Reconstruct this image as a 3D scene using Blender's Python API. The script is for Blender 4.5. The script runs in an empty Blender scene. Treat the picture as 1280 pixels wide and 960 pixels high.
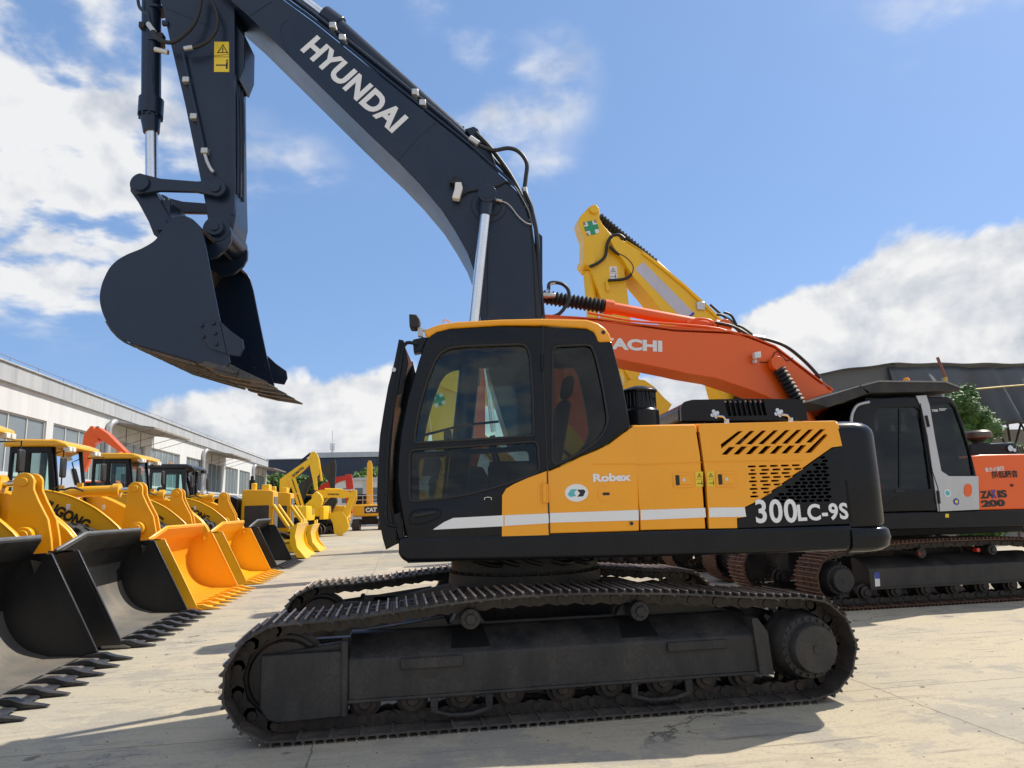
SUN_E=3.5; SKY_E=.15; EXPO=0.63
SKY_TINT=(.66,.70,.80); CL_DARK=(2.2,2.4,2.75); CL_LITE=(3.9,3.9,3.9)
#          azimuth, elevation, widths, strength
CLOUDS=[(-27.,29.,7.5,9.,1.9),(-29.,20.,9.,5.5,1.8),(-19.5,24.,4.,5.5,1.3),(-9.,25.,5.,3.5,.8),(8.5,32.,4.5,5.5,.95),(4.,37.,4.,3.,.8),(14.5,33.,3.,4.,.8),(44.,33.,7.,5.,.5),(12.8,26.6,2.6,1.3,.62),(-23.5,15.,4.,2.,.75),(48.,32.,9.,8.,.18),(-30.,36.,12.,6.,.7)]

import bpy, bmesh, math, random
from math import sin, cos, pi, radians, hypot, atan2
from mathutils import Vector, Matrix
random.seed(7)
S = bpy.context.scene
COL = S.collection

# ------------------------------------------------------------ materials
MATS = {}
def nodes(m):
    m.use_nodes = True
    return m.node_tree.nodes, m.node_tree.links
def paint(name, col, rough=.4, metal=0., coat=0., dirt=.25, dcol=(.16,.13,.10), scale=3., bump=.0, spec=.5, rand=0., wave=0.):
    """painted or bare surface with patchy dust and slight tone variation"""
    if name in MATS: return MATS[name]
    m = bpy.data.materials.new(name); n, l = nodes(m); b = n['Principled BSDF']
    tc = n.new('ShaderNodeTexCoord'); mp = n.new('ShaderNodeMapping'); mp.inputs['Scale'].default_value = (1,1,.45)
    l.new(tc.outputs['Object'], mp.inputs[0])
    a = n.new('ShaderNodeTexNoise'); a.inputs['Scale'].default_value = scale; a.inputs['Detail'].default_value = 8; a.inputs['Roughness'].default_value = .65
    l.new(mp.outputs[0], a.inputs[0])
    r = n.new('ShaderNodeMapRange'); r.inputs[1].default_value=.40; r.inputs[2].default_value=.68; r.inputs[3].default_value=0; r.inputs[4].default_value=dirt
    l.new(a.outputs[0], r.inputs[0])
    f = n.new('ShaderNodeTexNoise'); f.inputs['Scale'].default_value = scale*14; f.inputs['Detail'].default_value = 4
    l.new(tc.outputs['Object'], f.inputs[0])
    mul = n.new('ShaderNodeMath'); mul.operation='MULTIPLY'; l.new(r.outputs[0], mul.inputs[0])
    fr = n.new('ShaderNodeMapRange'); fr.inputs[1].default_value=.3; fr.inputs[2].default_value=.7; fr.inputs[3].default_value=.35; fr.inputs[4].default_value=1.2
    l.new(f.outputs[0], fr.inputs[0]); l.new(fr.outputs[0], mul.inputs[1])
    mx = n.new('ShaderNodeMixRGB'); mx.inputs[1].default_value=(*col,1); mx.inputs[2].default_value=(*dcol,1)
    l.new(mul.outputs[0], mx.inputs[0])
    out = mx.outputs[0]
    if rand:
        oi = n.new('ShaderNodeObjectInfo'); hv = n.new('ShaderNodeHueSaturation')
        rr = n.new('ShaderNodeMapRange'); rr.inputs[3].default_value=1-rand; rr.inputs[4].default_value=1+rand
        l.new(oi.outputs['Random'], rr.inputs[0]); l.new(rr.outputs[0], hv.inputs['Value']); l.new(out, hv.inputs['Color']); out = hv.outputs[0]
    l.new(out, b.inputs['Base Color'])
    rg = n.new('ShaderNodeMapRange'); rg.inputs[3].default_value=rough; rg.inputs[4].default_value=min(1,rough+.35)
    l.new(mul.outputs[0], rg.inputs[0]); l.new(rg.outputs[0], b.inputs['Roughness'])
    b.inputs['Metallic'].default_value = metal; b.inputs['Coat Weight'].default_value = coat; b.inputs['Coat Roughness'].default_value = .12
    b.inputs['Specular IOR Level'].default_value = spec
    if bump:
        bp = n.new('ShaderNodeBump'); bp.inputs['Strength'].default_value = bump; bp.inputs['Distance'].default_value=.01
        l.new(f.outputs[0], bp.inputs['Height']); l.new(bp.outputs[0], b.inputs['Normal'])
    if wave:
        w2 = n.new('ShaderNodeTexNoise'); w2.inputs['Scale'].default_value = 1.6; w2.inputs['Detail'].default_value=1
        l.new(tc.outputs['Object'], w2.inputs[0])
        bp = n.new('ShaderNodeBump'); bp.inputs['Strength'].default_value = wave; bp.inputs['Distance'].default_value=.05
        l.new(w2.outputs[0], bp.inputs['Height']); l.new(bp.outputs[0], b.inputs['Normal'])
    MATS[name] = m; return m
def glass(name, tint, refl=1.5):
    if name in MATS: return MATS[name]
    m = bpy.data.materials.new(name); n, l = nodes(m); n.remove(n['Principled BSDF'])
    t = n.new('ShaderNodeBsdfTransparent'); t.inputs[0].default_value=(*tint,1)
    g = n.new('ShaderNodeBsdfGlossy'); g.inputs['Roughness'].default_value=.02; g.inputs[0].default_value=(.9,.95,1,1)
    fr = n.new('ShaderNodeFresnel'); fr.inputs[0].default_value=refl
    mx = n.new('ShaderNodeMixShader'); l.new(fr.outputs[0], mx.inputs[0]); l.new(t.outputs[0], mx.inputs[1]); l.new(g.outputs[0], mx.inputs[2])
    l.new(mx.outputs[0], n['Material Output'].inputs[0]); MATS[name]=m; return m

YEL  = paint('amber_paint', (.92,.375,.003), .32, coat=.3, dirt=.12, dcol=(.62,.30,.05), wave=.10)
NAVY = paint('boom_paint', (.009,.020,.045), .30, coat=.10, spec=.40, dirt=.30, dcol=(.035,.048,.07), scale=1.6, wave=.10)
BLK  = paint('black_paint', (.005,.0065,.010), .24, spec=.27, dirt=.14, dcol=(.035,.035,.036), wave=.04)
FRAME= paint('dusty_black_steel', (.020,.020,.021), .5, spec=.4, dirt=.85, dcol=(.080,.070,.060), scale=3.4, bump=.3)
SHOE = paint('track_steel', (.055,.050,.046), .6, metal=.1, spec=.4, dirt=.9, dcol=(.15,.11,.082), scale=5, bump=.5, rand=.25)
TIP  = paint('worn_grouser_steel', (.50,.43,.38), .42, metal=.3, dirt=.9, dcol=(.30,.12,.06), scale=9, bump=.4, rand=.45)
CHAIN= paint('oily_chain_steel', (.018,.016,.015), .5, metal=.2, dirt=.7, dcol=(.10,.07,.05), scale=8)
RUSTY= paint('rusty_track_steel', (.13,.062,.036), .7, metal=.2, dirt=.8, dcol=(.05,.035,.03), scale=6, bump=.5, rand=.2)
CHROME=paint('chrome', (.58,.60,.63), .15, metal=1, dirt=.08, dcol=(.4,.4,.4))
ROD  = paint('cylinder_rod_chrome', (.82,.83,.84), .22, metal=1, dirt=.35, dcol=(.55,.5,.45), scale=8)
RUB  = paint('black_rubber', (.011,.011,.012), .55, dirt=.25, dcol=(.05,.048,.045))
HOSE = paint('hose_rubber', (.012,.012,.013), .45, dirt=.2, dcol=(.05,.05,.05))
WHT  = paint('white_vinyl', (.80,.80,.80), .35, dirt=.06)
WARN = paint('warning_yellow_vinyl', (.82,.58,.03), .35, dirt=.05)
INK_HOLLOW  = paint('ink_and_hollow_black', (.012,.012,.012), .4, dirt=.0)  # print black, also the painted-in darkness of frame cutouts and chain recesses
ALU  = paint('bare_aluminium', (.62,.62,.60), .35, metal=.7, dirt=.3)
HIT  = paint('orange_red_paint', (.82,.115,.008), .34, coat=.12, dirt=.10, dcol=(.55,.16,.04), wave=.08)
SILV = paint('silver_paint', (.50,.51,.53), .33, metal=.4, dirt=.15)
CHY  = paint('chrome_yellow_paint', (.88,.53,.006), .34, coat=.15, dirt=.10, dcol=(.5,.33,.08), wave=.06)
LDR  = paint('loader_yellow_paint', (.84,.43,.008), .34, coat=.15, dirt=.10, dcol=(.4,.26,.1))
ORG  = paint('bucket_orange_paint', (.84,.33,.012), .36, coat=.2, dirt=.12, dcol=(.5,.2,.05))
BKT  = paint('bucket_black_paint', (.011,.012,.014), .36, dirt=.35, dcol=(.05,.048,.046), scale=1.5)
FLOORW=paint('worn_bucket_steel', (.20,.19,.175), .45, metal=.4, dirt=.6, dcol=(.28,.22,.16), scale=2)
CABIN= paint('cab_interior', (.03,.03,.032), .6, dirt=.1)
SEAT = paint('seat_cloth', (.035,.036,.04), .8, dirt=.1)
GLS  = glass('tinted_glass', (.76,.84,.82), 1.38)
GLSD = glass('dark_tinted_glass', (.36,.38,.38), 1.40)
GLSW = glass('windscreen_glass', (.90,.95,.94), 1.10)
GLSC = glass('clear_glass', (.80,.92,.90), 1.38)
LAMP = paint('lamp_lens', (.75,.75,.72), .1, dirt=.05)
AMB  = paint('amber_beacon', (.85,.30,.02), .2, dirt=0)
GRN  = paint('green_ink', (.02,.30,.14), .4, dirt=0)
BLU  = paint('blue_ink', (.03,.06,.35), .4, dirt=0)
TEAL = paint('teal_ink', (.10,.45,.48), .4, dirt=0)
RED  = paint('red_ink', (.6,.03,.02), .4, dirt=0)
TYRE = paint('tyre_rubber', (.020,.020,.021), .7, dirt=.5, dcol=(.09,.08,.07), scale=4, bump=.2)

# ------------------------------------------------------------ mesh helpers
def cr(pts, n=4, closed=False):
    """Catmull-Rom smoothing of a polyline (any dimension)"""
    out=[]; N=len(pts)
    rng = range(N) if closed else range(N-1)
    for i in rng:
        g=lambda k: pts[k%N] if closed else pts[max(0,min(N-1,k))]
        p0,p1,p2,p3=g(i-1),g(i),g(i+1),g(i+2)
        for s in range(n):
            t=s/n
            out.append(tuple(.5*((2*b)+(-a+c)*t+(2*a-5*b+4*c-d)*t*t+(-a+3*b-3*c+d)*t**3) for a,b,c,d in zip(p0,p1,p2,p3)))
    if not closed: out.append(tuple(pts[-1]))
    return out
def fil(pts,r=.05,n=4):
    """round every corner of a closed polygon"""
    out=[];N=len(pts)
    for i in range(N):
        a,p,b=pts[i-1],pts[i],pts[(i+1)%N]; la,lb=hypot(a[0]-p[0],a[1]-p[1]),hypot(b[0]-p[0],b[1]-p[1]); ra=min(r,la*.45); rb=min(r,lb*.45)
        s=(p[0]+(a[0]-p[0])*ra/la,p[1]+(a[1]-p[1])*ra/la); e=(p[0]+(b[0]-p[0])*rb/lb,p[1]+(b[1]-p[1])*rb/lb)
        for k in range(n+1): t=k/n; out.append(((1-t)**2*s[0]+2*t*(1-t)*p[0]+t*t*e[0],(1-t)**2*s[1]+2*t*(1-t)*p[1]+t*t*e[1]))
    return out
def circ(cx, cz, r, n=20, a0=0, a1=2*pi): return [(cx+r*cos(a0+(a1-a0)*i/n), cz+r*sin(a0+(a1-a0)*i/n)) for i in range(n)]
def rrect(x0,x1,z0,z1,r,n=3):
    o=[]
    for cx,cz,a in ((x1-r,z1-r,0),(x0+r,z1-r,pi/2),(x0+r,z0+r,pi),(x1-r,z0+r,3*pi/2)):
        for i in range(n+1): o.append((cx+r*cos(a+i*pi/2/n), cz+r*sin(a+i*pi/2/n)))
    return o
class MB:
    def __init__(s): s.v=[]; s.f=[]; s.m=[]
    def add(s, vs, fs, m=0):
        b=len(s.v); s.v+=[tuple(v) for v in vs]; s.f+=[tuple(b+i for i in f) for f in fs]; s.m+=[m]*len(fs); return s
    def box(s,x0,x1,y0,y1,z0,z1,m=0):
        return s.add([(x0,y0,z0),(x1,y0,z0),(x1,y1,z0),(x0,y1,z0),(x0,y0,z1),(x1,y0,z1),(x1,y1,z1),(x0,y1,z1)],
            [(0,3,2,1),(4,5,6,7),(0,1,5,4),(1,2,6,5),(2,3,7,6),(3,0,4,7)],m)
    def prism(s,pts,y0,y1,m=0,dx=0,dz=0):
        n=len(pts); a=sum(pts[i][0]*pts[(i+1)%n][1]-pts[(i+1)%n][0]*pts[i][1] for i in range(n))
        if a<0: pts=pts[::-1]
        vs=[(x,y0,z) for x,z in pts]+[(x+dx,y1,z+dz) for x,z in pts]
        fs=[tuple(range(n)), tuple(range(2*n-1,n-1,-1))]+[(i,i+n,(i+1)%n+n,(i+1)%n) for i in range(n)]
        return s.add(vs,fs,m)
    def band(s,pts,y0,y1,t,m=0):
        """sheet of thickness t following an open profile in x-z, spanning y0..y1 (t to the left of travel)"""
        n=len(pts); off=[]
        for i in range(n):
            a=pts[max(0,i-1)]; b=pts[min(n-1,i+1)]; dx,dz=b[0]-a[0],b[1]-a[1]; L=hypot(dx,dz) or 1
            off.append((pts[i][0]-dz/L*t, pts[i][1]+dx/L*t))
        for i in range(n-1):
            pass
        vs=[(p[0],y,p[1]) for y in (y0,y1) for p in list(pts)+off]
        fs=[]; N=2*n
        for i in range(n-1):
            fs+=[(i,i+1,N+i+1,N+i),(n+i,N+n+i,N+n+i+1,n+i+1),(i,n+i,n+i+1,i+1),(N+i,N+i+1,N+n+i+1,N+n+i)]
        fs+=[(0,N,N+n,n),(n-1,2*n-1,N+2*n-1,N+n-1)]
        return s.add(vs,fs,m)
    def cyl(s,p0,p1,r0,r1=None,n=20,m=0,caps=True):
        r1=r0 if r1 is None else r1; p0=Vector(p0); p1=Vector(p1); d=(p1-p0).normalized()
        u=d.orthogonal().normalized(); w=d.cross(u)
        vs=[tuple(p0+r0*(cos(2*pi*i/n)*u+sin(2*pi*i/n)*w)) for i in range(n)]+[tuple(p1+r1*(cos(2*pi*i/n)*u+sin(2*pi*i/n)*w)) for i in range(n)]
        fs=[(i,(i+1)%n,(i+1)%n+n,i+n) for i in range(n)]
        if caps: fs+=[tuple(range(n-1,-1,-1)),tuple(range(n,2*n))]
        return s.add(vs,fs,m)
    def tube(s,path,r,n=10,m=0):
        P=[Vector(p) for p in path]; N=len(P); u=None; rings=[]
        for i in range(N):
            d=(P[min(N-1,i+1)]-P[max(0,i-1)]).normalized()
            u=d.orthogonal().normalized() if u is None else (u-d*u.dot(d)).normalized()
            w=d.cross(u); rr=r[i] if isinstance(r,(list,tuple)) else r
            rings.append([tuple(P[i]+rr*(cos(2*pi*k/n)*u+sin(2*pi*k/n)*w)) for k in range(n)])
        vs=[v for g in rings for v in g]
        fs=[(i*n+k,i*n+(k+1)%n,(i+1)*n+(k+1)%n,(i+1)*n+k) for i in range(N-1) for k in range(n)]
        fs+=[tuple(range(n-1,-1,-1)),tuple(range((N-1)*n,N*n))]
        return s.add(vs,fs,m)
    def bellows(s,p0,p1,r,pitch=.05,n=16,m=0):
        p0=Vector(p0);p1=Vector(p1);L=(p1-p0).length;k=max(2,int(L/pitch))*2
        return s.tube([p0.lerp(p1,i/k) for i in range(k+1)],[r*(1 if i%2 else .68) for i in range(k+1)],n,m)
    def lathe(s,prof,c,axis='y',n=28,m=0):
        """prof: list of (radius, offset along the axis)"""
        vs=[];N=len(prof)
        for r,o in prof:
            for k in range(n):
                a=2*pi*k/n; q=(r*cos(a),o,r*sin(a)) if axis=='y' else ((o,r*cos(a),r*sin(a)) if axis=='x' else (r*cos(a),r*sin(a),o))
                vs.append((c[0]+q[0],c[1]+q[1],c[2]+q[2]))
        fs=[(i*n+k,(i+1)*n+k,(i+1)*n+(k+1)%n,i*n+(k+1)%n) for i in range(N-1) for k in range(n)]
        fs+=[tuple(range(n)),tuple(range(N*n-1,(N-1)*n-1,-1))]
        return s.add(vs,fs,m)
    def sphere(s,c,r,n=12,m=0,sz=1.):
        k=n//2; prof=[(max(.0005,r*sin(pi*i/k)),-r*sz*cos(pi*i/k)) for i in range(k+1)]
        return s.lathe(prof,c,'z',n,m)
    def build(s,name,mats,parent=None,bevel=0.,smooth=35,rot=None,seg=2):
        me=bpy.data.meshes.new(name); me.from_pydata(s.v,[],s.f)
        mats=mats if isinstance(mats,(list,tuple)) else [mats]
        for m in mats: me.materials.append(m)
        me.polygons.foreach_set('material_index',s.m)
        bm=bmesh.new(); bm.from_mesh(me); bmesh.ops.recalc_face_normals(bm,faces=bm.faces); bm.to_mesh(me); bm.free()
        finish(me,smooth)
        return link(name,me,parent,bevel,rot,seg)
def finish(me,ang):
    me.polygons.foreach_set('use_smooth',[ang>0]*len(me.polygons))
    if ang>0: me.set_sharp_from_angle(angle=radians(ang))
    me.update()
def link(name,me,parent=None,bevel=0.,rot=None,seg=2):
    o=bpy.data.objects.new(name,me); COL.objects.link(o)
    if parent: o.parent=parent
    if rot is not None: o.rotation_euler=(0,0,rot)
    if bevel:
        b=o.modifiers.new('bevel','BEVEL'); b.width=bevel; b.segments=seg; b.limit_method='ANGLE'; b.angle_limit=radians(38); b.harden_normals=False
    return o
def curve_mesh(cu):
    tmp=bpy.data.objects.new('tmp',cu); COL.objects.link(tmp)
    dg=bpy.context.evaluated_depsgraph_get(); dg.update()
    me=bpy.data.meshes.new_from_object(tmp.evaluated_get(dg))
    bpy.data.objects.remove(tmp); bpy.data.curves.remove(cu)
    return me
def panel(name,outer,holes,y0,y1,mat,parent=None,bev=0.,rot=None,smooth=30):
    """plate with an outline and openings in the x-z plane, thickness y0..y1"""
    cu=bpy.data.curves.new(name,'CURVE'); cu.dimensions='2D'; cu.fill_mode='BOTH'
    cu.extrude=abs(y1-y0)/2-bev; cu.bevel_depth=bev; cu.offset=-bev; cu.bevel_resolution=2
    for pts in [outer]+list(holes):
        sp=cu.splines.new('POLY'); sp.points.add(len(pts)-1); sp.use_cyclic_u=True
        for i,p in enumerate(pts): sp.points[i].co=(p[0],p[1],0,1)
    me=curve_mesh(cu); ym=(y0+y1)/2
    for v in me.vertices: x,y,z=v.co; v.co=(x,ym-z,y)
    me.name=name; me.materials.clear(); me.materials.append(mat)
    bm=bmesh.new(); bm.from_mesh(me); bmesh.ops.remove_doubles(bm,verts=bm.verts,dist=.0004); bm.to_mesh(me); bm.free()
    finish(me,smooth)
    return link(name,me,parent,0,rot)
def text(name,s,p0,p1,h,y,mat,parent=None,bold=.03,rot=None,shear=0.,spacing=1.,thick=.004,face=-1):
    """raised lettering on a plane facing -y (or +x when face=1: p are (y,z)), baseline from p0 to p1, letter height h"""
    cu=bpy.data.curves.new(name,'FONT'); cu.body=s; cu.size=1; cu.offset=bold; cu.shear=shear; cu.space_character=spacing; cu.extrude=.01; cu.resolution_u=4
    me=curve_mesh(cu)
    xs=[v.co.x for v in me.vertices]; ys=[v.co.y for v in me.vertices]
    x0,x1,ya,yb=min(xs),max(xs),min(ys),max(ys); dx,dz=p1[0]-p0[0],p1[1]-p0[1]; L=hypot(dx,dz); ux,uz=dx/L,dz/L
    for v in me.vertices:
        a=(v.co.x-x0)/(x1-x0)*L; b=(v.co.y-ya)/(yb-ya)*h; t=(v.co.z/.01)*thick/2
        q=(p0[0]+a*ux-b*uz, p0[1]+a*uz+b*ux)
        v.co=(q[0],y-t,q[1]) if face==-1 else (y+t,q[0],q[1])
    me.name=name; me.materials.clear(); me.materials.append(mat); finish(me,0)
    return link(name,me,parent,0,rot)
def thing(name,label,cat,loc=(0,0,0),rz=0.,group=None):
    o=bpy.data.objects.new(name,None); COL.objects.link(o); o.location=loc; o.rotation_euler=(0,0,rz); o.empty_display_size=.3
    o['label']=label; o['category']=cat
    if group: o['group']=group
    return o
def tag(o,label=None,cat=None,group=None,kind=None):
    for k,v in (('label',label),('category',cat),('group',group),('kind',kind)):
        if v: o[k]=v
    return o
def copy_tree(o,parent=None):
    c=o.copy(); COL.objects.link(c)
    if parent: c.parent=parent
    for ch in list(o.children): copy_tree(ch,c)
    return c

# ------------------------------------------------------------ camera
cam=bpy.data.cameras.new('camera'); co=bpy.data.objects.new('camera',cam); COL.objects.link(co); S.camera=co
YAW,PIT,ROL=radians(9.4),radians(9.7),radians(1.7)
fh=Vector((sin(YAW),cos(YAW),0)); r0=Vector((cos(YAW),-sin(YAW),0)); fw=fh*cos(PIT)+Vector((0,0,sin(PIT))); u0=Vector((0,0,cos(PIT)))-fh*sin(PIT)
Rv=r0*cos(ROL)-u0*sin(ROL); Uv=r0*sin(ROL)+u0*cos(ROL)
co.matrix_world=Matrix(((Rv.x,Uv.x,-fw.x,0),(Rv.y,Uv.y,-fw.y,0),(Rv.z,Uv.z,-fw.z,1.62),(0,0,0,1)))
cam.sensor_width=36; cam.lens=890/1280*36; cam.clip_end=3000; cam.clip_start=.05
# ------------------------------------------------------------ light
to_sun=Vector((.80,.32,1.)).normalized()
sun=bpy.data.lights.new('sun','SUN'); sun.energy=SUN_E; sun.angle=radians(.53); sun.color=(1,.93,.80)
so=bpy.data.objects.new('sun',sun); COL.objects.link(so); so.rotation_euler=to_sun.to_track_quat('Z','Y').to_euler()
w=bpy.data.worlds.new('World'); S.world=w; w.use_nodes=True; n=w.node_tree.nodes; l=w.node_tree.links
bg=n['Background']; bg.inputs[1].default_value=SKY_E
sky=n.new('ShaderNodeTexSky'); sky.sky_type='NISHITA'; sky.sun_disc=False
sky.sun_elevation=math.asin(to_sun.z); sky.sun_rotation=atan2(to_sun.x,to_sun.y)
sky.air_density=1.0; sky.dust_density=.6; sky.ozone_density=2.2
tc=n.new('ShaderNodeTexCoord')
def M(op,a,b=None,c=None):
    q=n.new('ShaderNodeMath'); q.operation=op
    for i,x in enumerate((a,b,c)):
        if x is None: continue
        if isinstance(x,(int,float)): q.inputs[i].default_value=x
        else: l.new(x,q.inputs[i])
    return q.outputs[0]
def MR(v,a,b,c=0.,d=1.,smooth=True):
    q=n.new('ShaderNodeMapRange'); q.interpolation_type='SMOOTHSTEP' if smooth else 'LINEAR'
    l.new(v,q.inputs[0])
    for i,x in enumerate((a,b,c,d)): q.inputs[i+1].default_value=x
    return q.outputs[0]
sep=n.new('ShaderNodeSeparateXYZ'); nrm=n.new('ShaderNodeVectorMath'); nrm.operation='NORMALIZE'
l.new(tc.outputs['Generated'],nrm.inputs[0]); l.new(nrm.outputs[0],sep.inputs[0])
X,Y,Z=sep.outputs
az=M('MULTIPLY',M('ARCTAN2',X,Y),57.2958); el=M('MULTIPLY',M('ARCSINE',Z),57.2958)
# cloud layer coordinates: a gently curved deck overhead
den=M('ADD',Z,.18); cb=n.new('ShaderNodeCombineXYZ'); l.new(M('DIVIDE',X,den),cb.inputs[0]); l.new(M('DIVIDE',Y,den),cb.inputs[1])
def noise(vec,scale,detail,rough,off=(0,0,0),dist=0.):
    mp=n.new('ShaderNodeMapping'); mp.inputs['Location'].default_value=off; l.new(vec,mp.inputs[0])
    q=n.new('ShaderNodeTexNoise'); q.inputs['Scale'].default_value=scale; q.inputs['Detail'].default_value=detail; q.inputs['Roughness'].default_value=rough; q.inputs['Distortion'].default_value=dist
    l.new(mp.outputs[0],q.inputs[0]); return q.outputs[0]
n1=noise(cb.outputs[0],2.6,7,.52,(3.1,1.7,0),.1)
n2=noise(nrm.outputs[0],7.,8,.53,(1,4,2),.2)
n3=noise(cb.outputs[0],7.,6,.52,(7,2,0),.2)
n2u=noise(nrm.outputs[0],7.,8,.53,(1.010,4.006,2.024),.2)
def blob(a,e,ra,re,h,ramp=.0):
    u=M('DIVIDE',M('SUBTRACT',az,a),ra); v=M('DIVIDE',M('SUBTRACT',el,e),re)
    d=M('ADD',M('MULTIPLY',u,u),M('MULTIPLY',v,v))
    return M('MULTIPLY',M('POWER',2.718,M('MULTIPLY',d,-1.)),h)
field=None
for b in CLOUDS:
    x=blob(*b); field=x if field is None else M('ADD',field,x)
field=M('ADD',field,M('ADD',MR(el,44.,62.,0.,1.3),MR(Y,.0,-.35,0.,1.3)))  # unseen cloud added overhead and behind the camera for whiter, brighter fill
# cumulus banks near the horizon: ragged upper edge as a height over azimuth
edge=M('MULTIPLY',M('SUBTRACT',n2,.5),8.)
lft=MR(az,-24.,-1.,8.0,11.3)          # left bank's top
rgt=MR(az,16.,38.,9.3,18.0,smooth=False)
gap=MR(az,2.,16.,0.,1.)
top=M('ADD',M('MULTIPLY',lft,M('SUBTRACT',1.,gap)),M('MULTIPLY',rgt,gap))
top=M('SUBTRACT',top,MR(az,-22.,-29.,0.,9.))
bank=MR(M('SUBTRACT',M('ADD',top,edge),el),-.25,.7)
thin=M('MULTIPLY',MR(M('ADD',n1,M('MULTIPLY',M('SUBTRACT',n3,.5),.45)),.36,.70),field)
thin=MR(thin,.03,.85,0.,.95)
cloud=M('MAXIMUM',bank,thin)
haze=M('MULTIPLY',MR(el,9.,-2.,0.,1.),.55)
# cloud brightness: bright crowns, greyer bodies and undersides
body=MR(M('SUBTRACT',M('ADD',top,edge),el),.3,9.,1.,.78)
sh=M('ADD',M('ADD',M('MULTIPLY',body,MR(n2,.36,.62,.80,1.08)),M('MULTIPLY',M('SUBTRACT',n2,n2u),2.4)),MR(n3,.3,.7,-.08,.08))
rg=n.new('ShaderNodeMapRange'); l.new(sh,rg.inputs[0]); rg.inputs[1].default_value=.45; rg.inputs[2].default_value=1.05; rg.inputs[3].default_value=0; rg.inputs[4].default_value=1
cc=n.new('ShaderNodeMixRGB'); cc.inputs[1].default_value=(*CL_DARK,1); cc.inputs[2].default_value=(*CL_LITE,1); l.new(rg.outputs[0],cc.inputs[0])
tint=n.new('ShaderNodeMixRGB'); tint.blend_type='MULTIPLY'; tint.inputs[0].default_value=1; tint.inputs[2].default_value=(*SKY_TINT,1); l.new(sky.outputs[0],tint.inputs[1])
ev=n.new('ShaderNodeMixRGB'); ev.inputs[0].default_value=.62; l.new(tint.outputs[0],ev.inputs[1]); ev.inputs[2].default_value=(.95,1.68,3.0,1)
m1=n.new('ShaderNodeMixRGB'); l.new(haze,m1.inputs[0]); l.new(ev.outputs[0],m1.inputs[1]); m1.inputs[2].default_value=(*CL_DARK,1)
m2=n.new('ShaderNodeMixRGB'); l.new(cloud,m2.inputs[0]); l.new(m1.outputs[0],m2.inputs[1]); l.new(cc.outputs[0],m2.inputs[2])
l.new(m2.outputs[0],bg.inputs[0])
S.view_settings.view_transform='Standard'; S.view_settings.look='None'; S.view_settings.exposure=EXPO; S.view_settings.gamma=1; S.view_settings.use_curve_mapping=False
S.render.engine='CYCLES'; S.cycles.max_bounces=8; S.cycles.transparent_max_bounces=16

# ------------------------------------------------------------ ground
gm=bpy.data.materials.new('concrete_yard'); n,l=nodes(gm); b=n['Principled BSDF']
tc=n.new('ShaderNodeTexCoord'); P=tc.outputs['Object']
def gn(scale,detail,rough,sc=(1,1,1),off=(0,0,0),dist=0.,rz=0.):
    mp=n.new('ShaderNodeMapping'); mp.inputs['Scale'].default_value=sc; mp.inputs['Location'].default_value=off; mp.inputs['Rotation'].default_value=(0,0,rz); l.new(P,mp.inputs[0])
    q=n.new('ShaderNodeTexNoise'); q.inputs['Scale'].default_value=scale; q.inputs['Detail'].default_value=detail; q.inputs['Roughness'].default_value=rough; q.inputs['Distortion'].default_value=dist
    l.new(mp.outputs[0],q.inputs[0]); return q.outputs[0]
def mixc(f,a,c,blend='MIX'):
    q=n.new('ShaderNodeMixRGB'); q.blend_type=blend
    if isinstance(f,float): q.inputs[0].default_value=f
    else: l.new(f,q.inputs[0])
    for i,x in ((1,a),(2,c)):
        if isinstance(x,tuple): q.inputs[i].default_value=(*x,1)
        else: l.new(x,q.inputs[i])
    return q.outputs[0]
big=gn(.35,5,.55); mid=gn(1.3,8,.65,dist=.5); fine=gn(30,6,.75); streak=gn(3.,8,.62,(.45,1.5,1),(0,0,0),1.6,radians(20)); grit=gn(120,2,.5)
c=mixc(MR(big,.35,.68),(.50,.43,.31),(.42,.385,.31))
c=mixc(MR(mid,.45,.72,0,.6),c,(.50,.43,.33))
c=mixc(MR(streak,.48,.68,0,.5),c,(.31,.275,.225))
c=mixc(MR(gn(.9,8,.7,off=(3,9,0)),.53,.585,0,.6),c,(.31,.29,.26))
c=mixc(M('MULTIPLY',MR(fine,.50,.68),.55),c,(.26,.21,.15))
c=mixc(M('MULTIPLY',MR(grit,.64,.72),.5),c,(.10,.08,.06))
sc2=gn(14,5,.6,(.05,1.3,1),(4,4,0),.6,radians(-52)); c=mixc(M('MULTIPLY',M('MULTIPLY',MR(sc2,.60,.66),MR(gn(.55,3,.5,off=(8,3,0)),.46,.56)),.55),c,(.15,.13,.11))
sc3=gn(9,5,.6,(.04,1.6,1),(1,7,0),.9,radians(8)); c=mixc(M('MULTIPLY',M('MULTIPLY',MR(sc3,.62,.68),MR(gn(.4,3,.5,off=(2,8,0)),.45,.55)),.7),c,(.20,.18,.15))
# dark damp patch ends and tracked-in soil
c=mixc(M('MULTIPLY',MR(gn(5,4,.6,off=(2,2,0)),.66,.70),.45),c,(.20,.17,.14))
oil=gn(3.2,3,.5,off=(6,6,0)); c=mixc(M('MULTIPLY',MR(oil,.69,.73),.7),c,(.10,.09,.08))
spk=gn(55,2,.5,off=(3,1,0)); c=mixc(M('MULTIPLY',MR(spk,.70,.74),.5),c,(.12,.10,.08))
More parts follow.
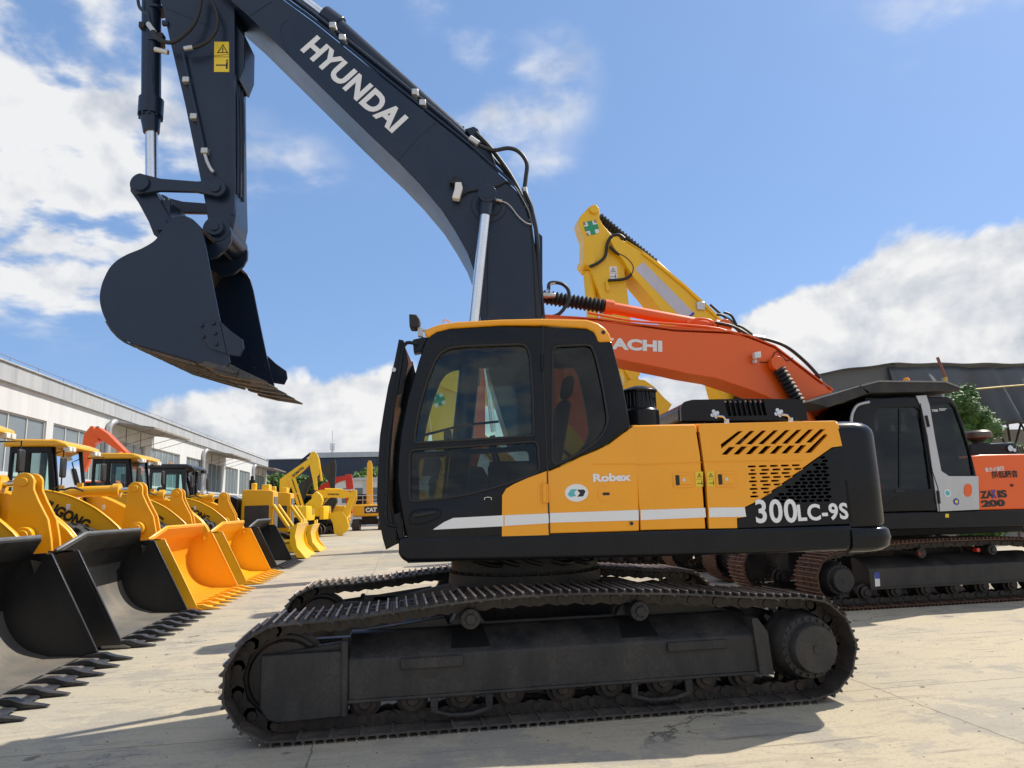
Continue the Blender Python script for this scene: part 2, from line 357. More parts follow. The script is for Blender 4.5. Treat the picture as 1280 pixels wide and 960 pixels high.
# slab joints
br=n.new('ShaderNodeTexBrick'); br.offset=0; br.inputs['Scale'].default_value=1; br.inputs['Brick Width'].default_value=4.6; br.inputs['Row Height'].default_value=5.1; br.inputs['Mortar Size'].default_value=.008; br.inputs['Mortar Smooth'].default_value=.3
br.inputs['Color1'].default_value=(1,1,1,1); br.inputs['Color2'].default_value=(.76,.77,.79,1); br.inputs['Mortar'].default_value=(.45,.42,.4,1)
mp=n.new('ShaderNodeMapping'); mp.inputs['Location'].default_value=(.55,-.75,0); l.new(P,mp.inputs[0])
wob=n.new('ShaderNodeVectorMath'); wob.operation='MULTIPLY_ADD'; nz=n.new('ShaderNodeTexNoise'); nz.inputs['Scale'].default_value=6; nz.inputs['Detail'].default_value=5; l.new(P,nz.inputs[0])
l.new(nz.outputs['Color'],wob.inputs[0]); wob.inputs[1].default_value=(.05,.05,0); l.new(mp.outputs[0],wob.inputs[2]); l.new(wob.outputs[0],br.inputs[0])
c=mixc(.9,c,br.outputs[0],'MULTIPLY')
# cracks
vo=n.new('ShaderNodeTexVoronoi'); vo.feature='DISTANCE_TO_EDGE'; vo.inputs['Scale'].default_value=.42
wb=n.new('ShaderNodeVectorMath'); wb.operation='MULTIPLY_ADD'; nz2=n.new('ShaderNodeTexNoise'); nz2.inputs['Scale'].default_value=1.7; nz2.inputs['Detail'].default_value=8; nz2.inputs['Roughness'].default_value=.7; l.new(P,nz2.inputs[0])
l.new(nz2.outputs['Color'],wb.inputs[0]); wb.inputs[1].default_value=(1.3,1.3,0); l.new(P,wb.inputs[2]); l.new(wb.outputs[0],vo.inputs[0])
ck=M('MULTIPLY',MR(vo.outputs[0],.007,.001),MR(gn(.5,3,.5,off=(5,1,0)),.50,.62))
c=mixc(M('MULTIPLY',ck,.8),c,(.07,.06,.05))
l.new(c,b.inputs['Base Color']); b.inputs['Roughness'].default_value=.85; b.inputs['Specular IOR Level'].default_value=.25
bp=n.new('ShaderNodeBump'); bp.inputs['Strength'].default_value=.35; bp.inputs['Distance'].default_value=.006
l.new(M('ADD',M('ADD',fine,M('MULTIPLY',streak,.6)),M('MULTIPLY',ck,-2.)),bp.inputs['Height']); l.new(bp.outputs[0],b.inputs['Normal'])
g=MB(); g.add([(-700,-300,0),(700,-300,0),(700,1500,0),(-700,1500,0)],[(0,1,2,3)])
go=g.build('ground',gm); tag(go,kind='structure')

# ------------------------------------------------------------ crawler tracks
def resample(path,n):
    """n points and tangents equally spaced along a closed path"""
    N=len(path); seg=[hypot(path[(i+1)%N][0]-path[i][0],path[(i+1)%N][1]-path[i][1]) for i in range(N)]; T=sum(seg); out=[]
    for k in range(n):
        s=T*k/n; i=0
        while s>seg[i]: s-=seg[i]; i+=1
        a,b=path[i],path[(i+1)%N]; t=s/seg[i]
        out.append((a[0]+(b[0]-a[0])*t,a[1]+(b[1]-a[1])*t))
    res=[]
    for k in range(n):
        a,b=out[k],out[(k+1)%n]; res.append(((a[0]+b[0])/2,(a[1]+b[1])/2,atan2(b[1]-a[1],b[0]-a[0])))
    return res,T/n
def shoe_mb(mb,P,w,fr=None,m0=0,m1=1,detail=True):
    """one triple grouser shoe: x along the belt, z outward; fr=(x,z,angle,y) puts it into place"""
    t=MB(); h=P*.5
    t.prism([(-h*1.06,-.014),(h*.80,-.014),(h*1.02,-.030),(h*1.10,-.022),(h*.92,0),(-h*1.0,0),(-h*1.10,-.008)],-w/2,w/2,m0)
    for gx,gh in ((-.36*P,.020),(-.02*P,.020),(.33*P,.023)):
        t.prism([(gx-.013,0),(gx+.013,0),(gx+.008,gh),(gx-.008,gh)],-w/2,w/2,m0)
        if detail: t.prism([(gx-.008,gh),(gx+.008,gh),(gx+.005,gh+.008),(gx-.005,gh+.008)],-w/2+.004,w/2-.004,m1)
    if detail:
        for bx in (-.19*P,.15*P):
            for by in (-.085,.085): t.cyl((bx,by-.0,0),(bx,by,.016),.015,n=6,m=m0)
    if fr:
        x,z,a,y=fr; ca,sa=cos(a),sin(a)
        t.v=[(x+p[0]*ca-p[2]*sa, y+p[1], z+p[0]*sa+p[2]*ca) for p in t.v]
    mb.add(t.v,t.f); mb.m[-len(t.f):]=t.m
def chain_mb(fr,P,y,depth=.115):
    mb=MB()
    for x,z,a in fr:
        ca,sa=cos(a),sin(a); t=MB()
        for k,s in enumerate((-1,1)):
            yy=s*.085
            t.prism([(-P*.62,-.045-.02*0),(-P*.45,-.016),(P*.30,-.016),(P*.60,-.04),(P*.60,-.09),(P*.40,-depth),(P*.02,-.095),(-P*.3,-depth),(-P*.6,-.10)],yy-.018,yy+.018)
            t.cyl((-P*.5,yy-.03,-.07),(-P*.5,yy+.03,-.07),.034,n=10)
        t.cyl((-P*.5,-.10,-.07),(-P*.5,.10,-.07),.022,n=8)
        for s in (-1,1):
            for bx in (.0,.30): t.cyl((P*bx,s*.1035,-.058),(P*bx,s*.105,-.058),.021,n=8,m=1)  # black discs paint the shade of the link recesses
        for s in (-1,1):
            for bx in (-.16,.16): t.cyl((P*bx,s*.085,-.03),(P*bx,s*.115,-.03),.013,n=6)
        mb.add([(x+p[0]*ca-p[2]*sa,y+p[1],z+p[0]*sa+p[2]*ca) for p in t.v],t.f); mb.m[-len(t.f):]=t.m
    return mb
def crawler(root,path,n,yc,w,mats,indiv,side,spro,idl,rollers,carriers,detail=True,far=False):
    """path runs so that the outward normal is to the left of travel; side=-1 when the outer face looks at -y"""
    fr,P=resample(path,n)
    tr=chain_mb(fr,P,yc).build('crawler_track',[CHAIN,INK_HOLLOW],root)
    if indiv:
        mb=MB(); shoe_mb(mb,P,w)
        first=mb.build('track_shoe',mats,tr,smooth=25); me=first.data
        for i,(x,z,a) in enumerate(fr):
            o=first if i==0 else bpy.data.objects.new('track_shoe',me)
            if i: COL.objects.link(o); o.parent=tr
            o.location=(x,yc,z); o.rotation_euler=(0,-a+random.uniform(-.02,.02),0)
    else:
        mb=MB()
        for x,z,a in fr: shoe_mb(mb,P,w,(x,z,a,yc),detail=detail)
        mb.build('track_shoe_belt',mats,tr,smooth=25)
    # sprocket with final drive, idler, rollers
    sx,sz,sr=spro; mb=MB(); k=21; pts=[]
    for i in range(k):
        for da,r in ((-.35,sr-.115),(-.12,sr-.055),(.12,sr-.055),(.35,sr-.115)):
            a=2*pi*(i+da)/k; pts.append((sx+r*cos(a),sz+r*sin(a)))
    mb.prism(pts,yc-.035,yc+.035); mb.build('sprocket',CHAIN,tr)
    o=side
    mb=MB(); mb.lathe([(sr*.72,0),(sr*.74,o*.05),(sr*.66,o*.10),(sr*.62,o*.24),(sr*.60,o*.255),(sr*.50,o*.26),(sr*.48,o*.27),(sr*.475,o*.335),(sr*.45,o*.35),(.03,o*.352),(.028,o*.36),(.002,o*.362)],(sx,yc,sz),n=40)
    for i in range(22):
        a=2*pi*i/22; mb.cyl((sx+sr*.56*cos(a),yc+o*.25,sz+sr*.56*sin(a)),(sx+sr*.56*cos(a),yc+o*.275,sz+sr*.56*sin(a)),.013,n=6)
    for i in range(26):
        a=2*pi*i/26; mb.cyl((sx+sr*.69*cos(a),yc+o*.04,sz+sr*.69*sin(a)),(sx+sr*.69*cos(a),yc+o*.07,sz+sr*.69*sin(a)),.014,n=6)
    mb.build('final_drive',FRAME,tr)
    ix,iz,ir=idl
    mb=MB(); mb.lathe([(.06,-.14),(.12,-.12),(ir-.16,-.10),(ir-.14,-.075),(ir-.115,-.07),(ir-.115,-.045),(ir-.09,-.04),(ir-.09,.04),(ir-.115,.045),(ir-.115,.07),(ir-.14,.075),(ir-.16,.10),(.12,.12),(.06,.14)],(ix,yc,iz),n=36)
    mb.build('idler_wheel',CHAIN,tr)
    for x in rollers:
        mb=MB(); mb.lathe([(.04,-.19),(.05,-.17),(.085,-.165),(.09,-.115),(.12,-.11),(.12,-.05),(.09,-.045),(.09,.045),(.12,.05),(.12,.11),(.09,.115),(.085,.165),(.05,.17),(.04,.19)],(x,yc,.225),n=20); mb.build('track_roller',CHAIN,tr)
    for x,z in carriers:
        mb=MB(); mb.lathe([(.02,-.215),(.035,-.21),(.04,-.19),(.072,-.185),(.078,-.17),(.075,-.16),(.07,.1),(.03,.11),(.03,.2)] if side<0 else [(.03,-.2),(.03,-.11),(.07,-.1),(.075,.16),(.078,.17),(.072,.185),(.035,.21),(.02,.215)],(x,yc,z),n=24)
        for i in range(6):
            a=2*pi*i/6; mb.cyl((x+.052*cos(a),yc+o*.18,z+.052*sin(a)),(x+.052*cos(a),yc+o*.198,z+.052*sin(a)),.009,n=6)
        mb.build('carrier_roller',FRAME,tr)
    return tr
def belt_path(xi,xs,ri,rs,zi,zs,topmid,z0=.03):
    """closed path (plate outer face) running clockwise seen from -y: along the top to the left... so the outside lies left of travel"""
    pts=[]
    # start bottom left, run right along the bottom is clockwise for outside on the right; reverse at the end
    nb=12
    for i in range(nb+1): pts.append((xi+(xs-xi)*i/nb, z0))
    for i in range(1,14): a=-pi/2+pi*i/14; pts.append((xs+rs*cos(a), zs+rs*sin(a)))
    top=[(xs,zs+rs)]+topmid+[(xi,zi+ri)]
    pts+=cr(top,5)
    for i in range(1,14): a=pi/2+pi*i/14; pts.append((xi+ri*cos(a), zi+ri*sin(a)))
    return pts[::-1]

# ------------------------------------------------------------ the big amber and navy excavator
EX=thing('excavator','large amber and black crawler excavator with navy boom in the foreground','excavator',(1.25,7.13,0))
UA=radians(-6.2)
zi,ri,zs,rs=.43,.405,.425,.395
mp_=belt_path(-2.065,2.045,ri,rs,zi,zs,[(1.70,.835),(1.4,.862),(.97,.90),(.56,.925),(.0,.945),(-.45,.94),(-.9,.915),(-1.26,.88),(-1.66,.845)][0:9])
for side in (-1,1):
    yc=side*1.30
    crawler(EX,mp_,49,yc,.60,[SHOE,TIP],True,side,(2.045,zs,.395),(-2.065,zi,.405),[-1.48,-1.13,-.77,-.39,.01,.40,.82,1.18,1.51],[(-.69,.775),(.66,.765)])
    # track frame: vertical outer wall with a sloping shelf above
    q=side
    prof=[(1.50*q,.25),(1.50*q,.53),(1.47*q,.56),(1.27*q,.68),(1.22*q,.69),(1.10*q,.69),(1.10*q,.25)]
    mb=MB(); vs=[]; xa,xb=-1.60,1.66
    for x in (xa,xb): vs+=[(x,a,b) for a,b in prof]
    k=len(prof); fs=[(i,(i+1)%k,(i+1)%k+k,i+k) for i in range(k)]+[tuple(range(k)),tuple(range(2*k-1,k-1,-1))]
    mb.add(vs,fs); TF=mb.build('track_frame',FRAME,EX,bevel=.012)
    for x in (-.69,.66):
        mb=MB(); mb.add([(x-.15,1.463*q,.569),(x+.15,1.463*q,.569),(x+.12,1.263*q,.689),(x-.12,1.263*q,.689)],[(0,1,2,3)]); mb.build('cutout_shade_plate',INK_HOLLOW,TF,smooth=0)  # dark plate laid on the slope, painting the shade inside a cutout
    # bottom flange, end rim, step, tow pocket and top wear pad
    mb=MB(); mb.box(xa,xb,min(1.515*q,1.08*q),max(1.515*q,1.08*q),.235,.258)
    mb.prism([(1.61,.24),(1.735,.225),(1.71,.555),(1.63,.67),(1.58,.67)],min(1.53*q,1.2*q),max(1.53*q,1.2*q)); mb.build('frame_flange',FRAME,TF,bevel=.006)
    mb=MB(); mb.box(-1.22,-.757,min(1.50*q,1.525*q),max(1.50*q,1.525*q),.45,.525)
    for i in range(12): mb.prism([(-1.19+i*.034,.525),(-1.168+i*.034,.525),(-1.179+i*.034,.536)],min(1.50*q,1.535*q),max(1.50*q,1.535*q))
    mb.build('step_plate',FRAME,TF,bevel=.004)
    mb=MB(); mb.box(.86,1.36,min(1.50*q,1.525*q),max(1.50*q,1.525*q),.45,.52); mb.build('frame_lug',FRAME,TF,bevel=.006)
    mb=MB(); mb.prism(rrect(-1.055,-.935,.375,.445,.033),min(1.5*q,1.504*q),max(1.5*q,1.504*q)); mb.build('frame_port',INK_HOLLOW,TF)
    # idler yoke cover
    mb=MB(); mb.prism([(-2.22,.605),(-1.625,.605),(-1.625,.14),(-2.10,.13),(-2.17,.16),(-2.22,.24)],min(1.50*q,1.44*q),max(1.50*q,1.44*q))
    mb.prism([(-2.15,.60),(-1.60,.66),(-1.60,.18),(-2.1,.2)],min(1.44*q,1.36*q),max(1.44*q,1.36*q)); mb.box(-1.65,-1.60,min(1.52*q,1.40*q),max(1.52*q,1.40*q),.14,.68)
    mb.build('idler_cover',FRAME,TF,bevel=.015)
    mb=MB(); mb.prism([(1.55,.70),(1.72,.72),(1.95,.66),(2.05,.60),(2.05,.22),(1.55,.25)],min(1.14*q,.98*q),max(1.14*q,.98*q)); mb.build('motor_housing',FRAME,TF,bevel=.02)
    mb=MB(); mb.box(-1.9,-1.3,min(1.16*q,1.05*q),max(1.16*q,1.05*q),.28,.64); mb.build('idler_yoke',FRAME,TF,bevel=.01)
    # roller guards
    for gx0,gx1 in ((-1.0,-.535),(.55,1.05)):
        g_=panel('roller_guard',[(gx0,.24),(gx1,.24),(gx1,.12),(gx1-.15,.085),(gx0+.15,.085),(gx0,.13)],[[(gx0+.06,.225),(gx1-.06,.225),(gx1-.05,.14),(gx1-.16,.11),(gx0+.16,.11),(gx0+.05,.14)]],1.46*q,1.50*q,FRAME,TF,bev=.006)
    for x in (-.69,.66): mb=MB(); mb.prism([(x-.14,.71),(x+.14,.71),(x+.08,.80),(x-.08,.80)],min(1.28*q,1.1*q),max(1.28*q,1.1*q)); mb.build('roller_bracket',FRAME,TF,bevel=.008)
    mb=MB(); mb.prism([(-1.5,.69),(-.86,.76),(-.84,.71),(.52,.71),(.54,.79),(.80,.80),(1.30,.765),(1.66,.66),(1.66,.60),(-1.5,.60)],min(1.10*q,1.19*q),max(1.10*q,1.19*q)); mb.build('inner_web',FRAME,TF,bevel=.008)
# car body and slew ring
mb=MB(); mb.box(-.70,.70,-.70,.70,.46,.90); 
for sx in (-1,1):
    for sy in (-1,1):
        mb.add([(sx*.1,sy*.5,.50),(sx*1.0,sy*1.12,.34),(sx*1.35,sy*1.12,.34),(sx*.70,sy*.3,.50),(sx*.1,sy*.5,.88),(sx*1.0,sy*1.12,.66),(sx*1.35,sy*1.12,.66),(sx*.70,sy*.3,.88)],[(0,1,2,3),(4,5,6,7),(0,1,5,4),(1,2,6,5),(2,3,7,6),(3,0,4,7)])
mb.build('car_body',FRAME,EX,bevel=.02)
mb=MB(); mb.lathe([(.72,.90),(.74,.90),(.74,1.00),(.66,1.0),(.66,1.03),(.72,1.03),(.72,1.17),(.6,1.17)],(0,0,0),'z',48)
for i in range(36): a=2*pi*i/36; mb.cyl((.70*cos(a),.70*sin(a),1.0),(.70*cos(a),.70*sin(a),1.02),.014,n=6)
mb.build('slew_ring',FRAME,EX)

# ---- upper structure (everything below slews together)
Ysd=-1.49
def U(mb,*a,**k): return mb.build(*a,rot=UA,**k)
# deck with rounded black side skirts
skirt=[(-1.077,1.405),(0.577,1.398),(1.703,1.392),(2.577,1.391),(2.577,1.29),(2.558,1.209),(2.512,1.187),(1.685,1.186),(0.567,1.192),(-1.013,1.212),(-1.063,1.237),(-1.079,1.281)]
mb=MB(); mb.prism([(p[0],p[1]) for p in skirt],-1.50,-1.30); SK=U(mb,'side_skirt',BLK,EX,bevel=.035,seg=3)
x0=min(p[0] for p in skirt); 
mb=MB(); mb.box(x0+.05,2.50,-1.31,1.31,1.19,1.36); mb.box(x0+.05,2.5,-.5,.45,1.15,1.2); mb.box(-.6,.6,-1.0,1.0,1.165,1.19); U(mb,'deck',FRAME,EX,bevel=.01)
mb=MB(); mb.prism([(p[0],p[1]) for p in skirt],1.30,1.50); U(mb,'side_skirt',BLK,EX,bevel=.035,seg=3)
# under-deck clutter
mb=MB()
for i in range(5): mb.tube(cr([(-.5+i*.2,-.9+i*.1,1.17),(-.3+i*.2,-.7,1.10),(0+i*.15,-.5,1.12),(.1+i*.1,-.2,1.17)],4),.022)
U(mb,'hydraulic_hose',HOSE,EX)

# ---- counterweight: rounded tail
cw_o=[(2.56,2.237),(2.757,2.232),(2.825,2.217),(2.867,2.156),(2.876,2.031),(2.865,1.727),(2.855,1.42)]
def cw_section(z0,z1,yy,bulge=0.,nm='counterweight',mat=BLK):
    pass
def tail_outline(xf,xc,xt,hw):
    """plan outline of the tail: straight sides, rounded corners, gently curved back"""
    r=.22; half=[(xf,-hw)]
    for i in range(9):
        a=-pi/2+pi/2*i/8*.93; half.append((xc+r*cos(a)*.9,-hw+r+r*sin(a)))
    x_e,y_e=half[-1]
    for i in range(1,7): t=i/6; half.append((x_e+(xt-x_e)*sin(t*pi/2), y_e*(1-t)))
    return half+[(x,-y) for x,y in half[::-1][1:]]
cx0=2.555
levels=[(1.372,2.925,3.10,1.48),(1.40,2.94,3.115,1.49),(1.75,2.94,3.10,1.49),(2.12,2.935,3.09,1.487),(2.165,2.925,3.075,1.48),(2.20,2.905,3.05,1.46),(2.225,2.875,3.01,1.43),(2.238,2.83,2.96,1.39),(2.242,2.76,2.89,1.34)]
def loft(levels,mb):
    rings=[]
    for z,xc,xt,hw in levels: rings.append([(x,y,z) for x,y in tail_outline(cx0,xc-.20,xt,hw)])
    k=len(rings[0]); vs=[v for r in rings for v in r]
    fs=[(i*k+j,i*k+(j+1)%k,(i+1)*k+(j+1)%k,(i+1)*k+j) for i in range(len(rings)-1) for j in range(k)]+[tuple(range(k)),tuple(range(len(rings)*k-1,(len(rings)-1)*k-1,-1))]
    mb.add(vs,fs)
mb=MB(); loft(levels,mb); CW=U(mb,'counterweight',BLK,EX,smooth=50)
mb=MB(); loft([(1.165,2.86,3.04,1.42),(1.175,2.91,3.10,1.46),(1.21,2.955,3.15,1.50),(1.28,2.97,3.165,1.512),(1.34,2.96,3.155,1.508),(1.362,2.94,3.135,1.49)],mb)
U(mb,'counterweight_base',BLK,EX,smooth=50)

# ---- side panels of the engine house (near side) ---------------------------------
def bevel_panel(name,out,holes,mat,y0=-1.49,y1=-1.44,bev=.012,par=EX): return panel(name,out,holes,y0,y1,mat,par,bev=bev,rot=UA)
P1=[(0.112,1.881),(0.259,1.937),(0.391,1.998),(0.524,2.046),(0.625,2.093),(0.727,2.165),(0.807,2.215),(0.855,2.245),(0.849,1.923),(0.83,1.393),(0.111,1.394)]
pn1=bevel_panel('storage_panel',P1,[rrect(.0,.001,.0,.001,.0002)] if False else [],YEL)
P2=[(0.827,2.237),(1.346,2.232),(1.369,1.974),(1.368,1.393),(0.842,1.397),(0.835,1.82)]
pn2=bevel_panel('side_door',P2,[],YEL)
slots=[]
A=[(1.703,2.174),(1.74,2.173),(1.54,2.026),(1.543,2.06),(1.657,2.042),(1.603,1.979),(1.55,1.981),(1.605,2.044)]
# long and short slanted louvres of the rear door
lon=[(1.705,2.174),(1.742,2.173),(1.548,2.03),(1.543,2.064),(1.806,2.176),(1.843,2.175),(1.707,2.06),(1.66,2.061),(1.905,2.175),(1.94,2.174),(1.805,2.057),(1.757,2.062),(2.002,2.173),(2.039,2.172),(1.902,2.057),(1.856,2.06),(2.098,2.172),(2.137,2.171),(2.001,2.056),(1.955,2.059),(2.196,2.172),(2.235,2.171),(2.102,2.056),(2.056,2.059),(2.295,2.172),(2.335,2.171),(2.203,2.055),(2.157,2.058),(2.392,2.171),(2.435,2.17),(2.306,2.06),(2.259,2.063)]
sho=[(1.613,2.043),(1.663,2.042),(1.592,1.98),(1.544,1.981),(1.715,2.045),(1.765,2.043),(1.692,1.979),(1.642,1.98),(1.816,2.044),(1.866,2.043),(1.794,1.978),(1.744,1.979),(1.916,2.043),(1.967,2.042),(1.895,1.978),(1.845,1.979),(2.017,2.043),(2.066,2.041),(1.994,1.977),(1.945,1.978),(2.116,2.042),(2.163,2.041),(2.092,1.976),(2.042,1.978),(2.214,2.043),(2.261,2.042),(2.192,1.976),(2.143,1.977),(2.427,2.134),(2.449,2.118),(2.297,1.977),(2.242,1.978)]
for L_ in (lon,sho):
    for i in range(0,len(L_),4): slots.append(L_[i:i+4])
grid=[]
ga=[(1.753,1.879),(2.151,1.876),(1.74,1.637),(1.801,1.641)]
rows=9; z_top=ga[0][1]; z_bot=ga[2][1]; xa=ga[0][0]; sw=.070; 
for r in range(rows):
    z=z_top-(z_top-z_bot)*r/(rows-1); k=int(round(5.2-(r)*.52)); off=(.0 if r%2==0 else .018)
    for i in range(max(1,k)):
        xx=xa+off+i*(sw+.022); grid.append(rrect(xx,xx+sw if not(i==0 and r%2) else xx+sw*.6,z-.008,z+.008,.0075,2))
P3=[(1.373,2.235),(1.971,2.237),(2.53,2.233),(2.549,2.135),(2.561,2.027),(2.473,2.018),(2.269,1.894),(2.041,1.746),(1.817,1.604),(1.702,1.555),(1.705,1.478),(1.628,1.469),(1.625,1.391),(1.395,1.394),(1.401,1.768)]
pn3=bevel_panel('rear_side_door',P3,slots+grid,YEL,bev=0)
P4=[(1.629,1.391),(1.633,1.462),(1.71,1.473),(1.709,1.55),(1.824,1.596),(2.048,1.738),(2.276,1.886),(2.478,2.01),(2.56,2.02),(2.573,1.735),(2.578,1.397)]
gr2=[]
gb=[(2.4,1.938),(2.459,1.937),(1.894,1.605),(2.441,1.589)]
zt,zb,xr=gb[0][1],gb[3][1],gb[3][0]
for r in range(13):
    z=zt+(zb-zt)*r/12; x0_=gb[0][0]+(gb[2][0]-gb[0][0])*r/12; k=int((xr-x0_)/.062); off=.0 if r%2 else -.02
    for i in range(max(1,k)):
        xx=xr-(i+1)*.062+off; gr2.append(rrect(xx,xx+.05,z-.0105,z+.0105,.008,1))
pn4=bevel_panel('vent_panel',P4,gr2,BLK,bev=0)
# engine house body: hollow box behind the panels
zt_=[(0.828,2.252),(1.971,2.241),(2.531,2.243)]
mb=MB()
xs_=zt_[0][0]; xe=2.56
mb.prism([(xs_+.01,1.37),(xe,1.37),(xe,zt_[2][1]-.06),(xs_+.01,zt_[0][1]-.06)],1.42,1.49)
U(mb,'far_side_panel',YEL,EX,bevel=.01)
mb=MB(); mb.box(xs_,xs_+.04,-1.43,1.42,1.37,2.15); mb.box(xe-.03,xe,-1.43,1.42,1.37,2.15); mb.box(xs_+.9,xs_+.94,-1.43,.2,1.37,2.15); U(mb,'bulkhead',INK_HOLLOW,EX)
mb=MB(); mb.box(1.45,1.60,-1.1,.9,1.4,2.05); mb.box(1.65,2.45,-.6,.6,1.4,2.0); mb.cyl((1.7,-.7,1.75),(2.3,-.7,1.75),.17); U(mb,'engine',FRAME,EX,bevel=.02)
# top cover rolls over the edge
mb=MB()
x2s,x3s=zt_[0][0],[(1.358,2.249),(1.37,2.249)]
for nm,(a,b) in (('hood_top',(x2s+.004,x3s[0][0]-.004)),('hood_top',(x3s[1][0],2.553))):
    mb=MB(); prof=[(-1.49,2.17),(-1.486,2.20),(-1.470,2.225),(-1.44,2.242),(-1.38,2.25),(-1.2,2.255),(1.2,2.255),(1.44,2.242),(1.49,2.17),(1.46,2.17),(1.2,2.22),(-1.2,2.22),(-1.44,2.20),(-1.46,2.17)]
    k=len(prof); vs=[(x,y,z) for x in (a,b) for y,z in prof]
    mb.add(vs,[(i,(i+1)%k,(i+1)%k+k,i+k) for i in range(k)]+[tuple(range(k)),tuple(range(2*k-1,k-1,-1))]); U(mb,nm,YEL,EX,smooth=50)
# rear black hood on the roof
hd=[(1.393,2.328),(1.396,2.437),(1.407,2.473),(1.439,2.502),(1.506,2.517),(2.007,2.515),(2.468,2.501),(2.51,2.487),(2.538,2.448),(2.548,2.376),(2.554,2.308)]
hs=[]
for i in range(8):
    hs.append([(1.797,2.504),(1.833,2.506),(1.855,2.36),(1.823,2.358)][0:4])
    dxs=i*([(2.123,2.499),(1.797,2.507)][0][0]-[(2.123,2.499),(1.797,2.507)][1][0])/7
    hs[-1]=[(x+dxs,z-.003*i*0) for x,z in hs[-1]]
HD=panel('engine_hood',hd,hs,-.95,-.90,BLK,EX,bev=0,rot=UA)
mb=MB(); mb.prism([(p[0],p[1]-.008) for p in hd],-.88,.88); HB=U(mb,'hood_shell',BLK,EX,bevel=.03,seg=3)
lt=[(1.698,2.381),(2.286,2.38)]
for lx,lz in lt:
    mb=MB()
    for i in range(4):
        a=pi/2*i+.4; mb.cyl((lx+.026*cos(a),-.962,lz+.026*sin(a)),(lx+.026*cos(a),-.95,lz+.026*sin(a)),.017,n=14)
    mb.cyl((lx,-.975,lz),(lx,-.95,lz),.02,n=12); mb.tube([(lx+.02,-.97,lz-.02),(lx+.07,-.975,lz-.03),(lx+.10,-.97,lz-.07)],.013); mb.box(lx+.075,lx+.12,-.975,-.96,lz-.11,lz-.05)
    mb.build('hood_latch',CHROME,HD)
# air pre-cleaner
pc=[(1.031,2.336),(1.036,2.425),(1.046,2.59),(1.048,2.622),(1.05,2.654)]
px_,pz=pc[0]
mb=MB(); mb.lathe([(.17,pc[0][1]-.06),(.17,pc[1][1]),(.15,pc[1][1]+.02),(.135,pc[2][1]),(.16,pc[2][1]+.004),(.165,pc[3][1]-.012),(.15,pc[3][1]+.004),(.06,pc[4][1]),(.002,pc[4][1]+.004)],(px_,-.9,0),'z',36)
for i in range(24): a=2*pi*i/24; mb.box(px_+.146*cos(a)-.004,px_+.146*cos(a)+.004,-.9+.146*sin(a)-.004,-.9+.146*sin(a)+.004,pc[1][1]+.03,pc[2][1])
U(mb,'air_precleaner',BLK,EX)

# ---- white stripe, hinges, latches, stickers
def sticker(name,pts,mat,par,y=-1.494): 
    mb=MB(); mb.prism(pts,y,y+.003); return mb.build(name,mat,par,smooth=0)
sticker('white_stripe',[(0.119,1.554),(0.832,1.558),(0.829,1.476),(0.116,1.479)],WHT,pn1)
sticker('white_stripe',[(0.849,1.557),(1.375,1.558),(1.375,1.483),(0.845,1.477)],WHT,pn2)
sticker('white_stripe',[(1.406,1.559),(1.698,1.554),(1.705,1.478),(1.402,1.482)],WHT,pn3)
t_=[(1.782,1.423),(2.125,1.418),(2.129,1.427),(2.549,1.431)]
text('model_lettering','300',t_[0],t_[1],.190,-1.495,WHT,EX,bold=.022,rot=UA,spacing=1.08)
text('model_lettering','LC-9S',t_[2],t_[3],.135,-1.495,WHT,EX,bold=.03,rot=UA,spacing=1.1)
t_=[(0.477,1.788),(0.787,1.79)]
text('name_lettering','Robex',t_[0],t_[1],.066,-1.494,WHT,pn1,bold=.045)
for o_,cxz in ((pn2,[(1.148,1.826),(1.278,1.827),(1.275,1.745),(1.144,1.743)]),(pn3,[(1.499,1.823),(1.629,1.821),(1.626,1.739),(1.492,1.739)])):
    x_0,x_1=cxz[0][0],cxz[1][0]; z_1,z_0=cxz[0][1],cxz[3][1]
    mb=MB(); mb.prism(rrect(x_0-.02,x_1+.02,z_0-.02,z_1+.02,.012),-1.496,-1.49); h_=mb.build('latch_recess',YEL,o_,bevel=.003)
    mb=MB(); mb.prism(rrect(x_0,x_0+.03,z_0,z_1,.006),-1.4985,-1.494); mb.build('latch_slot',INK_HOLLOW,h_)
    mb=MB(); mb.prism(rrect(x_0+.032,x_1,z_0+.005,z_1-.005,.008),-1.503,-1.494); mb.build('latch_handle',YEL,h_,bevel=.003)
    mb=MB(); mb.cyl(((x_0+x_1)/2,-1.507,(z_0+z_1)/2),((x_0+x_1)/2,-1.50,(z_0+z_1)/2),.013); mb.build('lock',CHROME,h_)
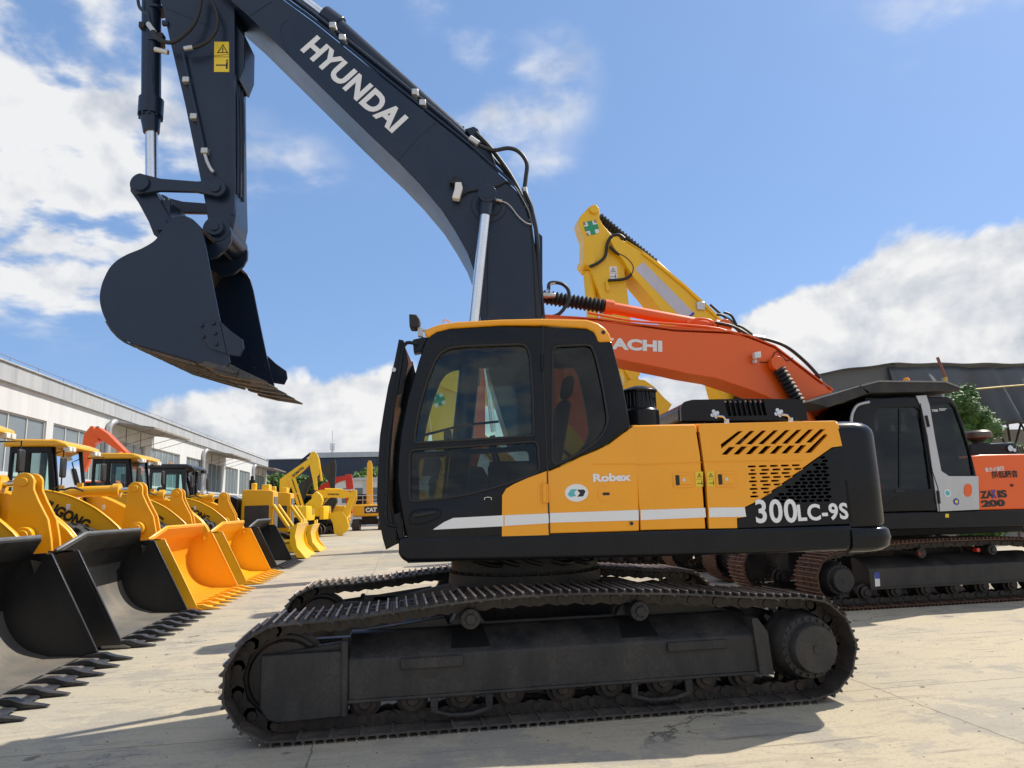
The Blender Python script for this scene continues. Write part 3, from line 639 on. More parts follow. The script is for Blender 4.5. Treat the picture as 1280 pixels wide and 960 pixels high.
def warn_label(par,q,y,mat=WARN,two=True):
    s_=sticker('warning_label',q,mat,par,y); x_0,x_1=q[0][0],q[1][0]; z_1,z_0=q[0][1],q[3][1]; w_,h_=x_1-x_0,z_1-z_0; cx_=(x_0+x_1)/2
    def tri(cz,r,t):
        m_=MB(); v=[(cx_+r*cos(a),cz+r*sin(a)) for a in (pi/2,pi/2+2*pi/3,pi/2+4*pi/3)]
        for i in range(3):
            a,b=v[i],v[(i+1)%3]; dx,dz=b[0]-a[0],b[1]-a[1]; L_=hypot(dx,dz); nx,nz=-dz/L_*t,dx/L_*t
            m_.prism([a,b,(b[0]+nx,b[1]+nz),(a[0]+nx,a[1]+nz)],y-.0015,y)
        m_.box(cx_-t*.6,cx_+t*.6,y-.0015,y,cz-r*.1,cz+r*.4); m_.box(cx_-t*.6,cx_+t*.6,y-.0015,y,cz-r*.32,cz-r*.18); return m_
    m_=tri(z_0+h_*.72,w_*.36,w_*.05)
    m_.box(x_0+w_*.15,x_0+w_*.75,y-.0015,y,z_0+h_*.20,z_0+h_*.24); m_.box(x_0+w_*.72,x_0+w_*.82,y-.0015,y,z_0+h_*.1,z_0+h_*.32)
    m_.prism(circ(x_0+w_*.77,z_0+h_*.37,w_*.06,8),y-.0015,y); m_.box(x_0+.01*w_,x_1-.01*w_,y-.0012,y,z_0+h_*.485,z_0+h_*.50)
    m_.build('pictogram',INK_HOLLOW,s_,smooth=0)
for par,q in ((pn2,[(1.315,1.848),(1.378,1.848),(1.371,1.728),(1.308,1.727)]),(pn3,[(1.411,1.847),(1.472,1.848),(1.466,1.727),(1.403,1.727)])): warn_label(par,q,-1.494)
# round dealer sticker, fuel flap, lock
cc_=[(0.339,1.707),(0.245,1.71),(0.343,1.777),(0.576,1.692),(0.769,1.453)]
ex,ez=(cc_[0][0]-cc_[1][0]),(cc_[2][1]-cc_[0][1]); ox,oz=cc_[0]
ds=sticker('dealer_sticker',[(ox+ex*cos(a),oz+ez*sin(a)) for a in [2*pi*i/32 for i in range(32)]],WHT,pn1)
sticker('sticker_mark',[(ox-ex*.78,oz-ez*.15),(ox-ex*.45,oz+ez*.42),(ox+ex*.05,oz+ez*.42),(ox-ex*.22,oz),(ox-ex*.05,oz-ez*.35),(ox-ex*.55,oz-ez*.45)],TEAL,ds,-1.4955)
sticker('sticker_mark',[(ox+ex*.78,oz+ez*.15),(ox+ex*.55,oz-ez*.42),(ox+ex*.05,oz-ez*.45),(ox+ex*.30,oz-ez*.05),(ox+ex*.05,oz+ez*.35),(ox+ex*.62,oz+ez*.35)],INK_HOLLOW,ds,-1.4955)
fx,fz=cc_[3]
mb=MB(); mb.prism(circ(fx,fz,.068,24),-1.494,-1.49); 
for i in range(4): a=pi/2*i; mb.cyl((fx+.052*cos(a),-1.498,fz+.052*sin(a)),(fx+.052*cos(a),-1.49,fz+.052*sin(a)),.006,n=8)
fl=mb.build('filler_flap',YEL,pn1)
mb=MB(); mb.prism(rrect(fx-.028,fx+.030,fz-.011,fz+.011,.01),-1.4965,-1.4935); mb.build('flap_slot',INK_HOLLOW,fl)
mb=MB(); mb.cyl((cc_[4][0],-1.50,cc_[4][1]),(cc_[4][0],-1.49,cc_[4][1]),.014); mb.build('rubber_stop',INK_HOLLOW,pn1)
# pressed line across the amber panels
for par,q in ((pn1,[(0.475,1.931),(0.841,1.926)]),(pn2,[(0.843,1.918),(1.374,1.923)]),(pn3,[(1.4,1.926),(2.213,1.918)])):
    mb=MB(); mb.tube([(q[0][0],-1.491,q[0][1]),(q[1][0],-1.491,q[1][1])],.004,6); mb.build('pressed_line',YEL,par)

# ------------------------------------------------------------ cab
cab_out=[(-1.007,1.382),(-1.036,1.514),(-1.069,1.722),(-1.081,1.869),(-1.076,2.016),(-1.053,2.229),(-0.998,2.509),(-0.91,2.805),(-0.854,2.972),(-0.799,3.05),(-0.667,3.077),(-0.226,3.092),(0.485,3.058),(0.573,3.015),(0.69,2.94),(0.727,2.763),(0.762,2.583),(0.788,2.382),(0.808,2.226),(0.705,2.15),(0.625,2.098),(0.524,2.05),(0.392,2.002),(0.259,1.941),(0.112,1.885),(-0.046,1.83),(-0.165,1.78),(-0.22,1.746),(-0.247,1.699),(-0.257,1.385),(-0.629,1.38)]
w_front=[(-0.949,2.137),(-0.944,2.231),(-0.913,2.399),(-0.878,2.529),(-0.833,2.671),(-0.776,2.814),(-0.731,2.875),(-0.659,2.914),(-0.538,2.928),(-0.072,2.936),(-0.032,2.924),(-0.007,2.885),(0.01,2.799),(0.015,2.488),(0.013,2.173),(-0.466,2.155)]
w_front=fil(w_front,.03,3)
w_low=[(-0.989,2.082),(-0.467,2.105),(0.041,2.129),(0.05,1.885),(-0.046,1.849),(-0.175,1.806),(-0.326,1.764),(-0.517,1.721),(-0.729,1.691),(-0.918,1.678),(-0.977,1.676),(-0.991,1.699)]
w_rear=[(0.193,2.913),(0.512,2.921),(0.542,2.857),(0.575,2.698),(0.601,2.519),(0.619,2.364),(0.624,2.287),(0.598,2.211),(0.546,2.136),(0.471,2.078),(0.393,2.032),(0.26,1.969),(0.15,1.925)]
w_low=fil(w_low,.05); w_rear=fil(w_rear,.06)
CB=panel('cab',cab_out,[w_front,w_low,w_rear],-1.49,-1.43,BLK,EX,bev=.015,rot=UA)
panel('cab_far_frame',cab_out,[w_front,w_low,w_rear],-.52,-.46,BLK,CB,bev=.01)
def pane(name,pts,mat,y,par):
    mb=MB(); mb.prism(pts,y,y+.006); return mb.build(name,mat,par,smooth=0)
pane('window_pane',w_front,GLS,-1.462,CB); pane('window_pane',w_low,GLSD,-1.462,CB); pane('window_pane',w_low,GLSC,-.49,CB); pane('window_pane',w_rear,GLSD,-1.462,CB); pane('window_pane',w_front,GLSC,-.49,CB); pane('window_pane',w_rear,GLSC,-.49,CB)
for wv in (w_front,w_low,w_rear):
    p=list(wv); p.append(p[0]); mb=MB(); mb.tube([(a,-1.486,b) for a,b in p],.011,8); mb.build('window_gasket',RUB,CB,smooth=60)
# windscreen, front posts, floor, back wall, headliner
fe=[(-0.799,3.034),(-0.855,2.949),(-0.91,2.798),(-0.998,2.505),(-1.053,2.225),(-1.076,2.016),(-1.081,1.869),(-1.069,1.722),(-1.036,1.514),(-1.007,1.394)]
def band_part(nm,pts,y0,y1,t,mat,par=CB):
    mb=MB(); mb.band(pts,y0,y1,t); return mb.build(nm,mat,par,smooth=60)
band_part('windscreen',fe[1:6],-1.43,-.52,.008,GLSW); band_part('windscreen',fe[5:8],-1.43,-.52,.008,GLSW); band_part('front_sill',fe[7:],-1.43,-.52,.03,BLK)
re_=[(0.669,2.934),(0.716,2.763),(0.751,2.583),(0.779,2.383),(0.793,2.239),(0.79,1.925),(0.769,1.376)]
band_part('cab_back',re_[3:],-1.43,-.52,-.03,BLK); band_part('rear_pane',re_[:4],-1.43,-.52,-.008,GLSD)
mb=MB(); mb.box(fe[-1][0]+.03,.64,-1.43,-.5,1.36,1.42); mb.build('cab_floor',CABIN,CB)
rf=[(-0.869,3.044),(-0.851,3.066),(-0.81,3.088),(-0.733,3.114),(-0.601,3.132),(-0.225,3.147),(0.109,3.149),(0.489,3.134),(0.581,3.102),(0.642,3.055),(0.673,3.009),(0.694,2.94),(0.573,2.936),(0.562,2.981),(0.54,3.027),(0.485,3.058),(0.129,3.091),(-0.226,3.097),(-0.645,3.076),(-0.76,3.047),(-0.808,3.016),(-0.83,2.994)]
mb=MB(); mb.prism(rf,-1.505,-.44); 
hl=[(-0.777,3.049),(-0.645,3.081),(-0.226,3.101),(0.129,3.096),(0.485,3.062),(0.54,3.03),(0.543,3.096),(0.108,3.133),(-0.225,3.131),(-0.601,3.117),(-0.733,3.096)]
RF=mb.build('cab_roof',YEL,CB,bevel=.022,seg=3)
mb=MB(); mb.prism(hl,-1.46,-.50); mb.build('headliner',CABIN,CB)
mb=MB()
for p in [(-0.612,3.155),(-0.127,3.17),(0.485,3.165)]: mb.cyl((p[0],-1.3,p[1]-.02),(p[0],-1.3,p[1]+.012),.022,n=10)
mb.tube(cr([(q[0],-1.2,q[1]) for q in [(-0.723,3.199),(-0.713,3.223),(-0.695,3.227),(-0.676,3.222),(-0.663,3.203)]],3),.006,6)
mb.build('roof_bolt',YEL,RF)
q=[(0.62,3.019)]; mb=MB(); mb.cyl((q[0][0],-1.512,q[0][1]),(q[0][0],-1.5,q[0][1]),.016); mb.build('rubber_plug',INK_HOLLOW,RF)
# lower amber part of the door with its stripe, the seam and the hinges
dl=[(0.121,1.891),(-0.046,1.836),(-0.163,1.789),(-0.224,1.755),(-0.257,1.703),(-0.268,1.381),(0.106,1.384)]
DL=panel('door_skin',dl,[],-1.4945,-1.4885,YEL,CB)
mb=MB(); s1=[(-0.805,1.456),(-0.721,1.509),(-0.647,1.539),(-0.251,1.548),(-0.253,1.463),(-0.805,1.453)]; mb.prism(s1,-1.498,-1.4935); mb.build('white_stripe',WHT,CB,smooth=0)
mb=MB(); s1=[(-0.242,1.548),(0.106,1.552),(0.107,1.475),(-0.245,1.465)]; mb.prism(s1,-1.499,-1.496); mb.build('white_stripe',WHT,CB,smooth=0)
sm_=[(0.118,3.087),(0.109,2.842),(0.11,1.883),(0.108,1.392)]
mb=MB(); mb.tube([(a,-1.494,b) for a,b in sm_],.006,6); mb.build('door_seam',INK_HOLLOW,CB)
for a in ([(0.104,2.842),(0.099,2.708)],[(0.081,1.784),(0.079,1.637)]):
    m_=BLK if a[0][1]>2 else YEL; r=.012 if a[0][1]>2 else .02
    mb=MB(); mb.cyl((a[0][0],-1.505,a[0][1]),(a[1][0],-1.505,a[1][1]),r,n=14)
    if m_ is YEL: mb.box(a[1][0]-.03,a[1][0]+.035,-1.503,-1.49,a[1][1],a[0][1])
    mb.build('hinge',m_,CB,bevel=.003)
dh=[(-0.992,1.554),(-0.956,1.604),(-0.845,1.616),(-0.762,1.609),(-0.741,1.577),(-0.783,1.537),(-0.878,1.505),(-0.972,1.502)]
p=cr(dh,3,True); p.append(p[0]); mb=MB(); mb.tube([(a,-1.492,b) for a,b in p],.006,6); mb.build('handle_rim',BLK,CB,smooth=60)
mb=MB(); h=[(-0.957,1.563),(-0.867,1.577),(-0.783,1.589)]; mb.tube([(a,-1.505,b) for a,b in h],[.014,.019,.013],10); mb.build('door_handle',RUB,CB)
mb=MB(); h=[(-0.398,1.671),(-0.398,1.688),(-0.37,1.694),(-0.342,1.687),(-0.343,1.67)]; mb.tube([(a,-1.50,b) for a,b in h],.006,6); mb.build('door_catch',CHROME,CB)
lb=[(0.281,2.934),(0.398,2.937),(0.395,2.873),(0.279,2.87)]; mb=MB(); mb.prism(lb,-1.455,-1.452); mb.build('glass_label',paint('pale_green_label',(.45,.6,.25),.5,dirt=0),CB,smooth=0)
mb=MB(); q=[(-0.418,3.014)]; mb.lathe([(.026,0),(.026,-.004),(.018,-.004),(.018,-.002),(.006,-.002)],(q[0][0],-1.49,q[0][1])); mb.build('lock_cap',BLK,CB)
# interior
mb=MB(); mb.box(-.30,.22,-1.22,-.74,1.72,1.86); mb.box(-.20,.15,-1.15,-.8,1.42,1.72); s=mb.build('operator_seat',SEAT,CB,bevel=.05,seg=3)
mb=MB(); mb.prism([(.12,1.84),(.24,1.84),(.38,2.50),(.28,2.52)],-1.20,-.76); mb.prism([(.30,2.55),(.40,2.55),(.43,2.74),(.34,2.74)],-1.10,-.86); mb.build('seat_back',SEAT,CB,bevel=.04,seg=3)
mb=MB(); mb.box(-.35,.15,-1.38,-1.24,1.72,1.98); mb.box(-.35,.15,-.72,-.60,1.72,1.98)
for y in (-1.31,-.66): mb.tube([(-.27,y,1.98),(-.30,y,2.10)],.014,8); mb.tube([(-.30,y,2.10),(-.32,y,2.20)],[.02,.026],8)
for y in (-1.08,-.92): mb.tube([(-.62,y,1.42),(-.66,y,1.8),(-.58,y,2.02)],.013,8)
mb.box(-.72,-.66,-1.36,-1.12,2.05,2.25); mb.tube([(-.75,-1.38,1.5),(-.69,-1.3,2.05)],.015,6)
mb.build('control_console',CABIN,CB,bevel=.01)
mb=MB(); q=[(a,b) for a,b in [(-0.959,2.28),(-0.818,2.314),(-0.573,2.371),(-0.238,2.398)]]; mb.tube([(a,-.62,b) for a,b in q],.012,6); mb.build('grab_bar',BLK,CB)
mb=MB(); mb.tube(cr([(a,-1.36,b) for a,b in [(-0.928,2.376),(-0.868,2.426),(-0.838,2.548),(-0.799,2.705)]],4),.006,6); mb.build('sun_blind_cord',BLK,CB)
# work lamp and mirror bracket at the top corner
q=[(-0.994,3.227),(-0.927,3.221),(-0.905,3.179),(-0.91,3.126),(-0.941,3.105),(-0.99,3.111)]
mb=MB(); mb.prism(q,-1.42,-1.28); wl=mb.build('work_lamp',RUB,EX,bevel=.01,rot=UA)
q=[(-0.919,3.116),(-0.892,3.102),(-0.847,3.097)]; mb=MB(); mb.tube([(a,-1.35,b) for a,b in q],.013,8); mb.box(q[0][0]-.005,q[0][0]+.035,-1.38,-1.32,q[0][1]-.07,q[0][1]); mb.build('lamp_bracket',ALU,wl)
mb=MB(); q=[(-0.96,2.994),(-0.907,3.005),(-0.879,3.015),(-0.835,3.008),(-0.891,2.891),(-0.952,2.881)]; mb.prism(q,-1.47,-1.36); mb.build('guard_hinge',BLK,EX,bevel=.008,rot=UA)
for a_,b_ in [(-0.878,2.977),(-0.883,2.891),(-1.067,1.543),(-1.092,1.478)]: pass
# front guard in front of the windscreen
fg=[(-1.075,3.001),(-1.11,2.819),(-1.163,2.609),(-1.197,2.412),(-1.227,2.217),(-1.239,2.045),(-1.247,1.854),(-1.251,1.686),(-1.23,1.519),(-1.204,1.394),(-1.179,1.309),(-1.087,1.353),(-1.104,1.453),(-1.129,1.557),(-1.146,1.683),(-1.154,1.873),(-1.141,2.064),(-1.12,2.323),(-1.098,2.53),(-1.05,2.549),(-1.037,2.65),(-0.997,2.795),(-1.014,2.896),(-1.036,2.993)]
GD=panel('front_guard',fg,[],-1.46,-1.43,BLK,EX,bev=.008,rot=UA)
panel('guard_side',[(a,b) for a,b in fg],[],-.58,-.55,BLK,GD,bev=.006)
sp=[(-1.066,2.965),(-1.115,2.786),(-1.154,2.586),(-1.188,2.39),(-1.214,2.217),(-1.228,2.045),(-1.234,1.875),(-1.236,1.686),(-1.213,1.518),(-1.183,1.352)]
mb=MB(); mb.band([(a+.02,b) for a,b in sp],-1.43,-.58,.012); mb.build('guard_plate',BLK,GD,smooth=60)
mb=MB(); mb.tube([(a,-1.475,b) for a,b in cr([(-0.919,2.949),(-0.976,2.966),(-1.019,2.956),(-1.046,2.889),(-1.068,2.733),(-1.098,2.558),(-1.128,2.384),(-1.154,2.19),(-1.169,1.977),(-1.175,1.767),(-1.179,1.601),(-1.175,1.539),(-1.15,1.501),(-1.083,1.49)],4)],.015,10); mb.build('hand_rail',BLK,GD,smooth=60)
mb=MB(); q=[(-1.114,2.744)]; mb.cyl((q[0][0],-1.47,q[0][1]),(q[0][0],-1.44,q[0][1]),.018,n=12); mb.build('guard_knob',ALU,GD)
mb=MB(); q=[(-1.127,1.578),(-1.064,1.597),(-1.039,1.41),(-1.052,1.38),(-1.077,1.391)]; mb.prism(q,-1.48,-1.40); mb.build('guard_foot',BLK,GD,bevel=.008)

# ------------------------------------------------------------ boom
BY0,BY1=-.35,.33
bo=[(-3.28,7.336),(-3.304,7.509),(-3.21,7.665),(-2.998,7.61),(-2.779,7.362),(-2.392,6.984),(-2.077,6.731),(-1.421,6.149),(-0.791,5.594),(-0.464,5.306),(-0.1,4.95),(0.02,4.809),(0.113,4.607),(0.171,4.382),(0.202,4.108),(0.214,3.771),(0.227,3.439),(0.235,3.031),(0.303,2.315),(-0.107,2.17),(-0.306,2.881),(-0.38,3.448),(-0.433,3.947),(-0.502,4.158),(-0.611,4.372),(-0.754,4.614),(-0.978,4.902),(-1.189,5.139),(-1.451,5.406),(-1.782,5.755),(-2.335,6.347),(-2.761,6.8),(-2.958,6.987)]
mb=MB(); mb.prism(bo,BY0,BY1); BM=U(mb,'boom',NAVY,EX,bevel=.012)
# weld flange strips along the top edge, seams
tp=[(-2.78,7.381),(-2.392,7.003),(-2.077,6.75),(-1.421,6.167),(-0.791,5.612),(-0.463,5.324),(-0.099,4.968),(0.029,4.817),(0.129,4.607),(0.187,4.382),(0.218,4.108),(0.23,3.771),(0.243,3.439),(0.251,3.031)]
mb=MB(); mb.band(cr(tp,3),BY0-.006,BY0+.03,.02); mb.build('top_flange',NAVY,BM)
for q in ([(-0.792,5.585),(-0.969,5.423),(-1.199,5.152)],[(-2.74,6.791),(-2.517,6.97)],[(-0.314,3.487),(-0.288,4.408)]):
    mb=MB(); mb.tube([(a,BY0-.001,b) for a,b in q],.0045,6); mb.build('weld_seam',NAVY,BM)
mb=MB(); mb.tube([(a,BY0-.001,b) for a,b in cr([(-2.272,6.283),(-2.357,6.421),(-2.413,6.583),(-2.405,6.689),(-2.344,6.743)],4)],.004,6); mb.build('weld_seam',NAVY,BM,smooth=60)
t_=[(-2.212,6.394),(-1.257,5.449)]
text('boom_lettering','HYUNDAI',t_[0],t_[1],.25,-.354,WHT,BM,bold=.04,spacing=1.04)
# boom foot cylinder rods on both sides with their heads
q=[(-0.29,4.69),(-0.293,4.545),(-0.436,3.417),(-0.632,1.872)]
for y in (-.50,.48):
    d=Vector((q[3][0]-q[0][0],0,q[3][1]-q[0][1])).normalized(); a=Vector((q[0][0],y,q[0][1]))
    mb=MB(); mb.cyl((a.x,y-.07,a.z),(a.x,y+.07,a.z),.092,n=28); mb.cyl((a.x,y-.075,a.z),(a.x,y-.069,a.z),.06,n=20); mb.cyl(tuple(a+d*.07),tuple(a+d*.21),.062,n=20)
    cy=U(mb,'boom_cylinder',NAVY,EX,bevel=.006)
    mb=MB(); mb.cyl(tuple(a+d*.2),tuple(a+d*2.0),.052,n=24); mb.build('cylinder_rod',ROD,cy)
    mb=MB(); mb.cyl(tuple(a+d*1.65),tuple(a+d*3.35),.095,n=24); mb.cyl(tuple(a+d*1.6),tuple(a+d*1.75),.11,n=24); mb.build('cylinder_barrel',NAVY,cy)
mb=MB(); mb.lathe([(.18,0),(.175,-.012),(.13,-.014),(.12,-.03),(.10,-.03)],(q[0][0]+.02,BY0,q[0][1]-.04),n=40); mb.cyl((q[0][0],-.56,q[0][1]),(q[0][0],.55,q[0][1]),.05)
mb.build('pin_boss',NAVY,BM)
# boom work lamp and cable
q=[(-0.609,4.863),(-0.547,4.863),(-0.533,4.799),(-0.568,4.678),(-0.644,4.695),(-0.617,4.788)]
mb=MB(); mb.prism(q,-.46,-.38); wl=mb.build('work_lamp',LAMP,BM,bevel=.01)
mb=MB(); q=[(-0.668,4.904),(-0.543,4.903),(-0.543,4.865),(-0.621,4.856),(-0.665,4.866)]; mb.prism(q,-.44,-.35); mb.cyl((q[0][0]+.05,-.40,q[0][1]),(q[0][0]+.05,-.355,q[0][1]+.05),.02); mb.build('lamp_bracket',RUB,wl)
def hose(nm,pts,y,r,mat=HOSE,par=BM,n=4,ys=None):
    mb=MB(); P=[(a,(y if ys is None else ys[i]),b) for i,(a,b) in enumerate(pts)]
    mb.tube(cr(P,n),r,8); return mb.build(nm,mat,par,smooth=60)
hose('lamp_cable',[(-0.546,4.748),(-0.49,4.794),(-0.401,4.817),(-0.29,4.836),(-0.178,4.863),(-0.088,4.915)],-.37,.009)
hose('grease_line',[(-0.205,4.689),(-0.117,4.675),(-0.052,4.627),(0.023,4.521),(0.098,4.451),(0.153,4.432)],-.39,.006,ALU)
mb=MB(); q=[(-0.194,4.685),(-0.14,4.67)]; mb.cyl((q[0][0],-.42,q[0][1]),(q[1][0],-.42,q[1][1]),.014); mb.build('grease_fitting',ALU,BM)
# arm cylinder on top of the boom
ac=[(-2.797,7.765),(-2.044,7.064),(-1.973,7.005),(-0.581,5.701),(-0.344,5.401)]
mb=MB(); mb.cyl((ac[2][0],0,ac[2][1]),(ac[4][0],0,ac[4][1]),.095,n=24); mb.cyl((ac[1][0],0,ac[1][1]),(ac[2][0]+.10,0,ac[2][1]-.08),.115,n=24)
for s_ in (-1,1): mb.prism([(-0.682,5.626),(-0.427,5.515),(-0.241,5.422),(-0.14,5.056),(-0.348,5.212)],s_*.14-.015,s_*.14+.015)
AC=U(mb,'arm_cylinder',NAVY,EX,bevel=.008)
mb=MB(); mb.cyl((ac[1][0],0,ac[1][1]),(ac[0][0]-1.2,0,ac[0][1]+.95),.055,n=20); mb.build('cylinder_rod',ROD,AC)
# steel pipes clamped along the boom and their hoses
for k,(y,off) in enumerate(((-.28,0),(-.20,.03),(.22,.02))):
    p=[(-2.439,7.153),(-2.352,7.058),(-2.095,6.85),(-1.855,6.643),(-1.43,6.269),(-1.01,5.9),(-0.677,5.598),(-0.414,5.334)]
    mb=MB(); mb.tube([(a,y,b+.03+off) for a,b in p],.020,8); pp=mb.build('hydraulic_pipe',NAVY,BM,smooth=60)
cl=[(-1.88,6.693),(-1.777,6.551),(-1.015,5.923),(-0.938,5.801)]
for a,b in cl:
    mb=MB(); mb.box(a-.035,a+.035,-.36,-.24,b-.03,b+.035); mb.build('pipe_clamp',ALU,BM,bevel=.01)
hose('hydraulic_hose',[(-0.356,5.353),(-0.209,5.299),(-0.049,5.323),(0.063,5.278),(0.139,5.151),(0.122,4.982),(0.106,4.837),(0.137,4.741)],-.28,.022)
hose('hydraulic_hose',[(-0.386,5.54),(-0.273,5.415),(-0.162,5.267),(-0.052,5.095),(0.024,4.948),(0.077,4.826),(0.129,4.681)],-.2,.024)
hose('hydraulic_hose',[(-0.397,5.552),(-0.273,5.453),(-0.208,5.292),(-0.096,5.156),(-0.008,5.021),(0.1,4.838),(0.161,4.609)],-.12,.020)
hose('hydraulic_hose',[(0.102,4.814),(0.154,4.683),(0.177,4.577),(0.21,4.365),(0.217,4.064),(0.222,3.767),(0.218,3.485)],-.33,.022)
hose('hydraulic_hose',[(0.137,4.683),(0.196,4.563),(0.219,4.303),(0.207,3.976),(0.2,3.507)],-.22,.020)
hose('lamp_cable',[(-0.098,4.915),(-0,4.844),(0.063,4.725),(0.135,4.56),(0.162,4.35),(0.171,4.119),(0.176,3.8),(0.179,3.474)],-.37,.009)
for q,r in (([(-0.452,5.426),(-0.362,5.358)],.034),([(0.103,4.866),(0.116,4.794)],.030),([(0.153,4.652),(0.177,4.577)],.030),([(0.079,4.758),(0.118,4.669)],.030),([(0.209,3.523),(0.217,3.462)],.034)):
    mb=MB(); mb.cyl((q[0][0],-.30,q[0][1]),(q[1][0],-.30,q[1][1]),r,n=12); mb.build('hose_fitting',ALU,BM)
mb=MB(); q=[(-0.501,5.621),(-0.407,5.651),(-0.361,5.621),(-0.272,5.419),(-0.184,5.207),(-0.229,5.269),(-0.387,5.47)]; mb.prism(q,-.14,.14); mb.build('cylinder_lug',NAVY,BM,bevel=.006)
for a,b in [(-1.251,6.342),(-0.586,5.722),(-0.53,5.68)]:
    mb=MB(); mb.box(a-.02,a+.02,-.03,.03,b-.04,b+.035); mb.build('clip',RUB,BM)
# rear edge conduit
mb=MB(); mb.prism([(0.285,4.551),(0.32,4.513),(0.289,3.604),(0.233,3.604)],.15,.25); mb.build('rear_conduit',NAVY,BM)

# ------------------------------------------------------------ stick, linkage and bucket
st=[(-3.801,7.271),(-3.71,6.984),(-3.616,6.605),(-3.423,5.865),(-3.232,5.041),(-3.162,4.726),(-3.121,4.502),(-3.085,4.399),(-3.019,4.338),(-2.939,4.346),(-2.887,4.431),(-2.861,4.62),(-2.884,5.013),(-2.932,6.142),(-2.975,7.087),(-2.984,7.575),(-3.066,8.173),(-3.281,8.576),(-3.507,8.367),(-3.729,7.663)]
mb=MB(); mb.prism(st,-.21,.21); ST=U(mb,'stick',NAVY,EX,bevel=.012)
mb=MB(); mb.prism([(-3.01,6.983),(-2.952,7.031),(-2.872,5.008),(-2.867,4.633),(-2.907,4.634),(-2.963,5.951)],-.222,-.20); mb.build('edge_rib',NAVY,ST)
mb=MB(); q=[(-2.974,6.868),(-2.851,6.701),(-2.846,6.345),(-2.897,6.181),(-2.939,6.204)]; mb.prism(q,-.15,.2); mb.build('wear_pad',NAVY,ST,bevel=.01)
for k,yy in enumerate((-.15,-.06,.03)):
    q=[(-2.904,6.236),(-2.87,5.979),(-2.848,5.518),(-2.833,4.888)]; mb=MB(); mb.tube([(a-.035,yy,b) for a,b in q],.018,8); mb.build('stick_pipe',NAVY,ST)
mb=MB(); q=[(-3.018,4.453),(-2.903,4.377),(-2.983,4.192),(-2.879,4.059),(-2.761,4.242),(-2.792,4.416)]; mb.cyl((q[0][0],-.29,q[0][1]),(q[0][0],.29,q[0][1]),.135,n=32); mb.cyl((q[0][0],-.34,q[0][1]),(q[0][0],.34,q[0][1]),.085,n=28); mb.cyl((q[0][0],-.355,q[0][1]),(q[0][0],.355,q[0][1]),.045,n=20); mb.build('bucket_pin',NAVY,ST,bevel=.005)
# pipe on the near side of the stick with pale clamps
hose('stick_line',[(-3.454,6.449),(-3.415,6.275),(-3.338,5.954),(-3.264,5.66),(-3.189,5.336)],-.25,.016,NAVY,ST)
for a,b in [(-3.403,6.11),(-3.306,5.694),(-3.178,5.31)]: mb=MB(); mb.box(a-.035,a+.035,-.28,-.21,b-.03,b+.03); mb.build('pipe_clamp',ALU,ST,bevel=.008)
hose('grease_tube',[(-3.177,5.281),(-3.153,5.203),(-3.11,5.115),(-3.082,5.082)],-.25,.018,ALU,ST)
hose('hydraulic_hose',[(-3.263,7.109),(-3.27,6.919),(-3.313,6.73),(-3.41,6.589),(-3.528,6.495),(-3.631,6.506),(-3.706,6.563),(-3.74,6.621)],-.33,.022,HOSE,ST)
hose('hydraulic_hose',[(-3.203,7.062),(-3.136,6.944),(-3.088,6.802),(-3.093,6.661),(-3.16,6.532),(-3.26,6.462),(-3.341,6.436)],-.32,.020,HOSE,ST)
for q in ([(-3.796,6.714),(-3.729,6.621)],[(-3.412,6.426),(-3.325,6.443)],[(-3.71,6.419),(-3.574,6.383)]):
    mb=MB(); mb.cyl((q[0][0],-.32,q[0][1]),(q[1][0],-.32,q[1][1]),.026,n=12); mb.build('hose_fitting',ALU,ST)
for q in ([(-3.671,6.98),(-3.094,6.723)],[(-3.434,6.392),(-2.958,6.441)]):
    mb=MB(); mb.tube([(a,-.211,b) for a,b in q],.004,6); mb.build('weld_seam',NAVY,ST)
mb=MB(); q=[(-3.664,6.817),(-3.641,6.77)]; mb.box(q[0][0]-.03,q[0][0]+.03,-.24,-.2,q[1][1],q[0][1]); mb.build('stop_block',NAVY,ST)
warn_label(ST,[(-3.15,6.587),(-2.964,6.586),(-2.953,6.233),(-3.138,6.234)],-.213)
# bucket cylinder
q=[(-3.975,7.841),(-3.865,5.991),(-3.845,5.638),(-3.802,5.002)]
def lerp(a,b,t): return a+(b-a)*t
X0,Z0=q[0]; X1,Z1=q[1]; X2,Z2=q[2]; X3,Z3=q[3]
mb=MB(); mb.cyl((X0,0,Z0+.3),(X1,0,Z1),.098,n=28); mb.cyl((X1,0,Z1+.05),(X1,0,Z1-.14),.125,n=28); mb.cyl((X1,0,Z1-.13),(X2,0,Z2+.02),.105,.08,n=28)
for z in (Z1+1.1,Z1+.7): mb.cyl((X1,0,z),(X1,0,z+.03),.105,n=28)
for i in range(10): a=2*pi*i/10; mb.cyl((X1+.11*cos(a),.11*sin(a),Z1-.17),(X1+.11*cos(a),.11*sin(a),Z1-.12),.015,n=6)
BC=U(mb,'bucket_cylinder',NAVY,EX)
mb=MB(); mb.cyl((X2,0,Z2+.05),(X3,0,Z3),.062,n=24); mb.build('cylinder_rod',ROD,BC)
hose('cylinder_pipe',[(-4.018,7.195),(-3.988,7.05),(-3.899,6.966),(-3.874,6.882),(-3.85,6.835)],-.13,.018,NAVY,BC)
mb=MB(); z_=[(-3.987,6.86),(-3.79,6.73)]; mb.box(z_[0][0],z_[0][0]+.06,-.13,-.05,z_[0][1]-.04,z_[0][1]+.02); mb.box(z_[1][0],z_[1][0]+.06,-.13,-.05,z_[1][1]-.04,z_[1][1]+.02); mb.build('clip',RUB,BC)
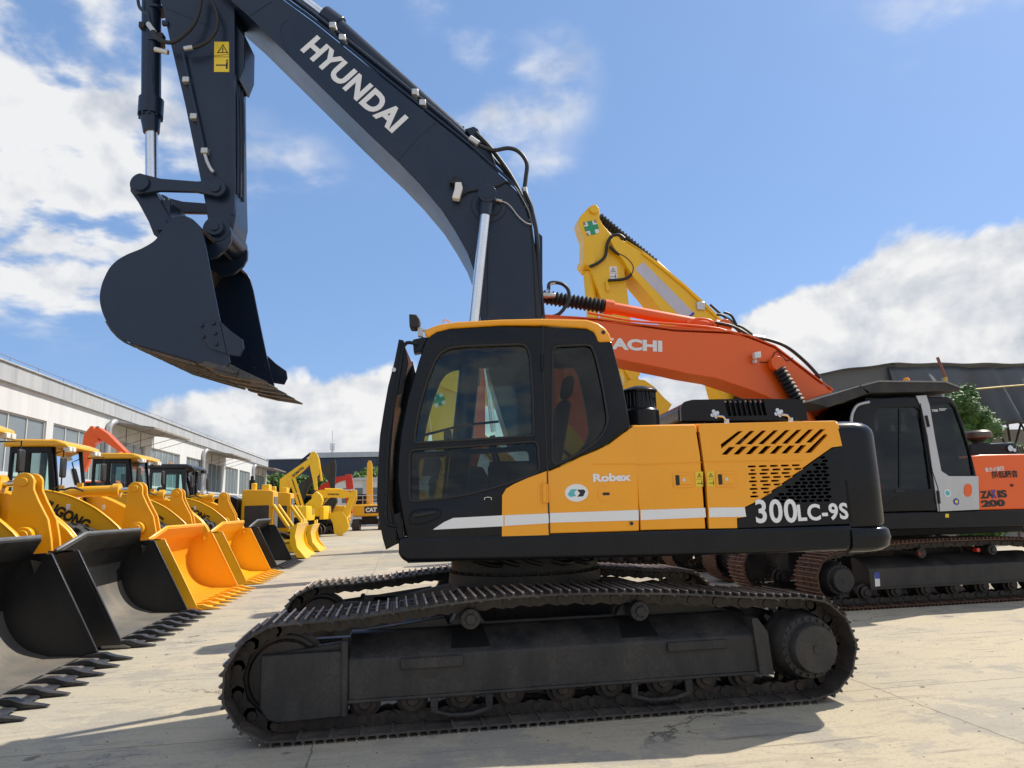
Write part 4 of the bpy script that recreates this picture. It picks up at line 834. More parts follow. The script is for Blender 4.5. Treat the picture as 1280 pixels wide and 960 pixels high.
# links
pa=[(-3.775,4.937),(-3.041,4.892)][0]; pb=[(-3.775,4.937),(-3.041,4.892)][1]
def link_poly(a,b,ra,rb,wa,wb):
    dx,dz=b[0]-a[0],b[1]-a[1]; L_=hypot(dx,dz); t=atan2(dz,dx); o=[]
    for i in range(13): g=t+pi/2+.25+(pi-.5)*i/12; o.append((a[0]+ra*cos(g),a[1]+ra*sin(g)))
    nx,nz=-sin(t),cos(t)
    o+=[(a[0]+dx*.25-nx*wa,a[1]+dz*.25-nz*wa),(b[0]-dx*.25-nx*wb,b[1]-dz*.25-nz*wb)]
    for i in range(13): g=t-pi/2+.25+(pi-.5)*i/12; o.append((b[0]+rb*cos(g),b[1]+rb*sin(g)))
    o+=[(b[0]-dx*.25+nx*wb,b[1]-dz*.25+nz*wb),(a[0]+dx*.25+nx*wa,a[1]+dz*.25+nz*wa)]
    return o
for y in (-.30,.25):
    mb=MB(); mb.prism(link_poly(pa,pb,.115,.10,.065,.055),y,y+.05); mb.cyl((pa[0],y-.03,pa[1]),(pa[0],y+.08,pa[1]),.085,n=24); mb.cyl((pb[0],y-.02,pb[1]),(pb[0],y+.06,pb[1]),.055,n=24); U(mb,'guide_link',NAVY,EX,bevel=.006)
pc_=[(-3.568,4.503)][0]
mb=MB(); pa2=(pa[0]-.02,pa[1]-.02)
mb.prism(link_poly(pa2,pc_,.12,.12,.10,.10),-.23,-.17); mb.prism(link_poly(pa2,pc_,.12,.12,.10,.10),.17,.23); mb.cyl((pa[0],-.3,pa[1]),(pa[0],.3,pa[1]),.055); mb.box(pc_[0]-.09,pc_[0]+.05,-.2,.2,pc_[1]+.1,pc_[1]+.3)
U(mb,'tipping_link',NAVY,EX,bevel=.006)
# bucket
bs=[(-2.983,4.253),(-3.022,4.317),(-3.07,4.362),(-3.122,4.388),(-3.164,4.398),(-3.214,4.393),(-3.259,4.374),(-3.309,4.32),(-3.344,4.258),(-3.392,4.173),(-3.446,4.124),(-3.534,4.072),(-3.644,4.024),(-3.731,3.969),(-3.798,3.893),(-3.842,3.79),(-3.865,3.695),(-3.868,3.6),(-3.848,3.505),(-3.811,3.415),(-3.757,3.329),(-3.691,3.258),(-3.628,3.211),(-3.56,3.177),(-3.436,3.137),(-3.256,3.078),(-2.986,2.995),(-2.727,2.906),(-2.674,2.982),(-2.7,3.087),(-2.778,3.37),(-2.86,3.729),(-2.945,4.119)]
bs2=[bs[0]]+cr(bs[1:28],4)+bs[28:]
mb=MB(); mb.prism(bs2,-.75,-.725); BK=U(mb,'bucket',NAVY,EX,bevel=.004)
mb=MB(); mb.prism(bs2,.725,.75); mb.build('side_plate',NAVY,BK,bevel=.004)
shell=cr(bs[1:28],3)
mb=MB(); mb.band(shell,-.725,.725,.025); mb.build('bucket_shell',paint('bucket_belly_steel',(.035,.036,.040),.4,dirt=.9,dcol=(.22,.15,.09),scale=2.5),BK,smooth=50)
# wear strips under the bucket, lip and teeth
dx,dz=bs[27][0]-bs[22][0],bs[27][1]-bs[22][1]; L_=hypot(dx,dz); ux,uz=dx/L_,dz/L_; nx,nz=uz,-ux
for k in range(6):
    y=-.69+k*.275; mb=MB(); mb.band([(p[0]+nx*.026,p[1]+nz*.026) for p in bs[19:27]],y-.03,y+.03,.02); mb.build('wear_strip',MATS['bucket_belly_steel'],BK)
e=bs[27]
def off(t,v): return (e[0]+ux*t+nx*v, e[1]+uz*t+nz*v)
mb=MB(); mb.prism([off(-.2,.015),off(.10,.0),off(.13,-.02),off(.0,-.045),off(-.2,-.03)],-.76,.76); mb.build('cutting_edge',MATS['bucket_belly_steel'],BK,bevel=.003)
for k in range(5):
    y=-.68+k*.34; mb=MB()
    base=[off(-.10,.045),off(.12,.03),off(.12,-.06),off(-.02,-.085),off(-.12,-.07)]; tip=[off(.10,.032),off(.38,-.01),off(.38,-.025),off(.10,-.062)]
    mb.prism(base,y-.055,y+.055); mb.prism(tip,y-.045,y+.045); mb.build('bucket_tooth',MATS['bucket_belly_steel'],BK,bevel=.006)
for y in (-.775,.752):
    q=[(-2.908,3.346),(-2.775,3.367),(-2.681,3.276),(-2.562,3.187),(-2.548,3.105),(-2.583,3.031),(-2.695,3.052),(-2.854,3.111),(-2.93,3.229)]
    mb=MB(); mb.prism(q[1:7],y,y+.025); mb.prism([q[0],q[1],q[6],q[7],q[8]],y-.008,y+.02)
    for a,b in [(-2.93,3.323),(-2.825,3.34),(-2.808,3.246),(-2.91,3.217),(-2.793,3.145)]: mb.cyl((a,y-.03,b),(a,y,b),.02,n=6)
    mb.build('side_cutter',NAVY,BK,bevel=.004)
q=[(-3.55,4.49),(-3.456,4.582),(-3.359,4.6),(-3.245,4.54),(-3.155,4.449),(-3.083,4.486),(-2.998,4.533),(-2.91,4.495),(-2.871,4.417),(-2.872,4.32),(-2.913,4.241),(-3.008,4.155),(-3.117,4.13),(-3.268,4.224),(-3.419,4.33)]
for y in (-.28,.24): mb=MB(); mb.prism(q,y,y+.04); mb.cyl((pc_[0],y-.03,pc_[1]),(pc_[0],y+.07,pc_[1]),.07); mb.build('bucket_ear',NAVY,BK,bevel=.005)

# ------------------------------------------------------------ generic crawler excavator pieces
def undercarriage(root,L=4.2,W=2.8,sw=.6,shoes=(SHOE,TIP),n=45,ht=.88,detail=False,flip=1,frame=FRAME):
    r=.40; xi=-(L/2-r-.06); xs=-xi; zc=.43
    path=belt_path(xi,xs,r-.01,r-.03,zc,zc-.01,[(xs*.6,ht),(xs*.2,ht+.02),(-xs*.3,ht+.02),(-xs*.7,ht-.01)])
    for side in (-1,1):
        yc=side*(W/2-sw/2)
        crawler(root,path,n,yc,sw,list(shoes),False,side,((xs if flip>0 else xi),zc,r-.05),((xi if flip>0 else xs),zc,r-.03),[xi+.45+i*(xs-xi-.9)/6 for i in range(7)],[(-.5,ht-.15),(.7,ht-.15)],detail=detail)
        q=side; o_,i_=(W/2-.10)*q,(W/2-.5)*q
        prof=[(o_,.28),(o_,.55),(o_-.26*q,.70),(i_,.70),(i_,.28)]
        mb=MB(); vs=[(x,a,b) for x in (xi+.50,xs-.45) for a,b in prof]; k=5
        mb.add(vs,[(i,(i+1)%k,(i+1)%k+k,i+k) for i in range(k)]+[tuple(range(k)),tuple(range(2*k-1,k-1,-1))]); f_=mb.build('track_frame',frame,root,bevel=.015)
        mb=MB(); mb.box(xi+.50,xs-.45,min(o_+.012*q,i_),max(o_+.012*q,i_),.265,.29); mb.build('frame_flange',frame,f_)
    mb=MB(); mb.box(-.6,.6,-(W/2-.6),W/2-.6,.45,.88); mb.build('car_body',frame,root,bevel=.02)
    mb=MB(); mb.lathe([(.62,.86),(.64,1.1),(.5,1.12)],(0,0,0),'z',32); mb.build('slew_ring',frame,root)
def house(root,col,xf=-1.35,xr=2.6,W=2.7,z0=1.08,hz=2.15,cabh=2.95,dark=BLK,letters=None,rot=0.,cabx=None,cw=None):
    h=W/2; cw=cw or col
    mb=MB(); mb.box(xf,xr-.5,-h,h,z0,z0+.22); mb.build('deck',dark,root,bevel=.03,rot=rot)
    mb=MB(); mb.prism([(.35,z0+.22),(xr-.5,z0+.22),(xr-.5,hz),(.35,hz)],-h,h); mb.build('engine_house',col,root,bevel=.05,rot=rot)
    mb=MB(); vs=[]; out=[(xr-.5,-h),(xr-.25,-h),(xr-.06,-h*.8),(xr+.08,-h*.4),(xr+.1,0),(xr+.08,h*.4),(xr-.06,h*.8),(xr-.25,h),(xr-.5,h)]
    k=len(out)
    for z,s in ((z0+.02,.97),(z0+.12,1.),(hz-.2,1.),(hz-.03,.96)): vs+=[(x if x<xr-.49 else xr-.5+(x-xr+.5)*s,y*min(1,s+.02),z) for x,y in out]
    mb.add(vs,[(i*k+j,i*k+(j+1)%k,(i+1)*k+(j+1)%k,(i+1)*k+j) for i in range(3) for j in range(k)]+[tuple(range(k)),tuple(range(4*k-1,3*k-1,-1))]); mb.build('counterweight',cw,root,bevel=.02,rot=rot)
    a,b=xf-.02,.33
    out=[(a+.02,z0+.2),(a,z0+.7),(a+.22,cabh-.12),(a+.32,cabh),(b-.1,cabh),(b,cabh-.1),(b,z0+.2)]
    hole=[(a+.10,z0+.72),(a+.28,cabh-.2),(b-.66,cabh-.2),(b-.66,z0+.72)]; h2=[(b-.56,z0+.85),(b-.56,cabh-.2),(b-.12,cabh-.2),(b-.12,z0+.85)]
    cb_=panel('cab',out,[hole,h2],-h,-h+.06,dark,root,bev=.012,rot=rot)
    panel('cab_far_frame',out,[hole,h2],-h+.94,-h+1.0,dark,cb_,bev=.01)
    for y in (-h+.03,-h+.97):
        for hh in (hole,h2): mb=MB(); mb.prism(hh,y,y+.006); mb.build('window_pane',GLS,cb_,smooth=0)
    mb=MB(); mb.prism([(a+.2,cabh-.06),(b,cabh-.06),(b-.06,cabh+.04),(a+.32,cabh+.04)],-h+.0,-h+1.0); mb.build('cab_roof',col,cb_,bevel=.02)
    mb=MB(); mb.band([(a+.02,z0+.2),(a,z0+.7),(a+.22,cabh-.12)],-h+.06,-h+.94,-.01); mb.build('windscreen',GLSC,cb_,smooth=0)
    mb=MB(); mb.box(b-.55,b-.15,-h+.25,-h+.75,z0+.5,z0+.65); mb.box(b-.22,b-.1,-h+.27,-h+.73,z0+.6,z0+1.25); mb.build('operator_seat',SEAT,cb_,bevel=.03)
def bar(root,nm,pts,y0,y1,mat,bev=.012):
    mb=MB(); mb.prism(pts,y0,y1); return mb.build(nm,mat,root,bevel=bev)

# ------------------------------------------------------------ orange-red excavator with silver cab
HX=thing('excavator','orange red crawler excavator with silver cab pillar behind the large amber one','excavator',(7.95,11.05,0),0,'excavators parked in the right hand row')
undercarriage(HX,4.75,2.8,.6,(RUSTY,paint('rust_bright_edge',(.24,.15,.10),.5,metal=.4,dirt=.8,dcol=(.12,.05,.03),scale=7)),50,.90,True,-1)
for o in HX.children: o.location.x+=.27
y_=-1.36
q=[(-1.076,1.362),(1.54,1.333),(1.495,1.071),(-1.106,1.117)]
mb=MB(); mb.prism([(q[0][0]-.35,q[0][1]),(2.3,q[1][1]-.0),(2.3,q[2][1]),(q[3][0]-.35,q[3][1])],-1.37,1.37); mb.build('deck',BLK,HX,bevel=.02)
mb=MB(); mb.box(-.9,1.9,-.9,.9,.98,1.14); mb.build('deck_keel',FRAME,HX,bevel=.01)
co_=[(-1.367,1.379),(-1.341,1.981),(-1.271,2.485),(-1.201,2.762),(-1.126,2.912),(-1.011,3.006),(-0.838,3.062),(-0.284,3.089),(0.397,3.077),(0.517,3.055),(0.595,2.943),(0.665,2.722),(0.727,2.327),(0.771,1.98),(0.792,1.679),(0.756,1.357)]
wA=[(-0.941,1.764),(-0.818,2.737),(-0.768,2.866),(-0.69,2.922),(-0.113,2.926),(-0.032,2.882),(-0.032,2.468),(-0.023,1.691),(-0.825,1.694)]
wB=[(0.172,2.946),(0.506,2.979),(0.568,2.899),(0.645,2.59),(0.714,2.24),(0.731,1.877),(0.293,1.878),(0.195,1.97),(0.161,2.466)]
wC=[(-0.827,1.677),(-0.026,1.665),(-0.027,1.363),(-0.867,1.364)]
hcb=panel('cab',co_,[wA,wB],-1.38,-1.32,BLK,HX,bev=.015)
panel('cab_far_frame',co_,[wA,wB],-.42,-.36,BLK,hcb,bev=.01)
for wv in (wA,wB):
    for y in (-1.35,-.40): mb=MB(); mb.prism(wv,y,y+.006); mb.build('window_pane',GLSD,hcb,smooth=0)
mb=MB(); mb.prism([(-0.381,2.906),(-0.352,2.906),(-0.507,1.72),(-0.536,1.72)],-1.36,-1.335); mb.build('window_bar',BLK,hcb)
si=[(-0.09,3.099),(0.092,3.111),(0.126,2.944),(0.144,2.464),(0.18,1.948),(0.299,1.869),(0.798,1.858),(0.738,1.357),(0.035,1.349),(0.033,1.697),(0.024,2.466),(-0.016,2.901)]
mb=MB(); mb.prism(si,-1.397,-1.378); hs_=mb.build('silver_skin',SILV,hcb,bevel=.004)
mb=MB(); mb.tube([(a,-1.399,b) for a,b in [(-0.034,2.98),(-0.014,2.639),(0.022,1.951),(0.081,1.696),(0.055,1.352)]],.007,6); mb.build('door_seam',INK_HOLLOW,hcb)
for q in ([(0.031,2.791),(0.05,2.617)],[(0.065,1.654),(0.062,1.465)]): mb=MB(); mb.cyl((q[0][0],-1.41,q[0][1]),(q[1][0],-1.41,q[1][1]),.02,n=10); mb.build('hinge',RUB,hcb)
mb=MB(); mb.tube(cr([(a,-1.42,b) for a,b in [(-1.286,2.395),(-1.233,2.755),(-1.18,2.882),(-1.096,2.963),(-0.912,3.005)]],4),.022,10); mb.build('hand_rail',SILV,hcb,smooth=60)
mb=MB(); mb.band([(-0.91,3.058),(-1.117,2.912),(-1.201,2.762),(-1.271,2.485),(-1.341,1.981),(-1.364,1.403)],-1.32,-.42,.02); mb.build('windscreen',GLSD,hcb)
mb=MB(); q=[(-0.907,3.084),(0.522,3.086),(0.536,3.015),(-0.916,3.014)]; mb.prism(q,-1.34,-.4); mb.box(.5,.56,-1.34,-.4,1.4,2.9); mb.box(q[0][0]-.2,.6,-1.34,-.4,1.36,1.42); mb.build('cab_shell',BLK,hcb,bevel=.01)
mb=MB(); mb.box(-.5,-.05,-1.15,-.65,1.8,1.95); mb.box(-.1,.05,-1.13,-.67,1.9,2.6); mb.build('operator_seat',SEAT,hcb,bevel=.04)
# stickers on the silver panel
def disc(par,c_,r,mat,y,nm='sticker'):
    mb=MB(); mb.prism(circ(c_[0],c_[1],r,24),y-.003,y); return mb.build(nm,mat,par,smooth=0)
q=[(0.23,1.616),(0.359,1.486),(0.581,1.645),(0.359,1.739),(0.309,2.874),(0.431,2.873)]
d_=disc(hcb,q[0],.056,WHT,-1.398); disc(d_,q[0],.038,TEAL,-1.4015,'sticker_mark')
d_=disc(hcb,q[1],.050,BLU,-1.398); disc(d_,q[1],.026,WARN,-1.4015,'sticker_mark')
o_=[(0.524,1.684),(0.551,1.734),(0.602,1.746),(0.647,1.724),(0.651,1.66),(0.63,1.588),(0.581,1.551),(0.535,1.565),(0.512,1.608)]
mb=MB(); mb.prism(cr(o_,2,True),-1.404,-1.396); mb.build('filler_flap',HIT,hcb,bevel=.002)
q=[(0.131,2.853),(0.287,2.856)]; text('maker_lettering','CTES',q[0],q[1],.035,-1.356,WHT,hcb,bold=.03)
mb=MB()
for k,zz in enumerate((0,.012,.024)): q=[(0.308,2.9),(0.446,2.903)]; mb.box(q[0][0],q[1][0]-.02*k,-1.358,-1.356,q[0][1]-zz*1.2,q[0][1]-zz*1.2+.006)
mb.build('small_print',WHT,hcb,smooth=0)
mb=MB(); mb.tube([(a,-1.385,b) for a,b in [(-0.85,1.545),(-0.507,1.668)]],.006,6); mb.tube([(a,-1.385,b) for a,b in [(-0.809,1.436),(-0.485,1.659)]],.004,6); mb.box(*[v for v in ([(-0.624,1.671)][0][0],[(-0.47,1.667)][0][0])],-1.392,-1.382,[(-0.626,1.655)][0][1],[(-0.623,1.68)][0][1]); mb.build('wiper',RUB,hcb)
# roof guard
cn=[(-1.961,2.999),(-1.573,3.107),(-1.082,3.243),(-0.777,3.312),(0.355,3.302),(0.597,3.213),(0.594,3.16),(-0.918,3.13),(-0.99,3.113),(-1.641,2.916)]
mb=MB(); mb.prism(cn[3:9]+[cn[2]],-1.5,-.25); cn_=mb.build('roof_guard',FRAME,hcb,bevel=.01)
mb=MB(); q=[(-1.081,3.252),(-0.776,3.316),(0.356,3.306),(0.598,3.217),(0.576,3.204),(0.352,3.284),(-0.779,3.295),(-1.075,3.226)]; mb.prism(q,-1.52,-.2); mb.build('guard_plate',paint('dusty_roof_plate',(.20,.20,.20),.6,dirt=.5,dcol=(.4,.38,.34)),cn_)
mb=MB(); mb.prism([cn[0],cn[1],cn[2],cn[7],cn[8],cn[9]],-1.5,-.25); mb.build('visor',FRAME,cn_,bevel=.006)
mb=MB(); q=[(0.098,3.382),(0.105,3.432)]; mb.lathe([(.05,q[0][1]-.02),(.05,q[1][1]-.01),(.03,q[1][1]+.02),(.002,q[1][1]+.025)],(q[0][0],-1.0,0),'z',16); mb.build('beacon',AMB,cn_)
for a,b in [(-0.686,3.277),(0.083,3.276),(0.375,3.275)]: mb=MB(); mb.cyl((a,-1.3,b),(a,-1.3,b+.03),.025,n=8); mb.build('guard_bolt',ALU,cn_)
# engine house
eo=[(0.731,2.131),(0.791,2.169),(0.952,2.184),(1.686,2.18),(1.54,1.333),(0.755,1.348),(0.792,1.679)]
eo=[(a if a<1.45 else 2.15,b) for a,b in eo]
mb=MB(); mb.prism(eo,-1.37,1.37); EH=mb.build('engine_house',HIT,HX,bevel=.03,seg=3)
mb=MB(); x_=2.15; mb.prism([(x_,1.14),(x_+.75,1.2),(x_+.8,2.0),(x_+.7,2.12),(x_,2.12)],-1.2,1.2); mb.build('counterweight',HIT,HX,bevel=.1,seg=3)
q=[(0.807,1.516),(1.033,1.523),(0.998,1.515),(1.082,1.517),(1.107,1.521),(1.27,1.525),(0.806,1.389),(1.214,1.394)]
text('model_lettering','ZA',q[0],q[1],.115,-1.374,INK_HOLLOW,EH,bold=.05); text('model_lettering','X',q[2],q[3],.13,-1.376,BLU,EH,bold=.05); text('model_lettering','IS',q[4],q[5],.115,-1.374,INK_HOLLOW,EH,bold=.05)
text('number_lettering','200',q[6],q[7],.105,-1.374,INK_HOLLOW,EH,bold=.06)
q=[(1.052,1.817),(1.51,1.824),(0.949,1.914),(1.279,1.933)]
text('slogan_lettering','超低騒音',q[0],q[1],.11,-1.374,INK_HOLLOW,EH,bold=.02); text('slogan_lettering','後方小旋回',q[2],q[3],.07,-1.374,WHT,EH,bold=.01)
q=[(1.375,1.706),(1.365,1.642)]; mb=MB(); mb.cyl((q[0][0],-1.385,q[0][1]),(q[0][0],-1.37,q[0][1]),.022); mb.build('latch',INK_HOLLOW,EH)
# muffler and rear black hood
q=[(1.598,2.238),(1.626,2.417),(1.634,2.464),(1.643,2.52),(1.654,2.591),(1.661,2.634)]
mb=MB(); mb.lathe([(.10,q[0][1]-.1),(.10,q[1][1]),(.085,q[1][1]+.02),(.12,q[2][1]),(.21,q[3][1]-.02),(.22,q[3][1]+.01),(.21,q[4][1]),(.17,q[5][1]-.01),(.02,q[5][1])],(q[0][0],-.6,0),'z',32); mb.build('air_precleaner',paint('dull_precleaner',(.10,.09,.08),.4,metal=.4,dirt=.6),HX)
q=[(1.239,2.266),(1.258,2.39),(1.495,2.401),(2.277,2.407)]
mb=MB(); mb.prism([(q[0][0],2.08),(q[1][0],q[1][1]),(q[2][0],q[2][1]),(2.1,q[3][1]),(2.15,2.08)],-.8,.9); hh=mb.build('engine_hood',BLK,HX,bevel=.03)
for a,b in [(1.979,2.308)]: mb=MB(); mb.cyl((a,-.83,b),(a,-.8,b),.05); mb.cyl((a+.07,-.83,b-.03),(a+.07,-.8,b-.03),.03); mb.build('hood_latch',CHROME,hh)
mb=MB(); 
for k in range(7): a,b=[(2.049,2.284)][0]; mb.prism([(a+k*.045,b-.06),(a+k*.045+.025,b-.06),(a+k*.045+.01,b+.06),(a+k*.045-.015,b+.06)],-.803,-.797)
mb.build('hood_slots',INK_HOLLOW,hh,smooth=0)
for a,b in [(-0.258,0.745),(0.712,0.758)]: mb=MB(); mb.cyl((a,-1.30,b),(a,-1.22,b),.030); mb.build('roller_cap',RED,HX)
q=[(-1.056,0.506),(-0.978,0.506),(-0.99,0.31),(-1.068,0.306)]; mb=MB(); mb.prism(q,-1.306,-1.303); s_=mb.build('serial_label',WHT,HX,smooth=0); mb=MB(); mb.prism([q[0],q[1],(q[1][0],q[1][1]-.09),(q[0][0],q[0][1]-.09)],-1.309,-1.306); mb.build('label_field',BLU,s_,smooth=0)
q=[(0.171,1.311),(0.229,1.309),(0.22,1.255),(0.163,1.257)]; mb=MB(); mb.prism(q,-1.375,-1.37); mb.build('reflector',WARN,HX,smooth=0)
# boom
hb=[(-5.778,4.564),(-5.491,4.595),(-4.744,4.512),(-3.455,4.354),(-2.481,4.323),(-2.175,4.258),(-1.719,4.084),(-1.318,3.772),(-0.97,3.5),(-0.74,3.337),(-0.656,2.932),(-0.355,2.395),(-0.124,1.343),(-0.697,1.36),(-1.291,2.41),(-1.391,2.806),(-1.579,3.06),(-1.941,3.275),(-2.294,3.409),(-2.783,3.569),(-3.273,3.649),(-3.501,3.701),(-4.432,3.883),(-5.386,3.995),(-5.796,4.044),(-6.022,4.197),(-5.961,4.483)]
HB_=bar(HX,'boom',hb,-.30,.30,HIT)
mb=MB(); mb.band([(-5.777,4.59),(-4.743,4.539),(-3.453,4.381),(-2.479,4.35),(-2.172,4.285),(-1.717,4.111),(-1.315,3.799),(-0.967,3.528),(-0.737,3.364)],-.315,.315,.02); mb.build('top_flange',HIT,HB_)
t_=[(-4.718,4.049),(-3.688,4.002)]; text('boom_lettering','HITACHI',(t_[0][0]-.35,t_[0][1]+.02),t_[1],.19,-.304,WHT,HB_,bold=.05)
q=[(-2.475,4.608),(-4.331,4.802),(-4.534,4.84),(-5.619,4.983)]
mb=MB(); a,b=q[0],q[2]; mb.cyl((a[0],0,a[1]-.12),(b[0],0,b[1]),.10,n=24); mb.cyl((b[0]+.15,0,b[1]-.02),(b[0],0,b[1]),.125,n=24); mb.cyl((a[0]-.15,0,a[1]-.10),(a[0]+.05,0,a[1]-.14),.14,n=20); mb.cyl((a[0]-.02,-.18,a[1]-.12),(a[0]-.02,.18,a[1]-.12),.12,n=20)
hc=mb.build('arm_cylinder',HIT,HX,bevel=.005)
mb=MB(); mb.bellows((b[0],0,b[1]),(q[3][0]-.1,0,q[3][1]+.02),.125,.07,18); mb.build('rubber_boot',RUB,hc,smooth=50)
mb=MB(); mb.cyl((q[3][0]-.5,0,q[3][1]+.06),(b[0],0,b[1]),.05); mb.build('cylinder_rod',ROD,hc)
q2=[(-5.62,5.002),(-5.459,5.005),(-5.387,4.989),(-5.461,4.933),(-5.604,4.93)]; mb=MB(); mb.box(q2[0][0],q2[2][0],-.2,-.05,q2[3][1],q2[0][1]); mb.build('rod_eye_fitting',ALU,hc,bevel=.02)
hose('hydraulic_hose',[(-5.522,5.025),(-5.5,5.134),(-5.392,5.155),(-5.268,5.121),(-5.189,5.014),(-5.208,4.832),(-5.341,4.649),(-5.486,4.583),(-5.628,4.566)],-.25,.030,HOSE,HB_)
for q in ([(-5.529,5.025),(-5.5,5.131),(-5.392,5.155)],): mb=MB(); mb.tube([(a,-.25,b) for a,b in q],.028,8); mb.build('hose_fitting',ALU,HB_)
for k,ln in enumerate(([(-4.893,4.622),(-4.162,4.498),(-3.44,4.453),(-2.65,4.381),(-2.1,4.181)],[(-5.489,4.547),(-4.567,4.467),(-3.444,4.399),(-2.441,4.342)])): mb=MB(); mb.tube([(a,-.27,b+.03) for a,b in cr(ln,3)],.02,8); mb.build('hydraulic_pipe',HIT,HB_,smooth=60)
hose('hydraulic_hose',[(-2.702,4.538),(-2.38,4.474),(-2.066,4.296)],-.2,.026,HOSE,HB_); hose('hydraulic_hose',[(-2.595,4.703),(-2.478,4.681),(-2.37,4.568),(-2.196,4.388)],-.1,.024,HOSE,HB_)
hose('hydraulic_hose',[(-2.071,4.271),(-1.814,4.241),(-1.493,4.131),(-1.227,3.929),(-1.011,3.705),(-0.865,3.503),(-0.808,3.369)],-.25,.030,HOSE,HB_)
for q in ([(-0.93,3.57),(-0.808,3.369)],[(-2.066,4.296),(-1.856,4.262)]): mb=MB(); mb.cyl((q[0][0],-.25,q[0][1]),(q[1][0],-.25,q[1][1]),.032,n=10); mb.build('hose_fitting',ALU,HB_)
mb=MB(); mb.tube([(a,-.2,b) for a,b in cr([(-3.174,4.527),(-3.026,4.589),(-2.861,4.591),(-2.74,4.553),(-2.685,4.473)],4)],.022,8); mb.build('hydraulic_pipe',HIT,HB_,smooth=60)
q=[(-2.162,3.977),(-2.05,3.991),(-2.05,3.89),(-2.163,3.872)]; mb=MB(); mb.prism(q,-.45,-.36); mb.box(q[0][0]+.02,q[0][0]+.06,-.40,-.30,q[3][1]-.06,q[3][1]); mb.build('work_lamp',LAMP,HB_,bevel=.01)
hose('lamp_cable',[(-2.007,3.845),(-1.891,3.836),(-1.79,3.912),(-1.685,4.024),(-1.536,3.869),(-1.413,3.914)],-.32,.008,HOSE,HB_)
q=[(-1.774,3.79),(-1.749,3.715),(-1.379,3.017)]
for y in (-.42,.40):
    mb=MB(); mb.cyl((q[0][0],y-.06,q[0][1]),(q[0][0],y+.06,q[0][1]),.12,n=24); c_=mb.build('boom_cylinder',HIT,HX,bevel=.005)
    mb=MB(); mb.bellows((q[1][0],y,q[1][1]),(q[2][0],y,q[2][1]),.115,.07,16); mb.build('rubber_boot',RUB,c_,smooth=50)
    mb=MB(); d0=Vector((q[2][0],y,q[2][1])); d1=Vector((q[1][0],y,q[1][1])); mb.cyl(tuple(d0),tuple(d0+(d0-d1)*.8),.09); mb.build('cylinder_barrel',HIT,c_)
disc(HB_,q[0],.15,HIT,-.302,'pin_boss')
# stick hanging behind the amber cab
hst=[(-6.283,4.971),(-6.021,5.065),(-5.896,4.89),(-5.972,4.536),(-6.221,4.099),(-6.568,3.776),(-6.594,2.668),(-6.77,2.102),(-6.973,2.107),(-6.984,2.674),(-6.949,3.501),(-6.889,4.073),(-6.72,4.526)]
bar(HX,'stick',hst,-.2,.2,HIT)
mb=MB(); q=[(-6.574,3.779),(-6.475,2.744)]; mb.cyl((q[0][0],-.28,q[0][1]),(q[1][0],-.28,q[1][1]),.04); mb.build('cylinder_rod',ROD,HX)
hb2=[(-6.997,2.25),(-6.681,2.204),(-6.529,1.926),(-6.656,1.58),(-6.971,1.512),(-7.202,1.711),(-7.158,2.019)]
bar(HX,'bucket',hb2,-.5,.5,FRAME,.03)

# ------------------------------------------------------------ tall yellow excavator with the green cross
YX=thing('excavator','bright yellow crawler excavator with its stick folded tall against the sky','excavator',(8.2,15.0,0),0,'excavators parked in the right hand row')
undercarriage(YX,4.2,2.9,.6,(RUSTY,MATS['rust_bright_edge']),44,.88,False,-1)
house(YX,CHY,-1.3,2.5,2.7)
yb=[(-3.435,7.441),(-3.349,7.527),(-3.083,7.408),(-2.712,7.188),(-2.397,6.948),(-1.769,6.425),(-1.249,5.932),(-0.733,5.395),(-0.372,5.02),(0.097,4.591),(0.601,3.949),(0.638,3.208),(-0.066,2.904),(-0.369,3.219),(-0.516,3.429),(-1.041,3.746),(-1.118,4.007),(-1.162,4.27),(-1.352,4.64),(-1.648,5.091),(-1.85,5.329),(-2.054,5.541),(-2.362,5.833),(-2.663,6.232),(-2.967,6.606),(-3.188,7.009),(-3.364,7.251)]
YB=bar(YX,'boom',yb,-.35,.30,CHY)
wt=[(-2.906,6.767),(-2.698,6.942),(-1.568,5.761),(-1.833,5.606)]; mb=MB(); mb.prism(wt,-.354,-.3505); ws=mb.build('white_panel',paint('faded_white_panel',(.55,.57,.66),.4,dirt=.2),YB,smooth=0)
mb=MB(); mb.prism([(-1.598,5.798),(-1.568,5.75),(-1.711,5.624),(-1.776,5.639)],-.357,-.354); mb.build('panel_corner',BLU,ws,smooth=0)
mb=MB(); mb.band([(-3.085,7.421),(-2.715,7.195),(-2.4,6.956),(-1.772,6.433),(-1.253,5.94),(-0.737,5.403)],-.36,-.25,.02); mb.build('top_flange',CHY,YB)
ys_=[(-3.926,8.192),(-3.834,8.285),(-3.728,8.323),(-3.627,8.26),(-3.611,8.136),(-3.629,8.012),(-3.56,7.858),(-3.379,7.64),(-3.143,7.425),(-3.066,7.327),(-3.056,7.039),(-3.102,6.707),(-3.06,6.216),(-3.022,5.569),(-2.997,4.824),(-2.969,4.403),(-2.921,4.299),(-2.873,4.22),(-2.959,4.116),(-3.121,4.09),(-3.279,4.117),(-3.242,4.299),(-3.284,4.507),(-3.355,4.664),(-3.435,5.138),(-3.573,5.562),(-3.655,6.043),(-3.818,6.527),(-3.886,6.797),(-4.032,6.892),(-4.024,7.287),(-4.003,7.508),(-4.06,7.673),(-4.12,7.893),(-4.07,8.035)]
YS=bar(YX,'stick',ys_,-.22,.22,CHY)
q=[(-3.754,8.194),(-3.933,6.986),(-3.312,7.445)]
